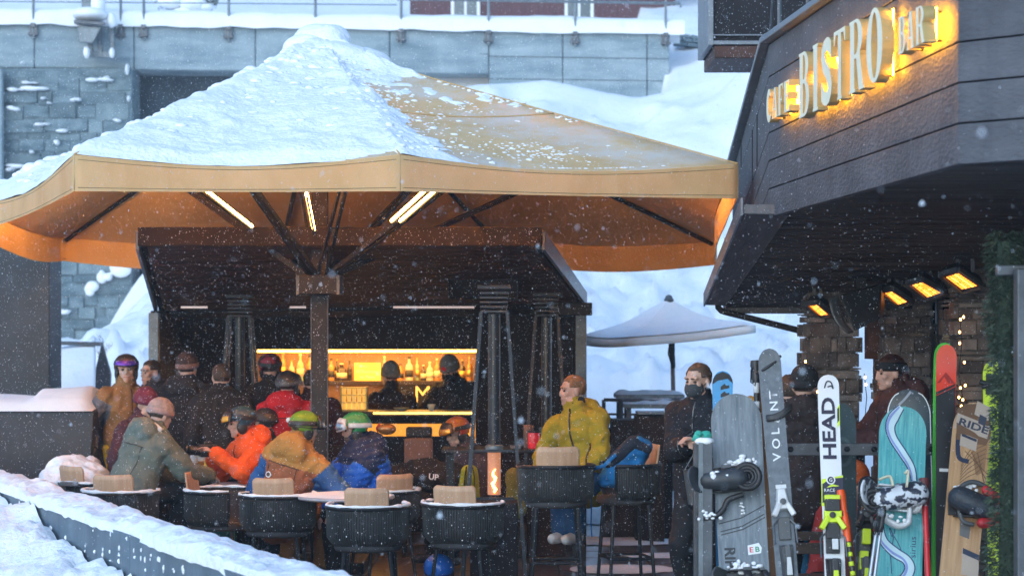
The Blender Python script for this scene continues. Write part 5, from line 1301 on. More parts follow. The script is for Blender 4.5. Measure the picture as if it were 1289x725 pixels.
def ski_binding(T, lz, w, toe_m, body_m, acc_m, lx=0.0):
    """toe piece above, heel piece below, brake arms at the sides"""
    mb = MB(); y = -.006
    mb.hexa([V((lx - w * .5, y, lz + .02)), V((lx + w * .5, y, lz + .02)), V((lx + w * .34, y, lz + .15)), V((lx - w * .34, y, lz + .15)), V((lx - w * .42, y - .05, lz + .03)), V((lx + w * .42, y - .05, lz + .03)), V((lx + w * .22, y - .03, lz + .145)), V((lx - w * .22, y - .03, lz + .145))])
    for s in (-1, 1): mb.beam(V((lx + s * w * .25, y - .04, lz + .06)), V((lx + s * w * .68, y - .05, lz - .01)), .03, .03)
    root = mb.build('toe_binding', toe_m, T, bev=.006, local=True)
    mb = MB(); mb.lathe([(0, 0), (.018, 0), (.018, .01), (0, .012)], (lx, y - .048, lz + .07), 12, M=Matrix.Rotation(R(90), 3, 'X')); mb.build('release_screw', body_m, root, local=True)
    mb = MB(); mb.box((lx, y - .012, lz - .08), (w * .8, .022, .13)); mb.build('brake_plate', body_m, T, bev=.005, local=True)
    mb = MB()
    for s in (-1, 1): mb.tube([V((lx + s * w * .4, y - .02, lz - .03)), V((lx + s * w * .72, y - .03, lz - .06)), V((lx + s * w * .74, y - .05, lz - .17))], .006, 6)
    mb.build('brake_arm', grey_metal, T, True, local=True)
    mb = MB(); z = lz - .25
    mb.hexa([V((lx - w * .40, y, z - .13)), V((lx + w * .40, y, z - .13)), V((lx + w * .46, y, z + .08)), V((lx - w * .46, y, z + .08)), V((lx - w * .26, y - .05, z - .10)), V((lx + w * .26, y - .05, z - .10)), V((lx + w * .36, y - .085, z + .06)), V((lx - w * .36, y - .085, z + .06))])
    mb.box((lx, y - .08, z + .02), (w * .4, .03, .10)); h = mb.build('heel_binding', body_m, T, bev=.006, local=True)
    mb = MB(); mb.hexa([V((lx - w * .2, y - .086, z - .10)), V((lx + w * .2, y - .086, z - .10)), V((lx + w * .14, y - .1, z + .0)), V((lx - w * .14, y - .1, z + .0)), V((lx - w * .2, y - .096, z - .10)), V((lx + w * .2, y - .096, z - .10)), V((lx + w * .14, y - .112, z + .0)), V((lx - w * .14, y - .112, z + .0))]); mb.build('heel_lever', acc_m, h, bev=.004, local=True)

# --- 1 grey snowboard
ln = Lean(925, 497, 937, 725, 12.45, 12.0)
T = thing('snowboard', 'weathered grey blue snowboard with black letters, nearest the square rack post', 'snowboard', M=ln.M)
gb = mat('scuffed_grey_topsheet', (.075, .10, .125), .45, col2=(.24, .28, .31), scale=5, stretch=(7, 1, .8), detail=9, bump=.05, lo=.3, hi=.75)
mb = plank(MB(), ln.L, board_hw(.148)); 
for (x0, y0), (x1, y1) in ((( 905, 662), (962, 640)), ((907, 672), (962, 651)), ((908, 676), (963, 655))):
    dec_strip(mb, ln.L, [ln.l(x0, y0), ln.l((x0 + x1) / 2, (y0 + y1) / 2 + 4), ln.l(x1, y1)], .006, 2)
q = [ln.l(x, y) for x, y in ((941, 690), (955, 687), (959, 693), (958, 700), (942, 702))]; dec(mb, ln.L, q, 3)
x, z = ln.l(946, 695.5); htext(mb, 'E', .030, x, z, 4, sx=1.2, bold=.02, dy=.003); x, z = ln.l(953.5, 695); htext(mb, 'B', .030, x, z, 5, sx=1.15, bold=.02, dy=.003)
x, z = ln.l(919, 700); vtext(mb, 'RIPT', .062, x, z - .05, 2, sx=1.05, bold=.03, up=False)
mb.build('deck', [gb, edge_st, c_black, c_white, mat('sticker_red', (.6, .03, .03), .5), mat('sticker_green', (.02, .25, .12), .5)], T, 'all', local=True)
x, z = ln.l(914, 608); bb = board_binding(T, x, z, plast_b, mat('binding_grey', (.045, .055, .065), .45, var=.3, scale=20), plast_b, tilt=R(-4), sc=1.1)
mb = MB(); x, z = ln.l(938, 608)
for r_, t_ in ((.070, .017), (.052, .012), (.034, .010)):
    mb.tube([V((x + r_ * cos(2 * pi * k / 20), -.125, z + r_ * sin(2 * pi * k / 20))) for k in range(20)], t_, 7, closed=True)
for k in range(6): mb.beam(V((x + .025 * cos(k * pi / 3), -.125, z + .025 * sin(k * pi / 3))), V((x + .066 * cos(k * pi / 3), -.125, z + .066 * sin(k * pi / 3))), .012, .012)
mb.build('ratchet_cup', plast_b, bb, 'all', local=True)
mb = MB(); x, z = ln.l(908, 609); mb.cap((x - .09, -.085, z - .005), (x + .085, -.10, z), .058, .064); mb.build('rolled_strap', mat('binding_grey2', (.03, .037, .046), .5, var=.3, scale=14), bb, 'all', local=True)
mb = MB(); a = [ln.l(*p) for p in ((934, 628), (916, 634), (910, 645), (900, 654), (884, 656))]; mb.tube([V((x, -.06, z)) for x, z in smooth_line(a)], .017, 8); mb.build('ankle_ladder', plast_b, bb, 'all', local=True)
mb = MB(); snow_bits(mb, [(*ln.l(928, 585), 14), (*ln.l(938, 590), 12), (*ln.l(917, 592), 8), (*ln.l(945, 585), 5)], y=-.03)
snow_bits(mb, [(*ln.l(900, 607), 4), (*ln.l(912, 605), 5)], y=-.14); snow_bits(mb, [(*ln.l(893, 655), 7), (*ln.l(886, 655), 5)], y=-.08, r=(.008, .014)); snow_bits(mb, [(*ln.l(934, 640), 4), (*ln.l(934, 646), 3)], y=-.02, r=(.006, .012)); snow_bits(mb, [(*ln.l(x_, 718 + (x_ % 3)), 5) for x_ in range(924, 956, 5)], y=-.03)
mb.build('snow_bits', snow, T, 'all', local=True)
mb = MB(); x, z = ln.l(940, 735); board_binding(T, x, z, plast_b, plast_g, plast_b, sc=1.0)

# --- 2 dark grey powder ski and its orange based partner
gs = mat('slate_ski_topsheet', (.062, .078, .10), .4, col2=(.11, .13, .155), scale=30, bump=.1, coat=.3)
ln = Lean(967, 440, 990, 715, 12.38, 12.0)
T = thing('ski', 'wide slate grey ski with white letters up its face and a black strap', 'ski', M=ln.M)
mb = plank(MB(), ln.L, ski_hw(.0655, .062, .064, nose=.05), th=.016)
for k, (ch, yy) in enumerate(zip('VOL\u039bNT', (578, 561, 545, 529, 513, 499))):
    x, z = ln.l(974 + (512 - yy) * -.06, yy)
    ch2 = {'\u039b': 'Λ'}.get(ch, ch)
    if ch2 == 'Λ':
        dec_strip(mb, ln.L, [(x + .022, z - .022), (x - .022, z + .0)], .009, 2, dy=.004)
    else: vtext(mb, ch2, .046, x, z, 2, sx=1.2, bold=.012, dy=.004)
mb.build('body', [gs, edge_st, c_white], T, 'all', local=True)
x, z = ln.l(985, 640); ski_binding(T, z - .05, .085, plast_w, plast_g, plast_w, lx=x)
mb = MB(); mb.box((x, -.012, z + .11), (.06, .006, .022)); mb.build('data_plate', plast_w, T, local=True)
mb = MB(); xx, zz = ln.l(981, 522)
for z0, dz in ((0, .02),): mb.tube([V((xx - .085, .03, zz - .03)), V((xx - .075, -.02, zz - .03)), V((xx - .03, -.024, zz - .028)), V((xx + .02, -.024, zz - .01)), V((xx + .06, -.024, zz + .02)), V((xx + .075, .0, zz + .03)), V((xx + .07, .03, zz + .03))], .02, 8, flat=.18, side=(0, 0, 1))
z2 = ln.l(968, 462)[1]; mb.tube([V((-.075, .02, z2 - .03)), V((-.04, -.02, z2 - .02)), V((.03, -.022, z2 + .02)), V((.068, .01, z2 + .06))], .009, 6)
mb.build('strap', plast_b, T, 'all', local=True)
ln = Lean(963, 470, 972, 715, 12.55, 12.2)
T = thing('ski', 'ski showing its orange brown base and red edge between grey board and slate ski', 'ski', M=ln.M)
ob = mat('orange_brown_base', (.20, .075, .018), .4, col2=(.36, .16, .04), scale=3, stretch=(5, 1, .7), detail=8)
mb = plank(MB(), ln.L, ski_hw(.055, .05, .052), th=.012)
dec_strip(mb, ln.L, [(-.0465, .2), (-.044, .8), (-.045, 1.4)], .010, 2); dec_strip(mb, ln.L, [ln.l(972, 560), ln.l(975, 640)], .006, 3)
mb.build('body', [ob, mat('red_sidewall', (.55, .06, .02), .5), mat('red_sidewall', (0, 0, 0)), c_black], T, 'all', local=True)
# ski pole with black and white shaft
def ski_pole(label, x1, y1, x2, y2, Zt, Zb, shaft, grip, rings=None, r=.009, grip_len=.13, basket=True):
    l_ = Lean(x1, y1, x2, y2, Zt, Zb); T = thing('ski_pole', label, 'ski pole', M=l_.M); L = l_.L
    mb = MB(); mb.tube([(0, 0, .04), (0, 0, L - .03)], r, 10); mb.build('shaft', shaft, T, True, local=True)
    mb = MB(); mb.lathe([(.0, L - grip_len), (r * 1.3, L - grip_len), (r * 1.7, L - grip_len * .7), (r * 1.45, L - grip_len * .4), (r * 1.9, L - .03), (r * 1.7, L), (0, L + .004)], n=12); mb.build('grip', grip, T, True, local=True)
    if rings:
        mb = MB()
        for z0, z1 in rings: mb.lathe([(r * 1.06, L - z0), (r * 1.06, L - z1)], n=10)
        mb.build('shaft_band', plast_w if grip != plast_w else plast_b, T, 'all', local=True)
    mb = MB(); mb.tube([(0, -.01, L - .02), (-.03, -.03, L - .06), (-.035, -.035, L - .13), (-.01, -.02, L - .15), (.002, -.012, L - .1)], .006, 6, flat=.4); mb.build('wrist_strap', plast_b, T, True, local=True)
    if basket: mb = MB(); mb.lathe([(r, .06), (.045, .055), (.047, .062), (r, .075)], n=14); mb.build('basket', plast_b, T, True, local=True)
    return T
ski_pole('black and white banded ski pole leaning left of the slate ski', 951, 454, 957, 640, 12.5, 12.2, plast_b, plast_b, [(.12, .19), (.24, .28), (.34, .36), (.44, .49), (.56, .58)], r=.017)
# blue ski tip
ln = Lean(909, 468, 912, 700, 12.95, 12.6)
T = thing('ski', 'bright blue ski with black tip rising behind the grey snowboard', 'ski', M=ln.M)
bs = mat('bright_blue_topsheet', (.02, .28, .60), .35, var=.12, coat=.4)
mb = plank(MB(), ln.L, ski_hw(.064, .05, .055, nose=.05), th=.014); L = ln.L
dec(mb, L, [(-.062, L * .955), (-.03, L * .968), (.03, L * .974), (.063, L * .958), (.058, L * .972), (.04, L * .988), (0, L * .997), (-.04, L * .988), (-.058, L * .972)], 2, dy=.002, th=.014)
x, z = ln.l(913, 492); 
for dz in (0, .045): dec(mb, L, [(x - .03, z - dz), (x + .022, z - dz + .012), (x + .022, z - dz + .03), (x + .004, z - dz + .026), (x - .006, z - dz + .038), (x - .03, z - dz + .02)], 2, th=.014)
mb.build('body', [bs, edge_st, c_black], T, 'all', local=True)
mb = MB(); mb.bx(xw(938, 12.9), xw(951, 12.9), 12.9, 12.91, zw(640, 12.9), zw(500, 12.9)); 
ln = Lean(944, 499, 946, 700, 12.8, 12.45)
T = thing('ski', 'amber wooden ski hardly seen between grey snowboard and banded pole', 'ski', M=ln.M)
mb = plank(MB(), ln.L, ski_hw(.05, .045, .05), th=.014); mb.build('body', [mat('amber_topsheet', (.42, .20, .02), .4, var=.2), edge_st], T, 'all', local=True)

# --- 3 white race ski
wh = mat('white_topsheet', (.72, .74, .77), .3, var=.04, coat=.4)
ln = Lean(1041.5, 473, 1051, 725, 12.4, 12.0)
T = thing('ski', 'white race ski with big black lettering and neon yellow binding', 'ski', M=ln.M); L = ln.L
mb = plank(MB(), L, ski_hw(.062, .0585, .058, nose=.04), th=.014)
x, z = ln.l(1043, 541); vtext(mb, 'HEAD', .078, x, z, 2, sx=1.32, bold=.03, th=.014, dy=.004)
cx, cz_ = ln.l(1042.5, 486); dec_strip(mb, L, smooth_line([(cx - .026, cz_ - .018), (cx - .012, cz_ + .018), (cx + .012, cz_ + .014), (cx + .024, cz_ - .022), (cx + .014, cz_ - .006), (cx - .008, cz_ - .012)], 6), .008, 2, dy=.005, th=.014)
def quad(pts, mi, dy=.002): dec(mb, L, [ln.l(*p) for p in pts], mi, dy, .014)
quad([(1053.4, 515), (1056.6, 510), (1057, 536), (1053.8, 541)], 3); quad([(1053.5, 516), (1056, 514), (1056.2, 531), (1053.8, 534)], 2, .003)
quad([(1034, 606), (1061, 601), (1061, 640), (1034, 640)], 3); quad([(1035, 612), (1046, 605), (1061, 604), (1061, 616), (1047, 612), (1035, 620)], 2, .003); quad([(1035, 618), (1061, 614), (1061, 632), (1035, 636)], 2, .0036)
x, z = ln.l(1045.5, 607)
mb.add([V((x + .026 * cos(2 * pi * k / 16), -.0125, z + .026 * sin(2 * pi * k / 16))) for k in range(16)], [list(range(16))], 4); mb.add([V((x + .019 * cos(2 * pi * k / 16), -.0132, z + .019 * sin(2 * pi * k / 16))) for k in range(16)], [list(range(16))], 2)
mb.text('G', .02, (x, -.0138, z), (1, 0, 0), (0, 0, 1), 4, bold=.02)
quad([(1036, 617.5), (1050, 615), (1050, 622), (1036, 624)], 2, .0042)
x, z = ln.l(1044, 620); mb.text('RACE', .018, (x, -.0125, z), (1, 0, 0), (0, 0, 1), 4)
mb.build('body', [wh, edge_st, mat('navy_ink', (.012, .008, .035), .35), neon, c_white], T, 'all', local=True)
x, z = ln.l(1047, 668); ski_binding(T, z + .0, .098, neon, plast_b, neon, lx=x)
mb = MB(); x, z = ln.l(1047, 640); mb.box((x, -.03, z + .045), (.09, .04, .03)); mb.box((x, -.035, z - .05), (.10, .03, .04)); mb.build('binding_bridge', neon, T, bev=.006, local=True)
mb = MB(); mb.box((x, -.03, z), (.085, .05, .07)); mb.box((x, -.02, z - .14), (.08, .03, .10)); mb.build('binding_track', plast_b, T, bev=.006, local=True)
mb = MB(); mb.box((x, -.085, ln.l(0, 690)[1]), (.035, .012, .06)); mb.build('heel_emblem', plast_w, T, bev=.003, local=True)
# neon pole with orange grip
ski_pole('ski pole with neon yellow and black shaft and orange grip beside the white ski', 1058, 617, 1074, 725, 12.25, 11.9, mat('neon_black_shaft', (.04, .04, .02), .4, var=.2), orange_p, [(.14 + k * .055, .165 + k * .055) for k in range(9)], r=.014, grip_len=.30)
bpy.data.objects['shaft_band.001' if 'shaft_band.001' in bpy.data.objects else 'shaft_band'].data.materials[0] = neon
# grey rocker board behind
ln = Lean(1056, 508, 1058, 725, 12.85, 12.5, roll=R(8))
T = thing('snowboard', 'dull grey green snowboard with rust red lower half behind the white race ski', 'snowboard', M=ln.M); L = ln.L
mb = plank(MB(), L, board_hw(.105)); x, z = ln.l(1061, 570)
ring_ = [(x + .05 * cos(R(a_)), z + .08 * sin(R(a_)) + (.0)) for a_ in range(-130, 140, 15)]; dec_strip(mb, L, ring_, .02, 2)
q = [ln.l(*p) for p in ((1036, 640), (1046, 612), (1072, 655), (1078, 720), (1078, 800), (1036, 800))]; dec(mb, L, q, 3)
mb.build('deck', [mat('dull_teal_topsheet', (.045, .075, .085), .5, var=.2, scale=6), edge_st, mat('dull_teal_ink', (.08, .12, .13), .5), mat('rust_red_topsheet', (.16, .05, .04), .5, var=.25, scale=5)], T, 'all', local=True)

# --- 5 turquoise snowboard
ln = Lean(1137, 513, 1131, 725, 12.32, 11.95)
T = thing('snowboard', 'turquoise snowboard with white ribbon swirl and a black and white binding', 'snowboard', M=ln.M); L = ln.L
tq = mat('turquoise_topsheet', (.03, .26, .30), .35, col2=(.13, .46, .46), scale=8, stretch=(9, 1, .6), detail=9, coat=.3)
mb = plank(MB(), L, board_hw(.137))
c_navy = mat('navy_outline', (.012, .03, .12), .4); c_sky = mat('pale_ribbon', (.50, .66, .72), .4, var=.1); c_lil = mat('lilac_ribbon', (.20, .26, .55), .4); c_blue = mat('blue_ribbon', (.04, .28, .50), .4)
def swirl(pts, ws):
    l = smooth_line([ln.l(*p) for p in pts], 10); k = len(l)
    w = [interp(i / (k - 1), [(j / (len(ws) - 1), v) for j, v in enumerate(ws)]) for i in range(k)]
    dec_strip(mb, L, l, [a + .014 for a in w], 2, .0012); dec_strip(mb, L, l, w, 3, .002)
    dec_strip(mb, L, [(p[0] - .35 * a, p[1]) for p, a in zip(l, w)], [a * .28 for a in w], 4, .0028)
swirl([(1133, 514), (1124, 527), (1120, 540), (1124, 554), (1136, 572), (1146, 588), (1150, 604), (1149, 620)], [.03, .055, .045, .04, .04, .035, .025, .006])
swirl([(1111, 655), (1108, 668), (1112, 685), (1126, 698), (1140, 706), (1145, 716), (1140, 728), (1128, 738)], [.006, .03, .04, .05, .045, .05, .05, .04])
for pts in ([(1120, 668), (1124, 680), (1121, 700), (1122, 725)], [(1125, 678), (1132, 690), (1138, 708)], [(1119, 668), (1122, 678), (1126, 672), (1124, 664)]): dec_strip(mb, L, smooth_line([ln.l(*p) for p in pts], 6), .005, 2)
x, z = ln.l(1149, 690); vtext(mb, 'sirius', .032, x, z, 2, sx=1.2)
mb.build('deck', [tq, edge_st, c_navy, c_sky, c_lil], T, 'all', local=True)
pat = mat('black_white_splash', (.03, .035, .06), .4, col2=(.60, .64, .70), scale=16, detail=2, lo=.46, hi=.50)
x, z = ln.l(1128, 632); bb = board_binding(T, x, z, plast_w, pat, plast_w, tilt=R(4), sc=1.12)
mb = MB(); a = ln.l(1106, 636); b = ln.l(1148, 626); mb.cap((a[0], -.10, a[1]), (b[0], -.11, b[1]), .066, .074); mb.build('high_back_wrap', pat, bb, 'all', local=True)
mb = MB(); x, z = ln.l(1095, 640)
for r_, t_ in ((.06, .018), (.038, .014), (.016, .012)): mb.tube([V((x + r_ * cos(2 * pi * k / 20), -.13, z + r_ * sin(2 * pi * k / 20))) for k in range(20)], t_, 7, closed=True)
mb.build('toe_cap', plast_b, bb, 'all', local=True)
cream = mat('cream_strap', (.62, .58, .42), .5, var=.08)
for p0, p1, p2 in (((1099, 615), (1112, 610), (1116, 622)), ((1131, 605), (1135, 602), (1133, 622))):
    mb = MB(); mb.tube([V((x, -.19, z)) for x, z in smooth_line([ln.l(*p0), ln.l(*p1), ln.l(*p2)], 5)], .018, 8, flat=.45, side=(0, 1, 0)); mb.build('strap', cream, bb, 'all', local=True)
mb = MB(); l_ = smooth_line([ln.l(*p) for p in ((1105, 645), (1108, 655), (1118, 664), (1130, 667), (1140, 660), (1141, 640))], 6); mb.tube([V((x, -.08, z)) for x, z in l_], [.036 if i < len(l_) * .8 else .026 for i in range(len(l_))], 10, flat=.55, side=(0, 1, 0)); mb.build('heel_loop', plast_w, bb, 'all', local=True)
mb = MB(); snow_bits(mb, [(*ln.l(1112, 655), 4), (*ln.l(1128, 660), 3)], y=-.115, r=(.008, .016)); mb.build('snow_bits', snow, T, 'all', local=True)
x, z = ln.l(1130, 745); board_binding(T, x, z, plast_w, pat, plast_w)
# navy board behind it
ln = Lean(1143, 491, 1150, 725, 12.95, 12.6, roll=R(-6))
T = thing('snowboard', 'navy snowboard with thin white rim and silver flash behind the turquoise one', 'snowboard', M=ln.M); L = ln.L
mb = plank(MB(), L, board_hw(.134)); hw = board_hw(.134); rimp = [(hw(t) * .955, t * L - (.006 if t > .98 else 0)) for t in [.6 + .4 * i / 40 for i in range(40)]]
dec_strip(mb, L, rimp, .006, 2); dec_strip(mb, L, [(-a, b) for a, b in rimp], .006, 2)
dec_strip(mb, L, smooth_line([ln.l(*p) for p in ((1124, 520), (1131, 511), (1138, 504), (1146, 494))], 6), .014, 3)
mb.build('deck', [mat('navy_topsheet', (.012, .032, .055), .3, var=.25, coat=.4), edge_st, c_white, mat('silver_flash', (.3, .34, .42), .3)], T, 'all', local=True)

# --- 7 red and black ski with green rim
ln = Lean(1190.5, 435, 1190, 725, 12.5, 12.1)
T = thing('ski', 'bright red tipped black ski with thin green edge in front of the stone pillar', 'ski', M=ln.M); L = ln.L
rd = mat('hot_red_topsheet', (.78, .045, .012), .3, var=.08, coat=.4); gn = mat('green_sidewall', (.07, .50, .05), .4)
mb = plank(MB(), L, ski_hw(.0605, .056, .056, nose=.045), th=.013)
quad([(1177.6, 501), (1202.5, 488), (1202.5, 760), (1177.6, 760)], 2, .0016)
quad([(1179, 484), (1190, 470), (1202, 484)], 3, .002); quad([(1180, 488), (1188, 476), (1195, 487)], 4, .003); quad([(1178, 496), (1202, 484), (1202, 487), (1178, 500)], 2, .003)
x, z = ln.l(1187.5, 555); vtext(mb, '4', .045, x, z, 4, sx=1.1, bold=.02); x, z = ln.l(1187.5, 574); vtext(mb, 'C', .05, x, z, 4, sx=1.1, bold=.02)
quad([(1182, 593), (1194, 593), (1194, 597), (1182, 597)], 5, .003)
mb.build('body', [rd, gn, c_black, mat('deep_red_ink', (.35, .012, .008), .4), rd, plast_w], T, 'all', local=True)
ln = Lean(1188, 432.5, 1184, 725, 12.6, 12.2)
T = thing('ski', 'green based ski just behind the bright red tipped ski', 'ski', M=ln.M); mb = plank(MB(), ln.L, ski_hw(.06, .055, .055, nose=.045), th=.012); mb.build('body', [gn, gn], T, 'all', local=True)
x, z = ln.l(1190, 640)
# red pole
ski_pole('red ski pole standing right of the turquoise snowboard', 1163, 602, 1168, 725, 12.2, 11.85, mat('red_shaft', (.55, .015, .02), .35, var=.15), mat('red_black_grip', (.12, .02, .02), .5), r=.017, grip_len=.16)
ski_pole('plum coloured ski pole close to the red ski pole', 1159, 610, 1160, 725, 12.4, 12.05, mat('plum_shaft', (.07, .012, .03), .4), plast_b, r=.016)
for lab, x1, x2 in (('silver ski pole leaning in front of the turquoise board, left one of the two', 1107, 1095), ('silver ski pole leaning in front of the turquoise board, right one of the two', 1112, 1101)):
    ski_pole(lab, x1, 641, x2, 725, 12.0, 11.7, mat('silver_shaft', (.42, .45, .5), .3, var=.1, metal=.6), plast_b, r=.010)
# boots / bindings jumble left of the turquoise board
ln = Lean(1091, 600, 1086, 725, 12.5, 12.2)
T = thing('ski', 'black ski with neon green binding half hidden left of the turquoise board', 'ski', M=ln.M); mb = plank(MB(), ln.L, ski_hw(.05, .045, .05), th=.013); mb.build('body', [c_black, edge_st], T, 'all', local=True)
x, z = ln.l(1089, 665); ski_binding(T, z, .08, plast_b, plast_g, neon, lx=x); mb = MB(); mb.box((x, -.05, z - .06), (.05, .04, .09)); mb.box((x - .01, -.05, z - .2), (.05, .05, .11)); mb.build('heel_track', neon, T, bev=.006, local=True)

# --- 8 wooden snowboard with shop labels
ln = Lean(1226, 508, 1206, 725, 12.3, 11.9)
T = thing('snowboard', 'pale wooden snowboard with beige paper labels beside the pine garland', 'snowboard', M=ln.M); L = ln.L
wd_ = mat('pale_wood_topsheet', (.36, .19, .08), .45, col2=(.56, .34, .17), scale=3.2, stretch=(9, 1, .5), detail=9, coat=.2)
mb = plank(MB(), L, board_hw(.112), th=.011); lab_m = mat('beige_paper_label', (.42, .34, .28), .6, var=.06); brn = mat('burnt_brown_ink', (.13, .06, .025), .5); nvy = mat('navy_print', (.012, .02, .05), .4)
def qd(pts, mi, dy=.002): dec(mb, L, [ln.l(*p) for p in pts], mi, dy)
qd([(1203, 560), (1203, 520), (1212, 512), (1230, 509), (1245, 514), (1247, 548), (1240, 560)], 2, .0012)
qd([(1204, 524), (1246, 534), (1242, 551), (1200, 543)], 3, .0045)
x, z = ln.l(1225, 537.5); bend(mb, len(mb.v), mb.text('RIDE', .042, (x, -.0125, z), V((1, 0, -.2)), V((.2, 0, 1)), 4, sx=1.5, bold=.03))
qd([(1228, 506), (1245, 512), (1243, 529), (1225, 523)], 3, .006); qd([(1232, 522), (1241, 525), (1239, 536), (1230, 533)], 4, .0075)
l_ = smooth_line([ln.l(*p) for p in ((1229, 549), (1210, 543), (1206, 548), (1205, 572), (1208, 581), (1219, 583))], 6); dec_strip(mb, L, l_, .026, 4, .0024)
qd([(1209, 548), (1230, 553), (1228, 569), (1207, 564)], 3, .0045); qd([(1210, 549), (1229, 553.5), (1228.5, 557), (1209.5, 552)], 4, .0058)
for k in range(7):
    o = k * 6; dec_strip(mb, L, smooth_line([ln.l(*p) for p in ((1243 - k * 1.2, 552 + o), (1228, 560 + o), (1217, 574 + o * .8), (1209 - k * .3, 590 + o * .6))], 5), .004, 2, .0018)
for k in range(3): dec_strip(mb, L, [ln.l(1214 + k * 8, 570), ln.l(1243 - k * 2, 596 + k * 7)], .005, 2, .002)
qd([(1222, 562), (1243, 556), (1239, 592), (1228, 600)], 5, .0014)
qd([(1211, 692), (1232, 698), (1231, 727), (1209, 725)], 3, .002); qd([(1211.5, 692), (1232, 698), (1231.5, 705), (1211, 699)], 4, .003); qd([(1208, 660), (1221, 664), (1219, 680), (1207, 677)], 6, .002)
mb.build('deck', [wd_, edge_st, brn, lab_m, nvy, mat('mid_brown_ink', (.27, .14, .06), .5), mat('grey_print', (.12, .12, .12), .5)], T, 'all', local=True)
x, z = ln.l(1222, 640); rdk = mat('red_black_strap', (.04, .012, .014), .5, col2=(.42, .02, .025), scale=12, detail=3, lo=.48, hi=.55)
bb = board_binding(T, x, z, plast_b, rdk, plast_b, tilt=R(-6), sc=1.0, flip=-1)
mb = MB(); a, b = ln.l(1204, 634), ln.l(1234, 642); mb.cap((a[0], -.09, a[1]), (b[0], -.10, b[1]), .07, .066); mb.build('ankle_pad', mat('slate_ankle_pad', (.025, .032, .045), .5, var=.4, scale=15, bump=.3), bb, 'all', local=True)
mb = MB(); a, b = ln.l(1236, 620), ln.l(1254, 628); mb.cap((a[0], -.10, a[1]), (b[0], -.09, b[1]), .028, .024); a, b = ln.l(1230, 662), ln.l(1254, 656); mb.cap((a[0], -.11, a[1]), (b[0], -.08, b[1]), .03, .028); a, b = ln.l(1240, 645), ln.l(1252, 650); mb.cap((a[0], -.11, a[1]), (b[0], -.1, b[1]), .02, .022); mb.build('toe_strap', mat('crimson_strap', (.40, .015, .02), .5, var=.3, scale=20), bb, 'all', local=True)
mb = MB(); l_ = smooth_line([ln.l(*p) for p in ((1203, 628), (1208, 617), (1222, 610), (1238, 614))], 5); mb.tube([V((x, -.06, z)) for x, z in l_], .014, 8); mb.tube([V((x, -.07, z)) for x, z in smooth_line([ln.l(*p) for p in ((1204, 640), (1204, 652), (1209, 662), (1222, 664))], 5)], .013, 8); mb.build('heel_hoop', plast_g, bb, 'all', local=True)
mb = MB(); snow_bits(mb, [(*ln.l(1214, 617), 12), (*ln.l(1222, 613), 10), (*ln.l(1208, 621), 6)], y=-.04, r=(.007, .018)); mb.build('snow_bits', snow, T, 'all', local=True)
# neon ski behind the garland
ln = Lean(1248, 455, 1255, 725, 12.5, 12.15)
T = thing('ski', 'neon yellow ski mostly hidden behind the pine garland', 'ski', M=ln.M); mb = plank(MB(), ln.L, ski_hw(.055, .05, .052), th=.013); L = ln.L
quad([(1240, 472), (1262, 472), (1262, 498), (1240, 498)], 2, .002); mb.build('body', [neon, neon, c_black], T, 'all', local=True)
mb = MB(); x, z = ln.l(1240, 486); mb.tube([V((x - .04, -.04, z + .015)), V((x, -.05, z)), V((x + .05, -.03, z + .02))], .016, 7); mb.tube([V((x - .03, -.04, z - .02)), V((x + .02, -.05, z - .005)), V((x + .05, -.03, z + .03))], .012, 7); mb.build('strap', plast_b, T, 'all', local=True)
# wooden bench behind the skis
T = thing('wooden_bench', 'dark wooden slatted bench behind the row of skis', 'bench', (xw(1060, 13.6), 13.6, 0))
bw = mat('bench_wood', (.07, .045, .033), .6, col2=(.13, .085, .06), scale=4, stretch=(.6, 4, 4))
mb = MB()
for y0, y1 in ((669, 680), (683, 697)): mb.bx(xw(985, 13.5), xw(1180, 13.5), 13.5, 13.53, zw(y1, 13.5), zw(y0, 13.5))
mb.build('backrest', bw, T, bev=.004)
mb = MB(); mb.bx(xw(985, 13.6), xw(1180, 13.6), 13.54, 13.9, .42, .45); mb.build('seat', bw, T, bev=.004)
for x in (992, 1172):
    mb = MB(); mb.bx(xw(x, 13.6) - .03, xw(x, 13.6) + .03, 13.56, 13.86, 0, .42); mb.build('leg', black_metal, T, bev=.004)
# ================================================================ people
skin = mat('skin', (.50, .31, .235), .5, var=.08, scale=20, bump=.05); skin_r = mat('rosy_skin', (.50, .28, .21), .5, var=.1, scale=20)
eye_m = mat('eye', (.03, .02, .018), .25); lip_m = mat('lip', (.36, .14, .12), .5)
def cloth(name, c, var=.18, **k): return mat(name, c, k.pop('rough', .8), var=var, spec=k.pop('spec', .22), scale=k.pop('scale', 7), bump=k.pop('bump', .75), bscale=k.pop('bscale', 13), **k)
dk_hair = mat('brown_hair', (.045, .028, .018), .6, var=.3, scale=40, bump=.4, bscale=120); ginger = mat('short_ginger_hair', (.20, .105, .05), .7, var=.3, scale=50, bump=.5, bscale=160); black_c = cloth('black_fabric', (.014, .015, .018))
navy_c = cloth('dark_navy_fabric', (.018, .024, .045)); boot_m = mat('boot_plastic', (.05, .05, .055), .5, var=.3)
beard_m = mat('dark_stubble', (.10, .06, .045), .8)

from mathutils.bvhtree import BVHTree
seam_m = mat('seam_thread', (.012, .012, .014), .8)
class Pose: pass
def surf(q, p, d, off=.004):
    h = q.bvh.ray_cast(p + d * .6, -d)
    return (h[0] + d * off) if h[0] is not None else p

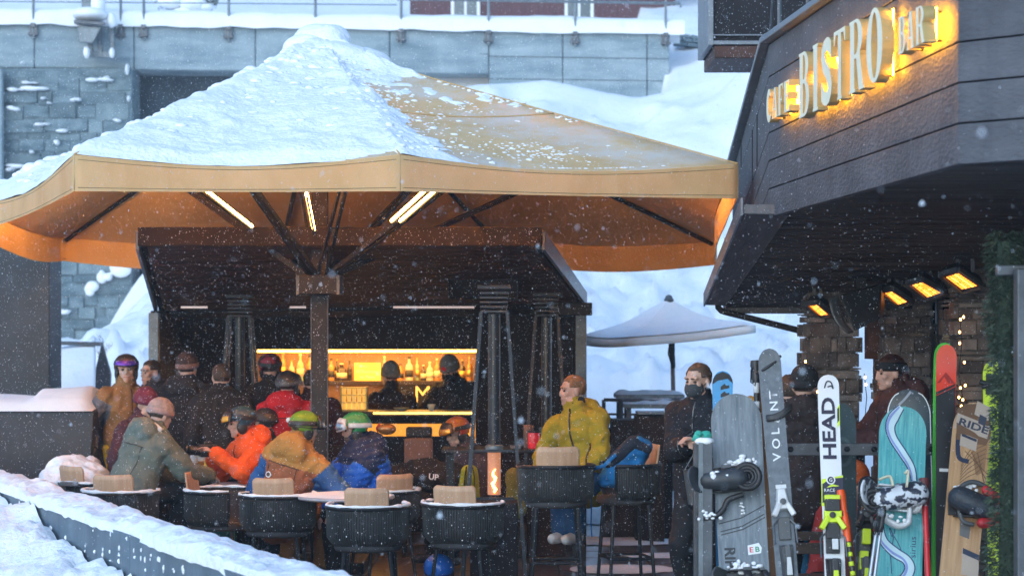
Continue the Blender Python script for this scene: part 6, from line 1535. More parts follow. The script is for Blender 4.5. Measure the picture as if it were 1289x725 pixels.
def frame(yaw):
    f = V((sin(yaw), -cos(yaw), 0)); l = V((cos(yaw), sin(yaw), 0)); return f, l
def ik(a, b, l1, l2, pole):
    d = b - a; D = min(d.length, (l1 + l2) * .998); d.normalize(); b2 = a + d * D
    x = (l1 * l1 - l2 * l2 + D * D) / (2 * D); h = math.sqrt(max(0, l1 * l1 - x * x)); p = pole - d * pole.dot(d)
    p = p.normalized() if p.length > 1e-5 else d.orthogonal().normalized()
    return a + d * x + p * h, b2
def person(label, px, py, Y, yaw, lean=5, side=0, hy=None, hp=0, hr=0, k=1.0, sit=None, hands=None, jacket=None, jz=None, trousers=None, boots=True, puff=1.0, vox=.009,
           face=True, hair=None, cap=None, collar=.075, hood=None, mask=None, quilt=0, skinm=None, beard=False, elbow_out=.4, knees=None, legs=True, gloves=None, grp=None):
    """head middle at photograph point (px, py), depth Y; yaw 0 faces the camera, 90 faces the picture's right"""
    yaw = R(yaw); f, l = frame(yaw); up0 = V((0, 0, 1)); H = P(px, py, Y); sk = skinm or skin
    t = (up0 * cos(R(lean)) + f * sin(R(lean)) + l * sin(R(side))).normalized()
    h_yaw = R(hy) if hy is not None else yaw
    hf, hl = frame(h_yaw); hu = up0 * cos(R(hp)) - hf * -sin(R(hp)) * 1; hfw = (hf * cos(R(hp)) - up0 * sin(R(hp))).normalized()
    hu = hl.cross(hfw) * -1
    if hu.z < 0: hu = -hu
    nb = H - hu * .155 * k - hfw * .025 * k                      # base of the neck
    sh = nb - t * .055 * k; pel = nb - t * .53 * k
    T = thing('person', label, 'person', (pel.x, pel.y, max(0, (pel.z - .93 * k)) if sit is None else 0), grp)
    cross_l = (l - t * l.dot(t)).normalized(); tf = cross_l.cross(t); tf = tf if tf.dot(f) > 0 else -tf
    Sh = {s: sh + cross_l * s * .185 * k - t * .01 for s in (-1, 1)}; Hp = {s: pel + cross_l * s * .095 * k for s in (-1, 1)}
    # legs
    Kn, An = {}, {}
    for s in (-1, 1):
        if sit is not None:
            kv = f * .43 * k + l * s * .07 + V((0, 0, .02))
            if knees and s in knees: kv = f * knees[s][0] + l * knees[s][1] + V((0, 0, knees[s][2]))
            Kn[s] = Hp[s] + kv; fz = sit if sit > .02 else .09
            An[s] = V((Kn[s].x, Kn[s].y, 0)) + f * -.04 + V((0, 0, max(fz, Kn[s].z - .43)))
        else:
            foot = V((pel.x, pel.y, .09)) + l * s * .12 * k + f * .03 * s; Kn[s], An[s] = ik(Hp[s], foot, .44 * k * max(1, pel.z / .95), .44 * k * max(1, pel.z / .95), f)
    # arms: hand targets in body coordinates (left +, forward, up) from the shoulder middle
    El, Wr = {}, {}
    for s in (-1, 1):
        g = (hands or {}).get(s)
        tgt = g if isinstance(g, V) else (sh + l * s * (g[0] if g else .27) * k + f * (g[1] if g else .06) * k + V((0, 0, (g[2] if g else -.53) * k)))
        El[s], Wr[s] = ik(Sh[s], tgt, .29 * k, .265 * k, -f * .5 + l * s * elbow_out - up0 * .6)
    # ---- body: one continuous skin
    mb = MB(); HM = Matrix((hl, -hfw, hu)).transposed()
    def h(x, y, z): return H + (hl * x + hfw * y + hu * z) * k
    E = lambda c, r: mb.ell(h(*c), [q * k for q in r], HM, 18, 12)
    E((0, -.008, .035), (.074, .094, .086)); E((0, .022, -.035), (.060, .072, .082)); E((0, .045, -.078), (.040, .040, .034))
    for s in (-1, 1): E((s * .038, .058, -.012), (.026, .026, .024)); E((s * .047, .018, -.066), (.022, .045, .026)); E((s * .075, -.008, -.004), (.012, .020, .032))
    mb.cap(h(-.042, .076, .036), h(.042, .076, .036), .014 * k, .014 * k); mb.cap(h(0, .084, .026), h(0, .098, -.018), .0105 * k, .0155 * k); E((-.013, .089, -.024), (.011, .012, .010)); E((.013, .089, -.024), (.011, .012, .010))
    mb.cap(h(-.02, .086, -.050), h(.02, .086, -.050), .009 * k, .009 * k); mb.cap(h(-.016, .085, -.063), h(.016, .085, -.063), .009 * k, .009 * k); E((0, .078, -.088), (.02, .018, .017))
    mb.cap(h(0, -.02, -.03), nb, .058 * k, .062 * k)
    mb.cap(nb, sh - t * .03, .06 * k, .09 * k); mb.cap(sh - t * .08 * k, pel + t * .1, .12 * k, .115 * k, cross_l, .68); mb.cap(pel + t * .1, pel, .115 * k, .13 * k, cross_l, .75)
    for s in (-1, 1):
        mb.cap(sh - t * .03, Sh[s], .06 * k, .055 * k); mb.cap(Sh[s], El[s], .048 * k, .038 * k); mb.cap(El[s], Wr[s], .038 * k, .026 * k)
        if legs: mb.cap(Hp[s], Kn[s], .075 * k, .052 * k); mb.cap(Kn[s], An[s], .05 * k, .036 * k)
        # hand: palm, four fingers and thumb
        fo = (Wr[s] - El[s]).normalized(); sd = (l * s - fo * fo.dot(l * s)); sd = sd.normalized() if sd.length > .1 else up0
        pn = fo.cross(sd).normalized(); pn = pn if pn.z < 0 else -pn
        if pn.length < .1: pn = -up0
        ax = -sd if abs(pn.z) > .5 else up0
        mb.cap(Wr[s], Wr[s] + fo * .075 * k, .027 * k, .040 * k, ax, .48)
        kn = Wr[s] + fo * .085 * k
        for q, (o, ln_) in enumerate(((-.030, .062), (-.010, .072), (.010, .068), (.029, .052))):
            b = kn + ax * o * k; m_ = b + fo * ln_ * .5 * k + pn * .014 * k; e = m_ + (fo * .55 + pn * .8).normalized() * ln_ * .55 * k
            mb.cap(b - fo * .012, m_, .0092 * k, .0086 * k, n=8); mb.cap(m_, e, .0086 * k, .0075 * k, n=8)
        b = Wr[s] + fo * .025 * k - ax * .03 * k; m_ = b + (fo * .6 - ax * .6 + pn * .3).normalized() * .045 * k; mb.cap(b, m_, .013 * k, .0105 * k, n=8); mb.cap(m_, m_ + (fo * .8 + pn * .5).normalized() * .032 * k, .0105 * k, .009 * k, n=8)
    me = remesh(mb, min(vox, .0075) if face else vox, 2, .4)
    o = link('body', me, [sk if not gloves else sk, gloves or sk], T, 'all')
    if gloves:
        for p in me.polygons:
            c = me.vertices[p.vertices[0]].co + T.location
            if min((c - Wr[s]).length for s in (-1, 1)) < .19 * k: p.material_index = 1
    body = o
    if face:
        for s in (-1, 1):
            mb = MB(); mb.ell(h(s * .031, .0785, .010), (.014 * k, .009 * k, .0085 * k), HM, 10, 8); mb.build('eye', eye_m, T, 'all')
            mb = MB(); mb.cap(h(s * .014, .092, .034), h(s * .05, .080, .034), .0055 * k, .004 * k, n=8); mb.build('eyebrow', hair or dk_hair, T, 'all')
        if not mask: mb = MB(); mb.cap(h(-.018, .0915, -.0565), h(.018, .0915, -.0565), .0052 * k, .0052 * k, n=8); mb.build('lips', lip_m, T, 'all')
        if beard:
            mb = MB(); mb.ell(h(0, .026, -.055), (.064 * k, .073 * k, .072 * k), HM, 24, 16, keep=lambda q: q.z < .15 and q.y < .35 and not (abs(q.x) < .35 and q.z > -.22 and q.y < 0)); mb.build('beard', beard_m, T, 'all')
    # ---- clothing
    def J(v): return v * puff
    mb = MB(); rj = .05
    mb.cap(sh - t * .09 * k, pel + t * .2 * k, J(.195) * k, J(.175) * k, cross_l, .70, 20); mb.cap(pel + t * .2 * k, pel - t * .03 * k, J(.175) * k, J(.19) * k, cross_l, .76, 20)
    mb.cap(nb + t * .01, sh - t * .10 * k, .075 * k, J(.17) * k, cross_l, .72, 18)
    mb.cap(nb - t * .01, nb.lerp(H, .42), collar * k * 1.05, collar * k, n=16)
    for s in (-1, 1):
        mb.cap(sh - t * .055 * k + cross_l * s * .05, Sh[s] - t * .02, J(.085) * k, J(.078) * k)
        mb.cap(Sh[s] - t * .01, El[s], J(.080) * k, J(.066) * k, n=14); mb.cap(El[s], Wr[s] - (Wr[s] - El[s]).normalized() * .012, J(.066) * k, J(.052) * k, n=14)
    if hood: 
        c = nb - tf * .11 * k - t * .0; mb.ell(c, (.15 * k, .085 * k, .10 * k), Matrix((cross_l, tf, t)).transposed()); mb.ell(c - t * .03 + cross_l * .07, (.09 * k, .07 * k, .09 * k), Matrix((cross_l, tf, t)).transposed()); mb.ell(c - t * .03 - cross_l * .07, (.09 * k, .07 * k, .09 * k), Matrix((cross_l, tf, t)).transposed())
    me = remesh(mb, max(vox, .010), 4, .5)
    wrinkle(me, .015 * k, 6.0, px); wrinkle(me, .0065 * k, 13, py + 5); wrinkle(me, .005 * k, 26, py); bvh = BVHTree.FromPolygons([v.co.copy() for v in me.vertices], [tuple(p.vertices) for p in me.polygons])
    jm = jacket if isinstance(jacket, list) else [jacket]
    if quilt:
        for v, n in zip(me.vertices, [v.normal.copy() for v in me.vertices]):
            q = (v.co - pel).dot(t); v.co += n * .010 * abs(sin(q * pi / quilt))
    if jz:
        for p in me.polygons:
            c = p.center; dt = (c - pel).dot(t) / (.53 * k)
            da, au = min([seg_u(c, Sh[s], El[s], 0) for s in (-1, 1)] + [seg_u(c, El[s], Wr[s], 1) for s in (-1, 1)]); lat = abs((c - sh).dot(cross_l)) / k
            p.material_index = jz(dt, da / k, lat, (c - sh).dot(tf), au)
    link('jacket', me, jm, T, 'all')
    if vox < .0125:
        Qb = Pose(); Qb.bvh = bvh
        for s in (-1, 1):
            ax = (Wr[s] - El[s]).normalized(); u_ = ax.orthogonal().normalized(); w_ = ax.cross(u_); c_ = Wr[s] - ax * .022
            mb = MB(); mb.tube([c_ + (u_ * cos(2 * pi * i / 14) + w_ * sin(2 * pi * i / 14)) * J(.050) * k for i in range(14)], .013, 6, closed=True); mb.build('cuff', black_c, T, 'all')
        mb = MB(); mb.tube([surf(Qb, sh - t * .10 * k + cross_l * x_ * .018 * k - tf * .02, -tf, .001) for x_ in range(-8, 9)], .0035, 5)
        for s in (-1, 1): mb.tube([surf(Qb, sh - t * (.10 + .045 * i) * k + cross_l * s * .13 * k, -tf, .001) for i in range(8)], .0032, 5)
        mb.tube([surf(Qb, nb - t * .05 * i * k, tf, .002) for i in range(11)], .005, 5)
        mb.build('seam', seam_m, T, 'all')
    if legs and trousers:
        mb = MB(); mb.ell(pel - t * .02, (.165 * k, .135 * k, .12 * k), Matrix((cross_l, tf, t)).transposed())
        for s in (-1, 1): mb.cap(Hp[s], Kn[s], .098 * k, .080 * k, n=14); mb.cap(Kn[s], An[s] + V((0, 0, .03)), .080 * k, .078 * k, n=14)
        me = remesh(mb, .013, 4, .5); wrinkle(me, .012, 7, px + 3); link('trousers', me, trousers, T, 'all')
        for s in (-1, 1):
            a = An[s] + V((0, 0, -.035)); mb = MB(); mb.cap(a - f * .05 + V((0, 0, -.01)), a + f * .15 - V((0, 0, .015)), .048, .042, up0, .9); mb.cap(a, a + V((0, 0, .10)), .055, .058); mb.bx(0, 0, 0, 0, 0, 0) if 0 else None
            me = remesh(mb, .011, 2); link('boot', me, boots if not isinstance(boots, bool) else boot_m, T, 'all')
    T['_'] = 0; del T['_']
    Q = Pose(); Q.__dict__.update(dict(T=T, h=h, HM=HM, k=k, H=H, hl=hl, hfw=hfw, hu=hu, f=f, l=l, sh=sh, pel=pel, nb=nb, t=t, tf=tf, cl=cross_l, Wr=Wr, El=El, Sh=Sh, Kn=Kn, An=An, bvh=bvh))
    if hair: hair_cap(Q, hair)
    if mask: face_mask(Q, mask)
    return Q
def seg_u(p, a, b, o):
    ab = b - a; u = max(0, min(1, (p - a).dot(ab) / max(1e-9, ab.length_squared))); return (p - a - ab * u).length, u + o
def seg_d(p, a, b):
    ab = b - a; u = max(0, min(1, (p - a).dot(ab) / max(1e-9, ab.length_squared))); return (p - a - ab * u).length
def hair_cap(q, m, long=0):
    mb = MB(); mb.ell(q.h(0, -.012, .036), (.079 * q.k, .098 * q.k, .092 * q.k), q.HM, 30, 22, keep=lambda d: (d.z > -.05 and d.y > -.62 + .0 * d.z) or (d.z > .50) or (d.y > .15 and d.z > -.62))
    if long: mb.ell(q.h(0, -.075, -.06), (.062, .05, .11), q.HM)
    me = mb.mesh('hair'); 
    for v in me.vertices: v.co += (v.co - q.H).normalized() * .006 * noise.noise(v.co * 60)
    link('hair', me, m, q.T, 'all', solid=.006)
def face_mask(q, m):
    mb = MB(); mb.ell(q.h(0, .034, -.042), (.068 * q.k, .086 * q.k, .068 * q.k), q.HM, 28, 20, keep=lambda d: d.y < -.02 and d.z < .62 and d.z > -.9)
    o = mb.build('face_mask', m, q.T, 'all', solid=.003)
    mb = MB()
    for s in (-1, 1): mb.tube([q.h(s * .062, .04, -.025), q.h(s * .083, -.01, .012)], .0025, 5); mb.tube([q.h(s * .06, .04, -.065), q.h(s * .083, -.012, -.02)], .0025, 5)
    mb.build('ear_loop', m, o)
def beanie(q, m, band=None, badge=None, hgt=.10):
    mb = MB(); mb.ell(q.h(0, -.012, .046), (.090 * q.k, .110 * q.k, hgt * q.k), q.HM, 28, 18, keep=lambda d: d.z > -.12 + .25 * -d.y * .3)
    me = mb.mesh('beanie'); wrinkle(me, .005, 22); o = link('beanie', me, m, q.T, 'all', solid=.012)
    mb = MB(); pts = [q.h(.0905 * cos(a), -.012 + .110 * sin(a), .030 + .012 * sin(a)) for a in [2 * pi * i / 28 for i in range(28)]]
    mb.tube(pts, .027 * q.k, 8, closed=True, flat=.42, side=q.hu); mb.build('cuff', band or m, o, 'all')
    if badge: mb = MB(); mb.ell(q.h(.0, .104, .062), (.030, .012, .026), q.HM); mb.build('badge', badge, o, 'all')
def helmet(q, m, goggle=None, lens=None, strap=None, trim=None, gz=.045, glow=0, text=None, vents=True, on_face=False):
    """ski helmet shell with ear pads, goggles pushed up on the front, strap round the back"""
    c = (0, -.010, .034); r = (.102, .122, .106)
    mb = MB(); mb.ell(q.h(*c), [a * q.k for a in r], q.HM, 36, 24, keep=lambda d: d.z > (-.02 if d.y < -.25 else -.45 if d.y < .55 else -.30) and not (d.z < .08 and d.y < -.55))
    me = mb.mesh('helmet'); o = link('helmet', me, m, q.T, 'all', solid=.014)
    mb = MB()
    for s in (-1, 1): mb.ell(q.h(s * .082, .0, -.030), (.022, .045, .058), q.HM)
    mb.cap(q.h(-.07, .045, -.085), q.h(0, .05, -.118), .008, .008); mb.cap(q.h(.07, .045, -.085), q.h(0, .05, -.118), .008, .008); mb.build('ear_pad', plast_b, o, 'all')
    def onsh(a, z, e=1.06): 
        zz = (z - c[2]) / r[2]; w = math.sqrt(max(.02, 1 - zz * zz)); return q.h(c[0] + r[0] * e * w * cos(a), c[1] + r[1] * e * w * sin(a), z)
    if vents:
        mb = MB()
        for a in (60, 90, 120, 240, 270, 300): 
            for z in (.105, .122): mb.cap(onsh(R(a - 5), z, 1.0), onsh(R(a + 5), z, 1.0), .006, .006, n=6)
        mb.build('vent', plast_b, o)
    if trim: mb = MB(); mb.tube([onsh(2 * pi * i / 30, .012 + .012 * sin(2 * pi * i / 30), 1.05) for i in range(30)], .006, 6, closed=True); mb.build('rim', trim, o, 'all')
    if goggle:
        mb = MB(); n = 30; pts = [onsh(R(150) + R(240) * i / n, gz + .022 * sin(R(150) + R(240) * i / n), 1.07) for i in range(n + 1)]
        mb.tube(pts, .020, 8, flat=.22, side=q.hu); g = mb.build('goggle_strap', strap or goggle, o, 'all')
        def gl_(e, w, hh, y0=0):
            m2 = MB()
            def fn(u, v):
                a = R(90) + (u - .5) * R(w); z = gz + .022 + (v - .5) * hh * (1 - .25 * abs(u - .5) ** 2 * 4); return onsh(a, z, e)
            m2.grid(fn, 18, 6); return m2
        gl_(1.22, 108, .098).build('goggle_frame', goggle, g, 'all', solid=.03); gl_(1.36, 92, .074).build('goggle_lens', lens, g, 'all', solid=.006)
    if text:
        mb = MB(); s = text[1]; p = q.h(s * .110, -.005, .058); nrm = (q.hl * s); X = -q.hfw * s * -1 if s < 0 else q.hfw * -1
        X = q.hfw * (1 if s > 0 else -1) * 1.0
        mb.text(text[0], .022, q.h(s * .1095, .0, .052), X if s > 0 else -q.hfw * -1 * -1, q.hu, 0, bold=.02); mb.build('helmet_lettering', text[2], o)
    if glow:
        mb = MB(); mb.ell(onsh(R(glow), .045, 1.08), (.022, .022, .022), q.HM); mb.ell(onsh(R(glow), .045, 1.12), (.014, .014, .014), q.HM, mi=1); mb.build('rear_badge', [plast_w, plast_b], o, 'all')
    return o

def gaiter(q, m, r=.079):
    mb = MB(); mb.cap(q.nb + q.t * .01, q.nb.lerp(q.H, .40), r * q.k, r * .95 * q.k, n=16); me = remesh(mb, .01, 2); wrinkle(me, .006, 25); link('neck_warmer', me, m, q.T, 'all')
# lens looks
lens_o = mat('fire_mirror_lens', (.85, .18, .01), .12, col2=(.9, .5, .02), scale=6, spec=.9, metal=.5); lens_v = mat('violet_mirror_lens', (.06, .04, .5), .1, col2=(.25, .08, .6), scale=9, metal=.5); lens_s = mat('silver_lens', (.35, .38, .42), .12, metal=.6); lens_b = mat('blue_mirror_lens', (.05, .18, .5), .12, metal=.5, col2=(.4, .6, .8), scale=12)

# 1 green parka
q = person('person hunched in a thick green hooded parka, seated back to the camera', 202, 524, 17.25, 138, lean=24, side=-6, hp=20, sit=0, jacket=cloth('olive_green_parka', (.11, .135, .12), var=.15, bump=.4), trousers=black_c, puff=1.24, hood=True, hands={-1: (.20, .42, -.30), 1: (.2, .38, -.32)}, vox=.011, hair=dk_hair, face=False)
beanie(q, cloth('pinkish_grey_knit', (.30, .24, .23), scale=30, bump=.6), band=cloth('dusty_pink_knit', (.36, .26, .25), scale=30))
mb = MB(); mb.tube([q.nb + q.cl * x + q.t * (.03 + .0 * x) - q.tf * (.10 - abs(x) * .35) for x in (-.15, -.1, -.05, 0, .05, .1, .15)], [.02, .035, .04, .042, .04, .035, .02], 8)
me = mb.mesh('fur_trim'); wrinkle(me, .012, 40); link('fur_trim', me, cloth('white_fleece', (.62, .62, .62), bump=.8), q.T, 'all')
# 2 standing man with goggles
q = person('standing man in a brown vest with grey sleeves and yellow trousers, goggles on helmet', 159, 466, 19.3, 32, lean=3, hy=10, hp=2, k=1.02, jacket=[cloth('caramel_brown_fleece', (.22, .115, .045)), cloth('slate_grey_sleeve', (.10, .105, .125))], jz=lambda d, da, lat, fw, au: 1 if (da < .118 and au > .16 and lat > .15) or au > 1.2 and da < .1 else 0, trousers=cloth('bright_yellow_trousers', (.72, .40, .01)), puff=1.04, collar=.085, hands={-1: (.34, .02, -.50), 1: (.2, .25, -.35)}, vox=.011, grp=None)
gaiter(q, black_c, .088); helmet(q, mat('matt_brown_helmet', (.10, .06, .05), .5, var=.2), plast_b, lens_v, plast_b, gz=.062)
# 3 person in dark hood looking left
q = person('bareheaded boy in a dark jacket looking left beside the goggled man', 190, 470, 19.9, -48, lean=3, hp=3, k=.98, jacket=cloth('charcoal_jacket', (.035, .035, .045)), trousers=black_c, puff=1.15, hood=True, collar=.085, vox=.011, hair=dk_hair)
# 4 dark standing person
q = person('dark clothed person with a pink banded beanie standing at the kiosk corner', 236, 464, 19.3, 165, lean=4, k=1.02, jacket=cloth('sooty_jacket', (.018, .018, .022)), trousers=black_c, puff=1.2, hood=True, vox=.013, face=False, hair=dk_hair)
beanie(q, cloth('dark_brown_knit', (.05, .035, .035), scale=30), band=cloth('dull_pink_band', (.20, .12, .11), scale=30))
q = person('dark clothed person standing just behind the orange jacketed man', 278, 476, 19.0, 200, lean=4, k=1.0, jacket=black_c, trousers=black_c, puff=1.2, vox=.014, face=False, hair=dk_hair)
# 5 maroon beanie
q = person('person mostly hidden behind the green parka, wearing a maroon beanie', 184, 509, 18.7, 60, lean=12, sit=0, hp=15, jacket=cloth('dark_plum_jacket', (.05, .02, .03)), trousers=black_c, puff=1.1, vox=.013, hair=dk_hair, face=False)
beanie(q, cloth('maroon_knit', (.13, .025, .045), scale=30, bump=.6))
# 6 orange jacket
q = person('man in a vivid orange jacket and dark blue helmet, holding a camera, facing left', 303, 533, 17.75, -62, lean=16, hy=-78, hp=10, sit=0, jacket=cloth('vivid_orange_shell', (.78, .10, .014), var=.1), trousers=cloth('teal_trousers', (.01, .18, .22)), puff=1.08, hood=True, collar=.08, hands={1: V(P(271, 572, 17.45)), -1: V(P(268, 576, 17.8))}, elbow_out=.7, vox=.009, skinm=skin_r, hair=dk_hair)
helmet(q, mat('petrol_blue_helmet', (.012, .05, .085), .4, var=.1), plast_b, lens_o, plast_b, gz=.05, text=('POC', -1, c_white))
mb = MB(); c = P(262, 567, 17.6); mb.box(c, (.14, .09, .10), rz=.4); mb.tube([c + V((-.06, -.03, .0)), c + V((-.15, -.08, .01))], .04, 14); mb.box(c + V((.0, 0, .06)), (.06, .06, .03), rz=.4)
T = thing('camera', 'small black camera held up by the man in the orange jacket', 'camera', c); mb.build('camera_body', plast_b, T, bev=.008)
mb = MB(); mb.lathe([(.042, 0), (.042, .012), (.03, .012), (0, .008)], c + V((-.15, -.08, .01)), 14, M=Matrix.Rotation(R(-90), 3, 'Y')); mb.build('lens', glass_dark, T)
# person with mirrored goggles between
q = person('dark clothed skier with blue mirrored goggles between the orange jacket and the mustard vest', 333, 534, 18.6, -100, lean=8, sit=0, jacket=black_c, trousers=black_c, puff=1.15, vox=.012, hair=dk_hair, hp=5)
helmet(q, plast_b, plast_w, lens_b, plast_b, gz=.045)
# 7 mustard and rust vest
q = person('man seen from behind in a mustard and rust vest with blue sleeves and green helmet', 384, 540, 16.85, 152, lean=10, side=-14, hy=118, hp=12, sit=0, jacket=[cloth('mustard_yellow_panel', (.38, .19, .05), var=.12), cloth('rust_brown_panel', (.27, .095, .045), var=.12), cloth('royal_blue_sleeve', (.025, .09, .26), var=.15)],
           jz=lambda d, da, lat, fw, au: 2 if (da < .118 and au > .3 and lat > .19) or (au > 1.1 and da < .1) else (0 if d > .72 else 1), trousers=cloth('ochre_trousers', (.22, .10, .03)), puff=1.12, hood=True, collar=.09, hands={1: (.52, .10, -.44), -1: (.34, .30, -.44)}, elbow_out=1.4, vox=.010, face=False, hair=dk_hair)
helmet(q, mat('leaf_green_helmet', (.10, .24, .015), .4, var=.08), plast_b, lens_s, plast_b, gz=.045, glow=290, trim=plast_b)
mb = MB(); b0 = surf(q, q.pel + q.t * .27 + q.cl * .105, -q.tf, .002); M3 = Matrix.Identity(3)
zax = -q.tf; 
def disc(mb, c, n, r, d, mi=0):
    n = n.normalized(); u = n.orthogonal().normalized(); w = n.cross(u); mb.lathe([(0, 0), (r, 0), (r, d), (0, d)], c, 18, mi, M=Matrix((u, w, n)).transposed())
disc(mb, b0, zax, .024, .012); disc(mb, b0 + zax * .012, zax, .017, .003, 1); mb.build('round_patch', [c_white, mat('rust_patch_ink', (.05, .02, .015), .5)], q.T)
# 8 blue jacket
q = person('man in a blue and navy jacket with green helmet and white goggles, facing left', 447, 541, 17.25, -66, lean=12, hy=-80, hp=10, sit=0, jacket=[cloth('cobalt_blue_quilt', (.014, .12, .60), var=.12), cloth('navy_shoulder_panel', (.014, .026, .075))], jz=lambda d, da, lat, fw, au: (1 if au < .38 else 0) if (da < .12 and lat > .18) else (1 if d > .84 else 0),
           trousers=black_c, puff=1.28, hood=True, collar=.085, hands={1: (.16, .36, -.44), -1: (.2, .40, -.42)}, quilt=.052, vox=.009, hair=dk_hair, beard=True, skinm=skin_r)
helmet(q, mat('emerald_helmet', (.012, .20, .075), .4, var=.06), plast_w, lens_s, plast_w, gz=.038, glow=180, vents=False)
mb = MB(); mb.tube([q.nb - q.tf * .06 + q.cl * s * .09 + q.t * (.02 - abs(s) * .02) for s in (-1.2, -.6, 0, .6, 1.2)], [.015, .026, .03, .026, .015], 8); 
T2 = mb.build('white_collar', cloth('white_lining', (.62, .64, .68)), q.T, 'all')
mb = MB(); mb.cap(q.nb + q.t * .02, q.nb.lerp(q.H, .45), .078, .078); mb.build('neck_warmer', cloth('rust_red_knit', (.16, .03, .02), scale=25), q.T, 'all')
# 9 red jacket, back
q = person('person in a red jacket and black helmet seen from behind left of the umbrella pole', 362, 486, 18.75, 170, lean=8, k=.95, jacket=cloth('crimson_jacket', (.42, .012, .018), var=.15), trousers=black_c, puff=1.18, hood=True, vox=.012, face=False, hair=dk_hair)
helmet(q, mat('gloss_black_helmet', (.02, .02, .024), .35), plast_g, lens_s, plast_g, gz=.04)
q = person('person in dark clothes with a red patterned helmet standing in front of the lit bar', 340, 464, 20.0, 190, lean=3, k=1.0, jacket=black_c, trousers=black_c, puff=1.1, vox=.014, face=False, hair=dk_hair)
helmet(q, mat('red_patterned_helmet', (.03, .012, .016), .5, col2=(.28, .02, .035), scale=22, detail=3, lo=.45, hi=.55), plast_b, lens_s, plast_b, gz=.05)
q = person('person in a dark hood standing at the bar just left of the umbrella pole', 392, 482, 20.2, 190, lean=3, k=.97, jacket=cloth('dark_wine_jacket', (.06, .02, .02)), trousers=black_c, puff=1.1, vox=.014, face=False, hair=dk_hair)
# 10, 11 bartenders
q = person('bartender with a plain grey beanie turned towards the back shelf', 491, 474, 22.55, 215, lean=8, k=1.0, jacket=cloth('black_work_jacket', (.022, .02, .024)), trousers=black_c, puff=1.05, vox=.013, face=False, hair=dk_hair, hands={1: (.1, .4, -.25), -1: (.3, .3, -.35)})
beanie(q, cloth('mid_grey_knit', (.17, .18, .19), scale=30, bump=.6), hgt=.12)
q = person('masked bartender with a red badge on his grey beanie leaning over the bar', 566, 466, 22.4, -28, lean=14, hp=24, k=1.03, jacket=black_c, trousers=black_c, puff=1.08, vox=.012, hands={1: (.0, .38, -.40), -1: (.26, .40, -.42)}, mask=black_c, hair=dk_hair)
beanie(q, cloth('ash_grey_knit', (.17, .175, .19), scale=30, bump=.6), badge=mat('red_badge', (.65, .02, .03), .6), hgt=.115)
# 12 yellow jacket man
q = person('bareheaded man in an olive yellow jacket sitting on a tall stool, looking left', 721, 493, 16.6, -30, lean=2, side=-9, hy=-74, hp=2, k=1.0, sit=.50, jacket=[cloth('olive_yellow_shell', (.30, .225, .018), var=.12), c_black], trousers=cloth('denim_blue_trousers', (.015, .07, .17)), puff=1.0, collar=.082, hood=True, hands={1: (.10, .22, -.42), -1: (.20, .18, -.48)}, elbow_out=1.0, vox=.009, boots=mat('white_trainers', (.62, .62, .62), .6), skinm=skin_r, knees={1: (.34, -.035, -.12), -1: (.34, .035, -.12)}, hair=ginger)
gaiter(q, navy_c, .086)
mb = MB()
def zipline(pts, r): 
    mb.tube(pts, r, 6)
tfw = q.tf
mb.tube([surf(q, q.nb - q.t * .56 * k_ / 12 + q.t * .03, tfw) for k_ in range(13)], .008, 6)
for s in (-1, 1): mb.tube([surf(q, q.sh - q.t * (.2 + .03 * k_) + q.cl * s * (.125 + .002 * k_), tfw) for k_ in range(7)], .008, 6)
mb.build('zip', c_black, q.T, 'all')
# 13 masked waiter
q = person('waiter in black with a black face mask holding a cloth above a metal bucket', 879, 481, 15.0, -30, lean=4, hy=-42, hp=6, k=1.04, jacket=cloth('black_fleece', (.012, .014, .019)), trousers=black_c, puff=1.10, collar=.08, hands={1: V(P(878, 556, 14.62)), -1: V(P(866, 560, 14.7))}, elbow_out=.6, vox=.008, mask=mat('black_face_mask', (.035, .042, .05), .8), hair=mat('reddish_brown_hair', (.085, .045, .025), .6, var=.3, scale=40, bump=.4, bscale=120))
mb = MB(); mb.tube([surf(q, q.nb + q.t * (.03 - .03 * k_), q.tf) for k_ in range(13)], .004, 5); mb.build('zip', steel, q.T, 'all')
mb = MB(); c = P(881, 551, 14.55)
for i in range(7): mb.ell(c + V((rnd.uniform(-.05, .05), rnd.uniform(-.02, .02), rnd.uniform(-.035, .03))), (rnd.uniform(.02, .045), .025, rnd.uniform(.015, .03)))
me = remesh(mb, .006, 2); wrinkle(me, .008, 40); tag(link('cleaning_cloth', me, cloth('mint_green_cloth', (.05, .42, .34)), smooth='all'), 'crumpled mint green cloth in the hand of the masked waiter', 'cloth')
T = thing('metal_bucket', 'dull zinc bucket hanging from the hand of the masked waiter', 'bucket', P(875, 634, 14.55)); zb, zt = zw(634, 14.55), zw(592, 14.55); X = xw(877, 14.55)
zinc = mat('dull_zinc', (.16, .17, .18), .4, var=.2, metal=.6, bump=.1)
mb = MB(); mb.lathe([(.0, zb), (.058, zb), (.092, zt), (.097, zt + .004), (.088, zt), (.056, zb + .01)], (X, 14.55, 0), 28); mb.build('pail', zinc, T, smooth=True)
mb = MB(); mb.tube([(X - .085, 14.55, zt), V(P(873, 572, 14.6)), V(P(876, 562, 14.6)), V(P(879, 572, 14.6)), (X + .085, 14.55, zt)], .004, 6); mb.build('handle', zinc, T, True)
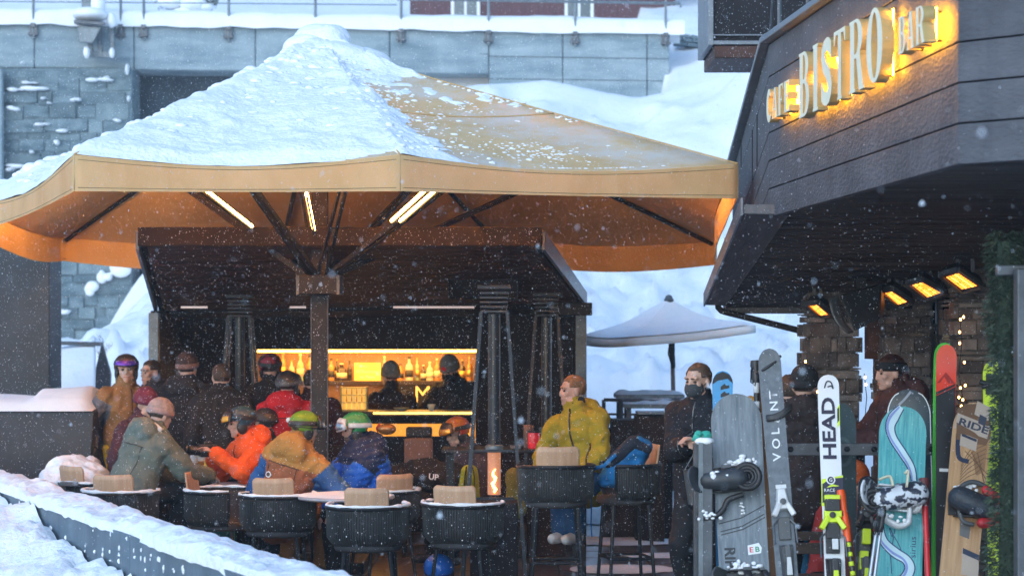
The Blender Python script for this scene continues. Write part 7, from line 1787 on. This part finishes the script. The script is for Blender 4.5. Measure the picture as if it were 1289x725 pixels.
# 14 dark person behind the skis
q = person('person in a dark jacket and beanie seen from behind between slate ski and white ski', 1013, 487, 14.6, 160, lean=6, k=1.02, jacket=cloth('dark_brown_jacket', (.028, .02, .02)), trousers=black_c, puff=1.2, hood=True, vox=.012, face=False, hair=dk_hair)
beanie(q, cloth('black_knit', (.02, .02, .022), scale=30))
q = person('person in dark clothes standing left of the beanie wearer behind the slate ski', 993, 494, 15.3, 200, lean=6, k=1.0, jacket=cloth('dark_maroon_coat', (.04, .016, .016)), trousers=cloth('blue_ski_trousers', (.02, .12, .22)), puff=1.15, vox=.013, face=False, hair=dk_hair)
# 15 woman in profile
q = person('woman with a dark headband in profile facing left below the heaters', 1121, 470, 14.5, -78, lean=14, hp=8, k=1.0, jacket=cloth('dark_russet_jacket', (.06, .024, .022), bump=.5), trousers=black_c, puff=1.22, collar=.085, hood=True, hands={1: (.18, .45, -.28), -1: (.2, .42, -.32)}, vox=.009, hair=mat('auburn_hair', (.055, .016, .012), .55, var=.3, scale=40, bump=.5, bscale=110), skinm=skin_r)
hair_cap(q, MATS['auburn_hair'], long=1)
mb = MB(); pts = [q.h(.0835 * cos(a), -.012 + .105 * sin(a), .045 + .016 * sin(a)) for a in [2 * pi * i / 28 for i in range(28)]]; mb.tube(pts, .030, 8, closed=True, flat=.3, side=q.hu); hbnd = mb.build('headband', black_c, q.T, 'all')
mb = MB(); mb.ell(q.h(-.088, -.01, .04), (.010, .016, .013), q.HM); mb.build('headband_badge', plast_w, hbnd, 'all')
# 16 low face with orange hat
q = person('person in a red jacket with an orange beanie seated low between the snowboards', 1076, 609, 14.2, -25, lean=8, sit=0, k=.98, jacket=cloth('brick_red_jacket', (.30, .03, .025)), trousers=black_c, puff=1.1, vox=.011, hair=dk_hair, hp=5, skinm=skin_r)
beanie(q, cloth('orange_knit', (.60, .11, .02), scale=30), hgt=.11)
# 17 person bending beside the heater
q = person('dark sleeved skier with a red and gold helmet bending beside the patio heater', 575, 545, 18.6, -60, lean=18, sit=0, hp=20, k=.98, jacket=cloth('dark_violet_grey_jacket', (.045, .04, .055)), trousers=black_c, puff=1.15, vox=.012, hair=dk_hair)
helmet(q, mat('red_gold_helmet', (.35, .02, .015), .3, col2=(.5, .2, .02), scale=12), plast_b, lens_o, plast_b, gz=.05)

# ================================================================ bags and small things
def blob(prims, vox, amp=.008, fr=12):
    m = MB()
    for a, b, r0, r1, fl in prims: m.cap(a, b, r0, r1, (1, 0, 0), fl)
    me = remesh(m, vox, 3); wrinkle(me, amp, fr); return me
Yb = 15.95
T = thing('backpack', 'bright blue backpack with dark mesh panel slumped on the sideways bar stool', 'backpack', P(782, 600, Yb))
blue_n = cloth('bright_blue_nylon', (.012, .13, .34), var=.25, bump=.4); dn = cloth('dark_mesh', (.02, .026, .04))
link('main_bag', blob([(P(772, 598, Yb), P(800, 570, Yb + .02), .10, .11, .85), (P(764, 602, Yb), P(778, 590, Yb), .07, .10, .9), (P(800, 578, Yb), P(812, 562, Yb), .08, .05, .9), (P(775, 588, Yb), P(803, 560, Yb), .09, .07, .8)], .012, .016, 9), blue_n, T, 'all')
link('mesh_panel', blob([(P(768, 582, Yb - .06), P(797, 556, Yb - .05), .045, .05, .7), (P(797, 556, Yb - .05), P(816, 566, Yb - .06), .04, .03, .7)], .011), dn, T, 'all')
mb = MB(); mb.tube([P(746, 590, Yb - .06), P(745, 620, Yb - .05), P(744, 660, Yb - .04), P(745, 675, Yb - .04)], .014, 6, flat=.4); mb.tube([P(746, 590, Yb - .06), P(760, 586, Yb - .1), P(775, 572, Yb - .12)], .014, 6, flat=.4); mb.build('strap', blue_n, T, True)
mb = MB(); mb.tube([P(798, 551, Yb), P(806, 545, Yb), P(812, 552, Yb)], .008, 6); mb.build('grab_loop', dn, T, True)
Yb = 17.9
T = thing('backpack', 'yellow green backpack with black straps standing under the high table', 'backpack', P(590, 640, Yb))
me = blob([(P(590, 625, Yb), P(591, 596, Yb), .095, .075, .7)], .012); link('main_bag', me, cloth('yellow_green_nylon', (.30, .33, .02)), T, 'all')
mb = MB(); mb.tube([P(584, 622, Yb - .09), P(585, 600, Yb - .085), P(587, 588, Yb - .04)], .02, 6, flat=.3); mb.tube([P(597, 622, Yb - .09), P(597, 600, Yb - .085), P(595, 588, Yb - .04)], .016, 6, flat=.3); mb.build('strap', black_c, T, True)
tag(link('olive_jacket', blob([(P(650, 640, 17.9), P(647, 598, 17.9), .09, .07, .6)], .014), cloth('olive_cloth', (.14, .14, .03)), smooth='all'), 'olive green jacket hanging under the high table right of the heater', 'jacket')
Yb = 18.1
T = thing('duffel_bag', 'black bag with a white printed mark lying in front of the dark chair', 'bag', P(540, 600, Yb))
link('main_bag', blob([(P(506, 600, Yb), P(570, 600, Yb), .13, .15, .7), (P(524, 592, Yb), P(545, 590, Yb), .10, .09, .8), (P(556, 600, Yb - .1), P(577, 606, Yb - .1), .10, .09, .9)], .014, .02, 8), black_c, T, 'all')
mb = MB(); mb.text('UP', .05, P(546, 600, 17.80), (1, .0, -.12), (.1, 0, 1), bold=.02); mb.build('printed_mark', c_white, T)
Yb = 15.7; c = P(552, 714, Yb)
T = thing('blue_helmet', 'glossy blue helmet hanging under the empty chair right of the front chair', 'helmet', c)
mb = MB(); mb.ell(c, (.105, .12, .10), None, 28, 18, keep=lambda d: d.z > -.55); mb.build('shell', mat('gloss_blue_helmet', (.012, .12, .50), .25, var=.05, coat=.5), T, 'all', solid=.014)
mb = MB(); mb.tube([c + V((-.03, -.122, -.05)), c + V((-.028, -.105, .05)), c + V((-.02, -.0, .102)), c + V((-.01, .08, .09))], .012, 6, flat=.4); mb.tube([c + V((0, 0, .10)), c + V((.03, .05, .2))], .006, 6); mb.build('strap', plast_b, T, True)
T = thing('chalkboard', 'small dark chalkboard with faint white handwriting behind the green helmeted men', 'sign', P(424, 585, 18.9))
Yc = 18.9; mb = MB(); mb.bx(xw(404, Yc), xw(452, Yc), Yc, Yc + .025, zw(650, Yc), zw(560, Yc)); mb.build('board', kiosk_m, T, bev=.005)
mb = MB(); mb.text('Shots', .09, (xw(420, Yc), Yc - .003, zw(577, Yc)), (1, 0, .08), (-.05, 0, 1), sx=.9); mb.build('handwriting', mat('chalk', (.16, .17, .18), .9), T)
for x in (408, 448):
    mb = MB(); mb.bx(xw(x, Yc) - .015, xw(x, Yc) + .015, Yc + .002, Yc + .03, 0, zw(650.5, Yc)); mb.build('leg', kiosk_m, T)
T = thing('snow_goggles', 'amber tinted goggles lying on the dark bag behind the blue jacket', 'goggles', P(486, 541, 17.9))
mb = MB(); mb.ell(P(487, 540, 17.9), (.075, .04, .045), None, 18, 10, keep=lambda d: d.y < .3); mb.build('lens', mat('amber_lens', (.35, .16, .05), .12, metal=.4), T, 'all', solid=.006)
mb = MB(); mb.tube([P(478, 534, 17.9), P(474, 540, 17.95), P(478, 549, 18)], .02, 6, flat=.3); mb.build('strap', mat('crimson_band', (.3, .015, .02), .6), T, 'all')

# ================================================================ falling snow
flake = mat('snowflake', (.66, .70, .75), .9, var=.02)
mb = MB(); rf = random.Random(5)
TET = [(.9, .5, -.6), (-.9, .5, -.6), (0, -.9, -.5), (0, 0, 1.1)]; OCT = [(1, 0, 0), (-1, 0, 0), (0, 1, 0), (0, -1, 0), (0, 0, 1), (0, 0, -1)]; OF = [(0, 2, 4), (2, 1, 4), (1, 3, 4), (3, 0, 4), (2, 0, 5), (1, 2, 5), (3, 1, 5), (0, 3, 5)]
big = 1
def flakes(n, x0, x1, y0, y1, z0, z1):
    for i in range(n):
        p = V((rf.uniform(x0, x1), rf.uniform(y0, y1), rf.uniform(z0, z1))); r = rf.choice((.0009, .0011, .0013, .0015, .0018, .0024)) * rf.uniform(.8, 1.3) * (1 if p.y < 20 else 1.8) * big
        k = (rf.uniform(.7, 1.4), rf.uniform(.7, 1.4), rf.uniform(.8, 1.8))
        mb.v += [p + V((a * r * k[0], b * r * k[1], c * r * k[2])) for a, b, c in TET]; b_ = len(mb.v) - 4; mb.f += [(b_, b_ + 1, b_ + 2), (b_, b_ + 3, b_ + 1), (b_ + 1, b_ + 3, b_ + 2), (b_ + 2, b_ + 3, b_)]; mb.m += [0, 0, 0, 0]
flakes(85000, -4.6, 3.6, 11, 20, .2, 4.6); flakes(3500, -2.4, 2.4, 4, 11, .6, 3.6); big = 2.6; flakes(130, -1.8, 1.8, 3.2, 8, .8, 3.2); big = 1; flakes(16000, -9, 6, 20, 40, 1, 9)
tag(mb.build('falling_snow', flake, fix=False), 'fine snowflakes drifting through the air across the whole terrace', 'snow', kind='stuff')
# ================================================================ light, air, camera
w = bpy.data.worlds.new('World'); scene.world = w; w.use_nodes = True
nt = w.node_tree; sky = nt.nodes.new('ShaderNodeTexSky'); sky.sky_type = 'NISHITA'; sky.sun_disc = False
EL, RO = R(24), R(205)
sky.sun_elevation = EL; sky.sun_rotation = RO; sky.air_density = 1.4; sky.dust_density = .6; sky.ozone_density = 6.0
bg = nt.nodes['Background']; bg.inputs['Strength'].default_value = .15
nt.links.new(sky.outputs['Color'], bg.inputs['Color'])
sl = bpy.data.lights.new('sun', 'SUN'); sl.energy = .7; sl.angle = R(60); sl.color = (.82, .95, 1.0)
so = bpy.data.objects.new('sun', sl); COL.objects.link(so)
d = V((sin(RO) * cos(EL), cos(RO) * cos(EL), sin(EL)))          # towards the sun
so.rotation_euler = d.to_track_quat('Z', 'Y').to_euler(); so.location = (0, 0, 60)
USE_HAZE = True
if USE_HAZE:
    hz = bpy.data.materials.new('snowy_air'); hz.use_nodes = True; n2 = hz.node_tree; n2.nodes.clear()
    out = n2.nodes.new('ShaderNodeOutputMaterial'); pv_ = n2.nodes.new('ShaderNodeVolumePrincipled')
    pv_.inputs['Color'].default_value = (.86, .92, .97, 1); pv_.inputs['Density'].default_value = .0013; pv_.inputs['Anisotropy'].default_value = .3
    n2.links.new(pv_.outputs['Volume'], out.inputs['Volume'])
    mb = MB(); mb.bx(-45, 45, -6, 100, -1.2, 42); o = mb.build('haze', hz); tag(o, 'pale snowy air over the terrace and slope', 'haze', kind='stuff')
cam = bpy.data.cameras.new('camera'); co = bpy.data.objects.new('camera', cam); COL.objects.link(co)
co.location = (0, 0, HC); co.rotation_euler = (R(90), 0, 0)
cam.sensor_width = 36; cam.lens = 36 * F / 1289; cam.shift_y = (YH - PY) / 1289; cam.shift_x = 0
cam.clip_start = .1; cam.clip_end = 2000
cam.dof.use_dof = True; cam.dof.focus_distance = 14.5; cam.dof.aperture_fstop = 3.2
scene.camera = co
vs_ = scene.view_settings; vs_.view_transform = 'Standard'; vs_.look = 'None'; vs_.exposure = 1.08; vs_.gamma = 1; vs_.use_curve_mapping = False
cy = scene.cycles; cy.max_bounces = 6; cy.diffuse_bounces = 3; cy.glossy_bounces = 3; cy.transmission_bounces = 3; cy.volume_bounces = 1; cy.sample_clamp_indirect = 6
cy.use_denoising = True; cy.use_adaptive_sampling = True; cy.adaptive_threshold = .02
cy.use_light_tree = True
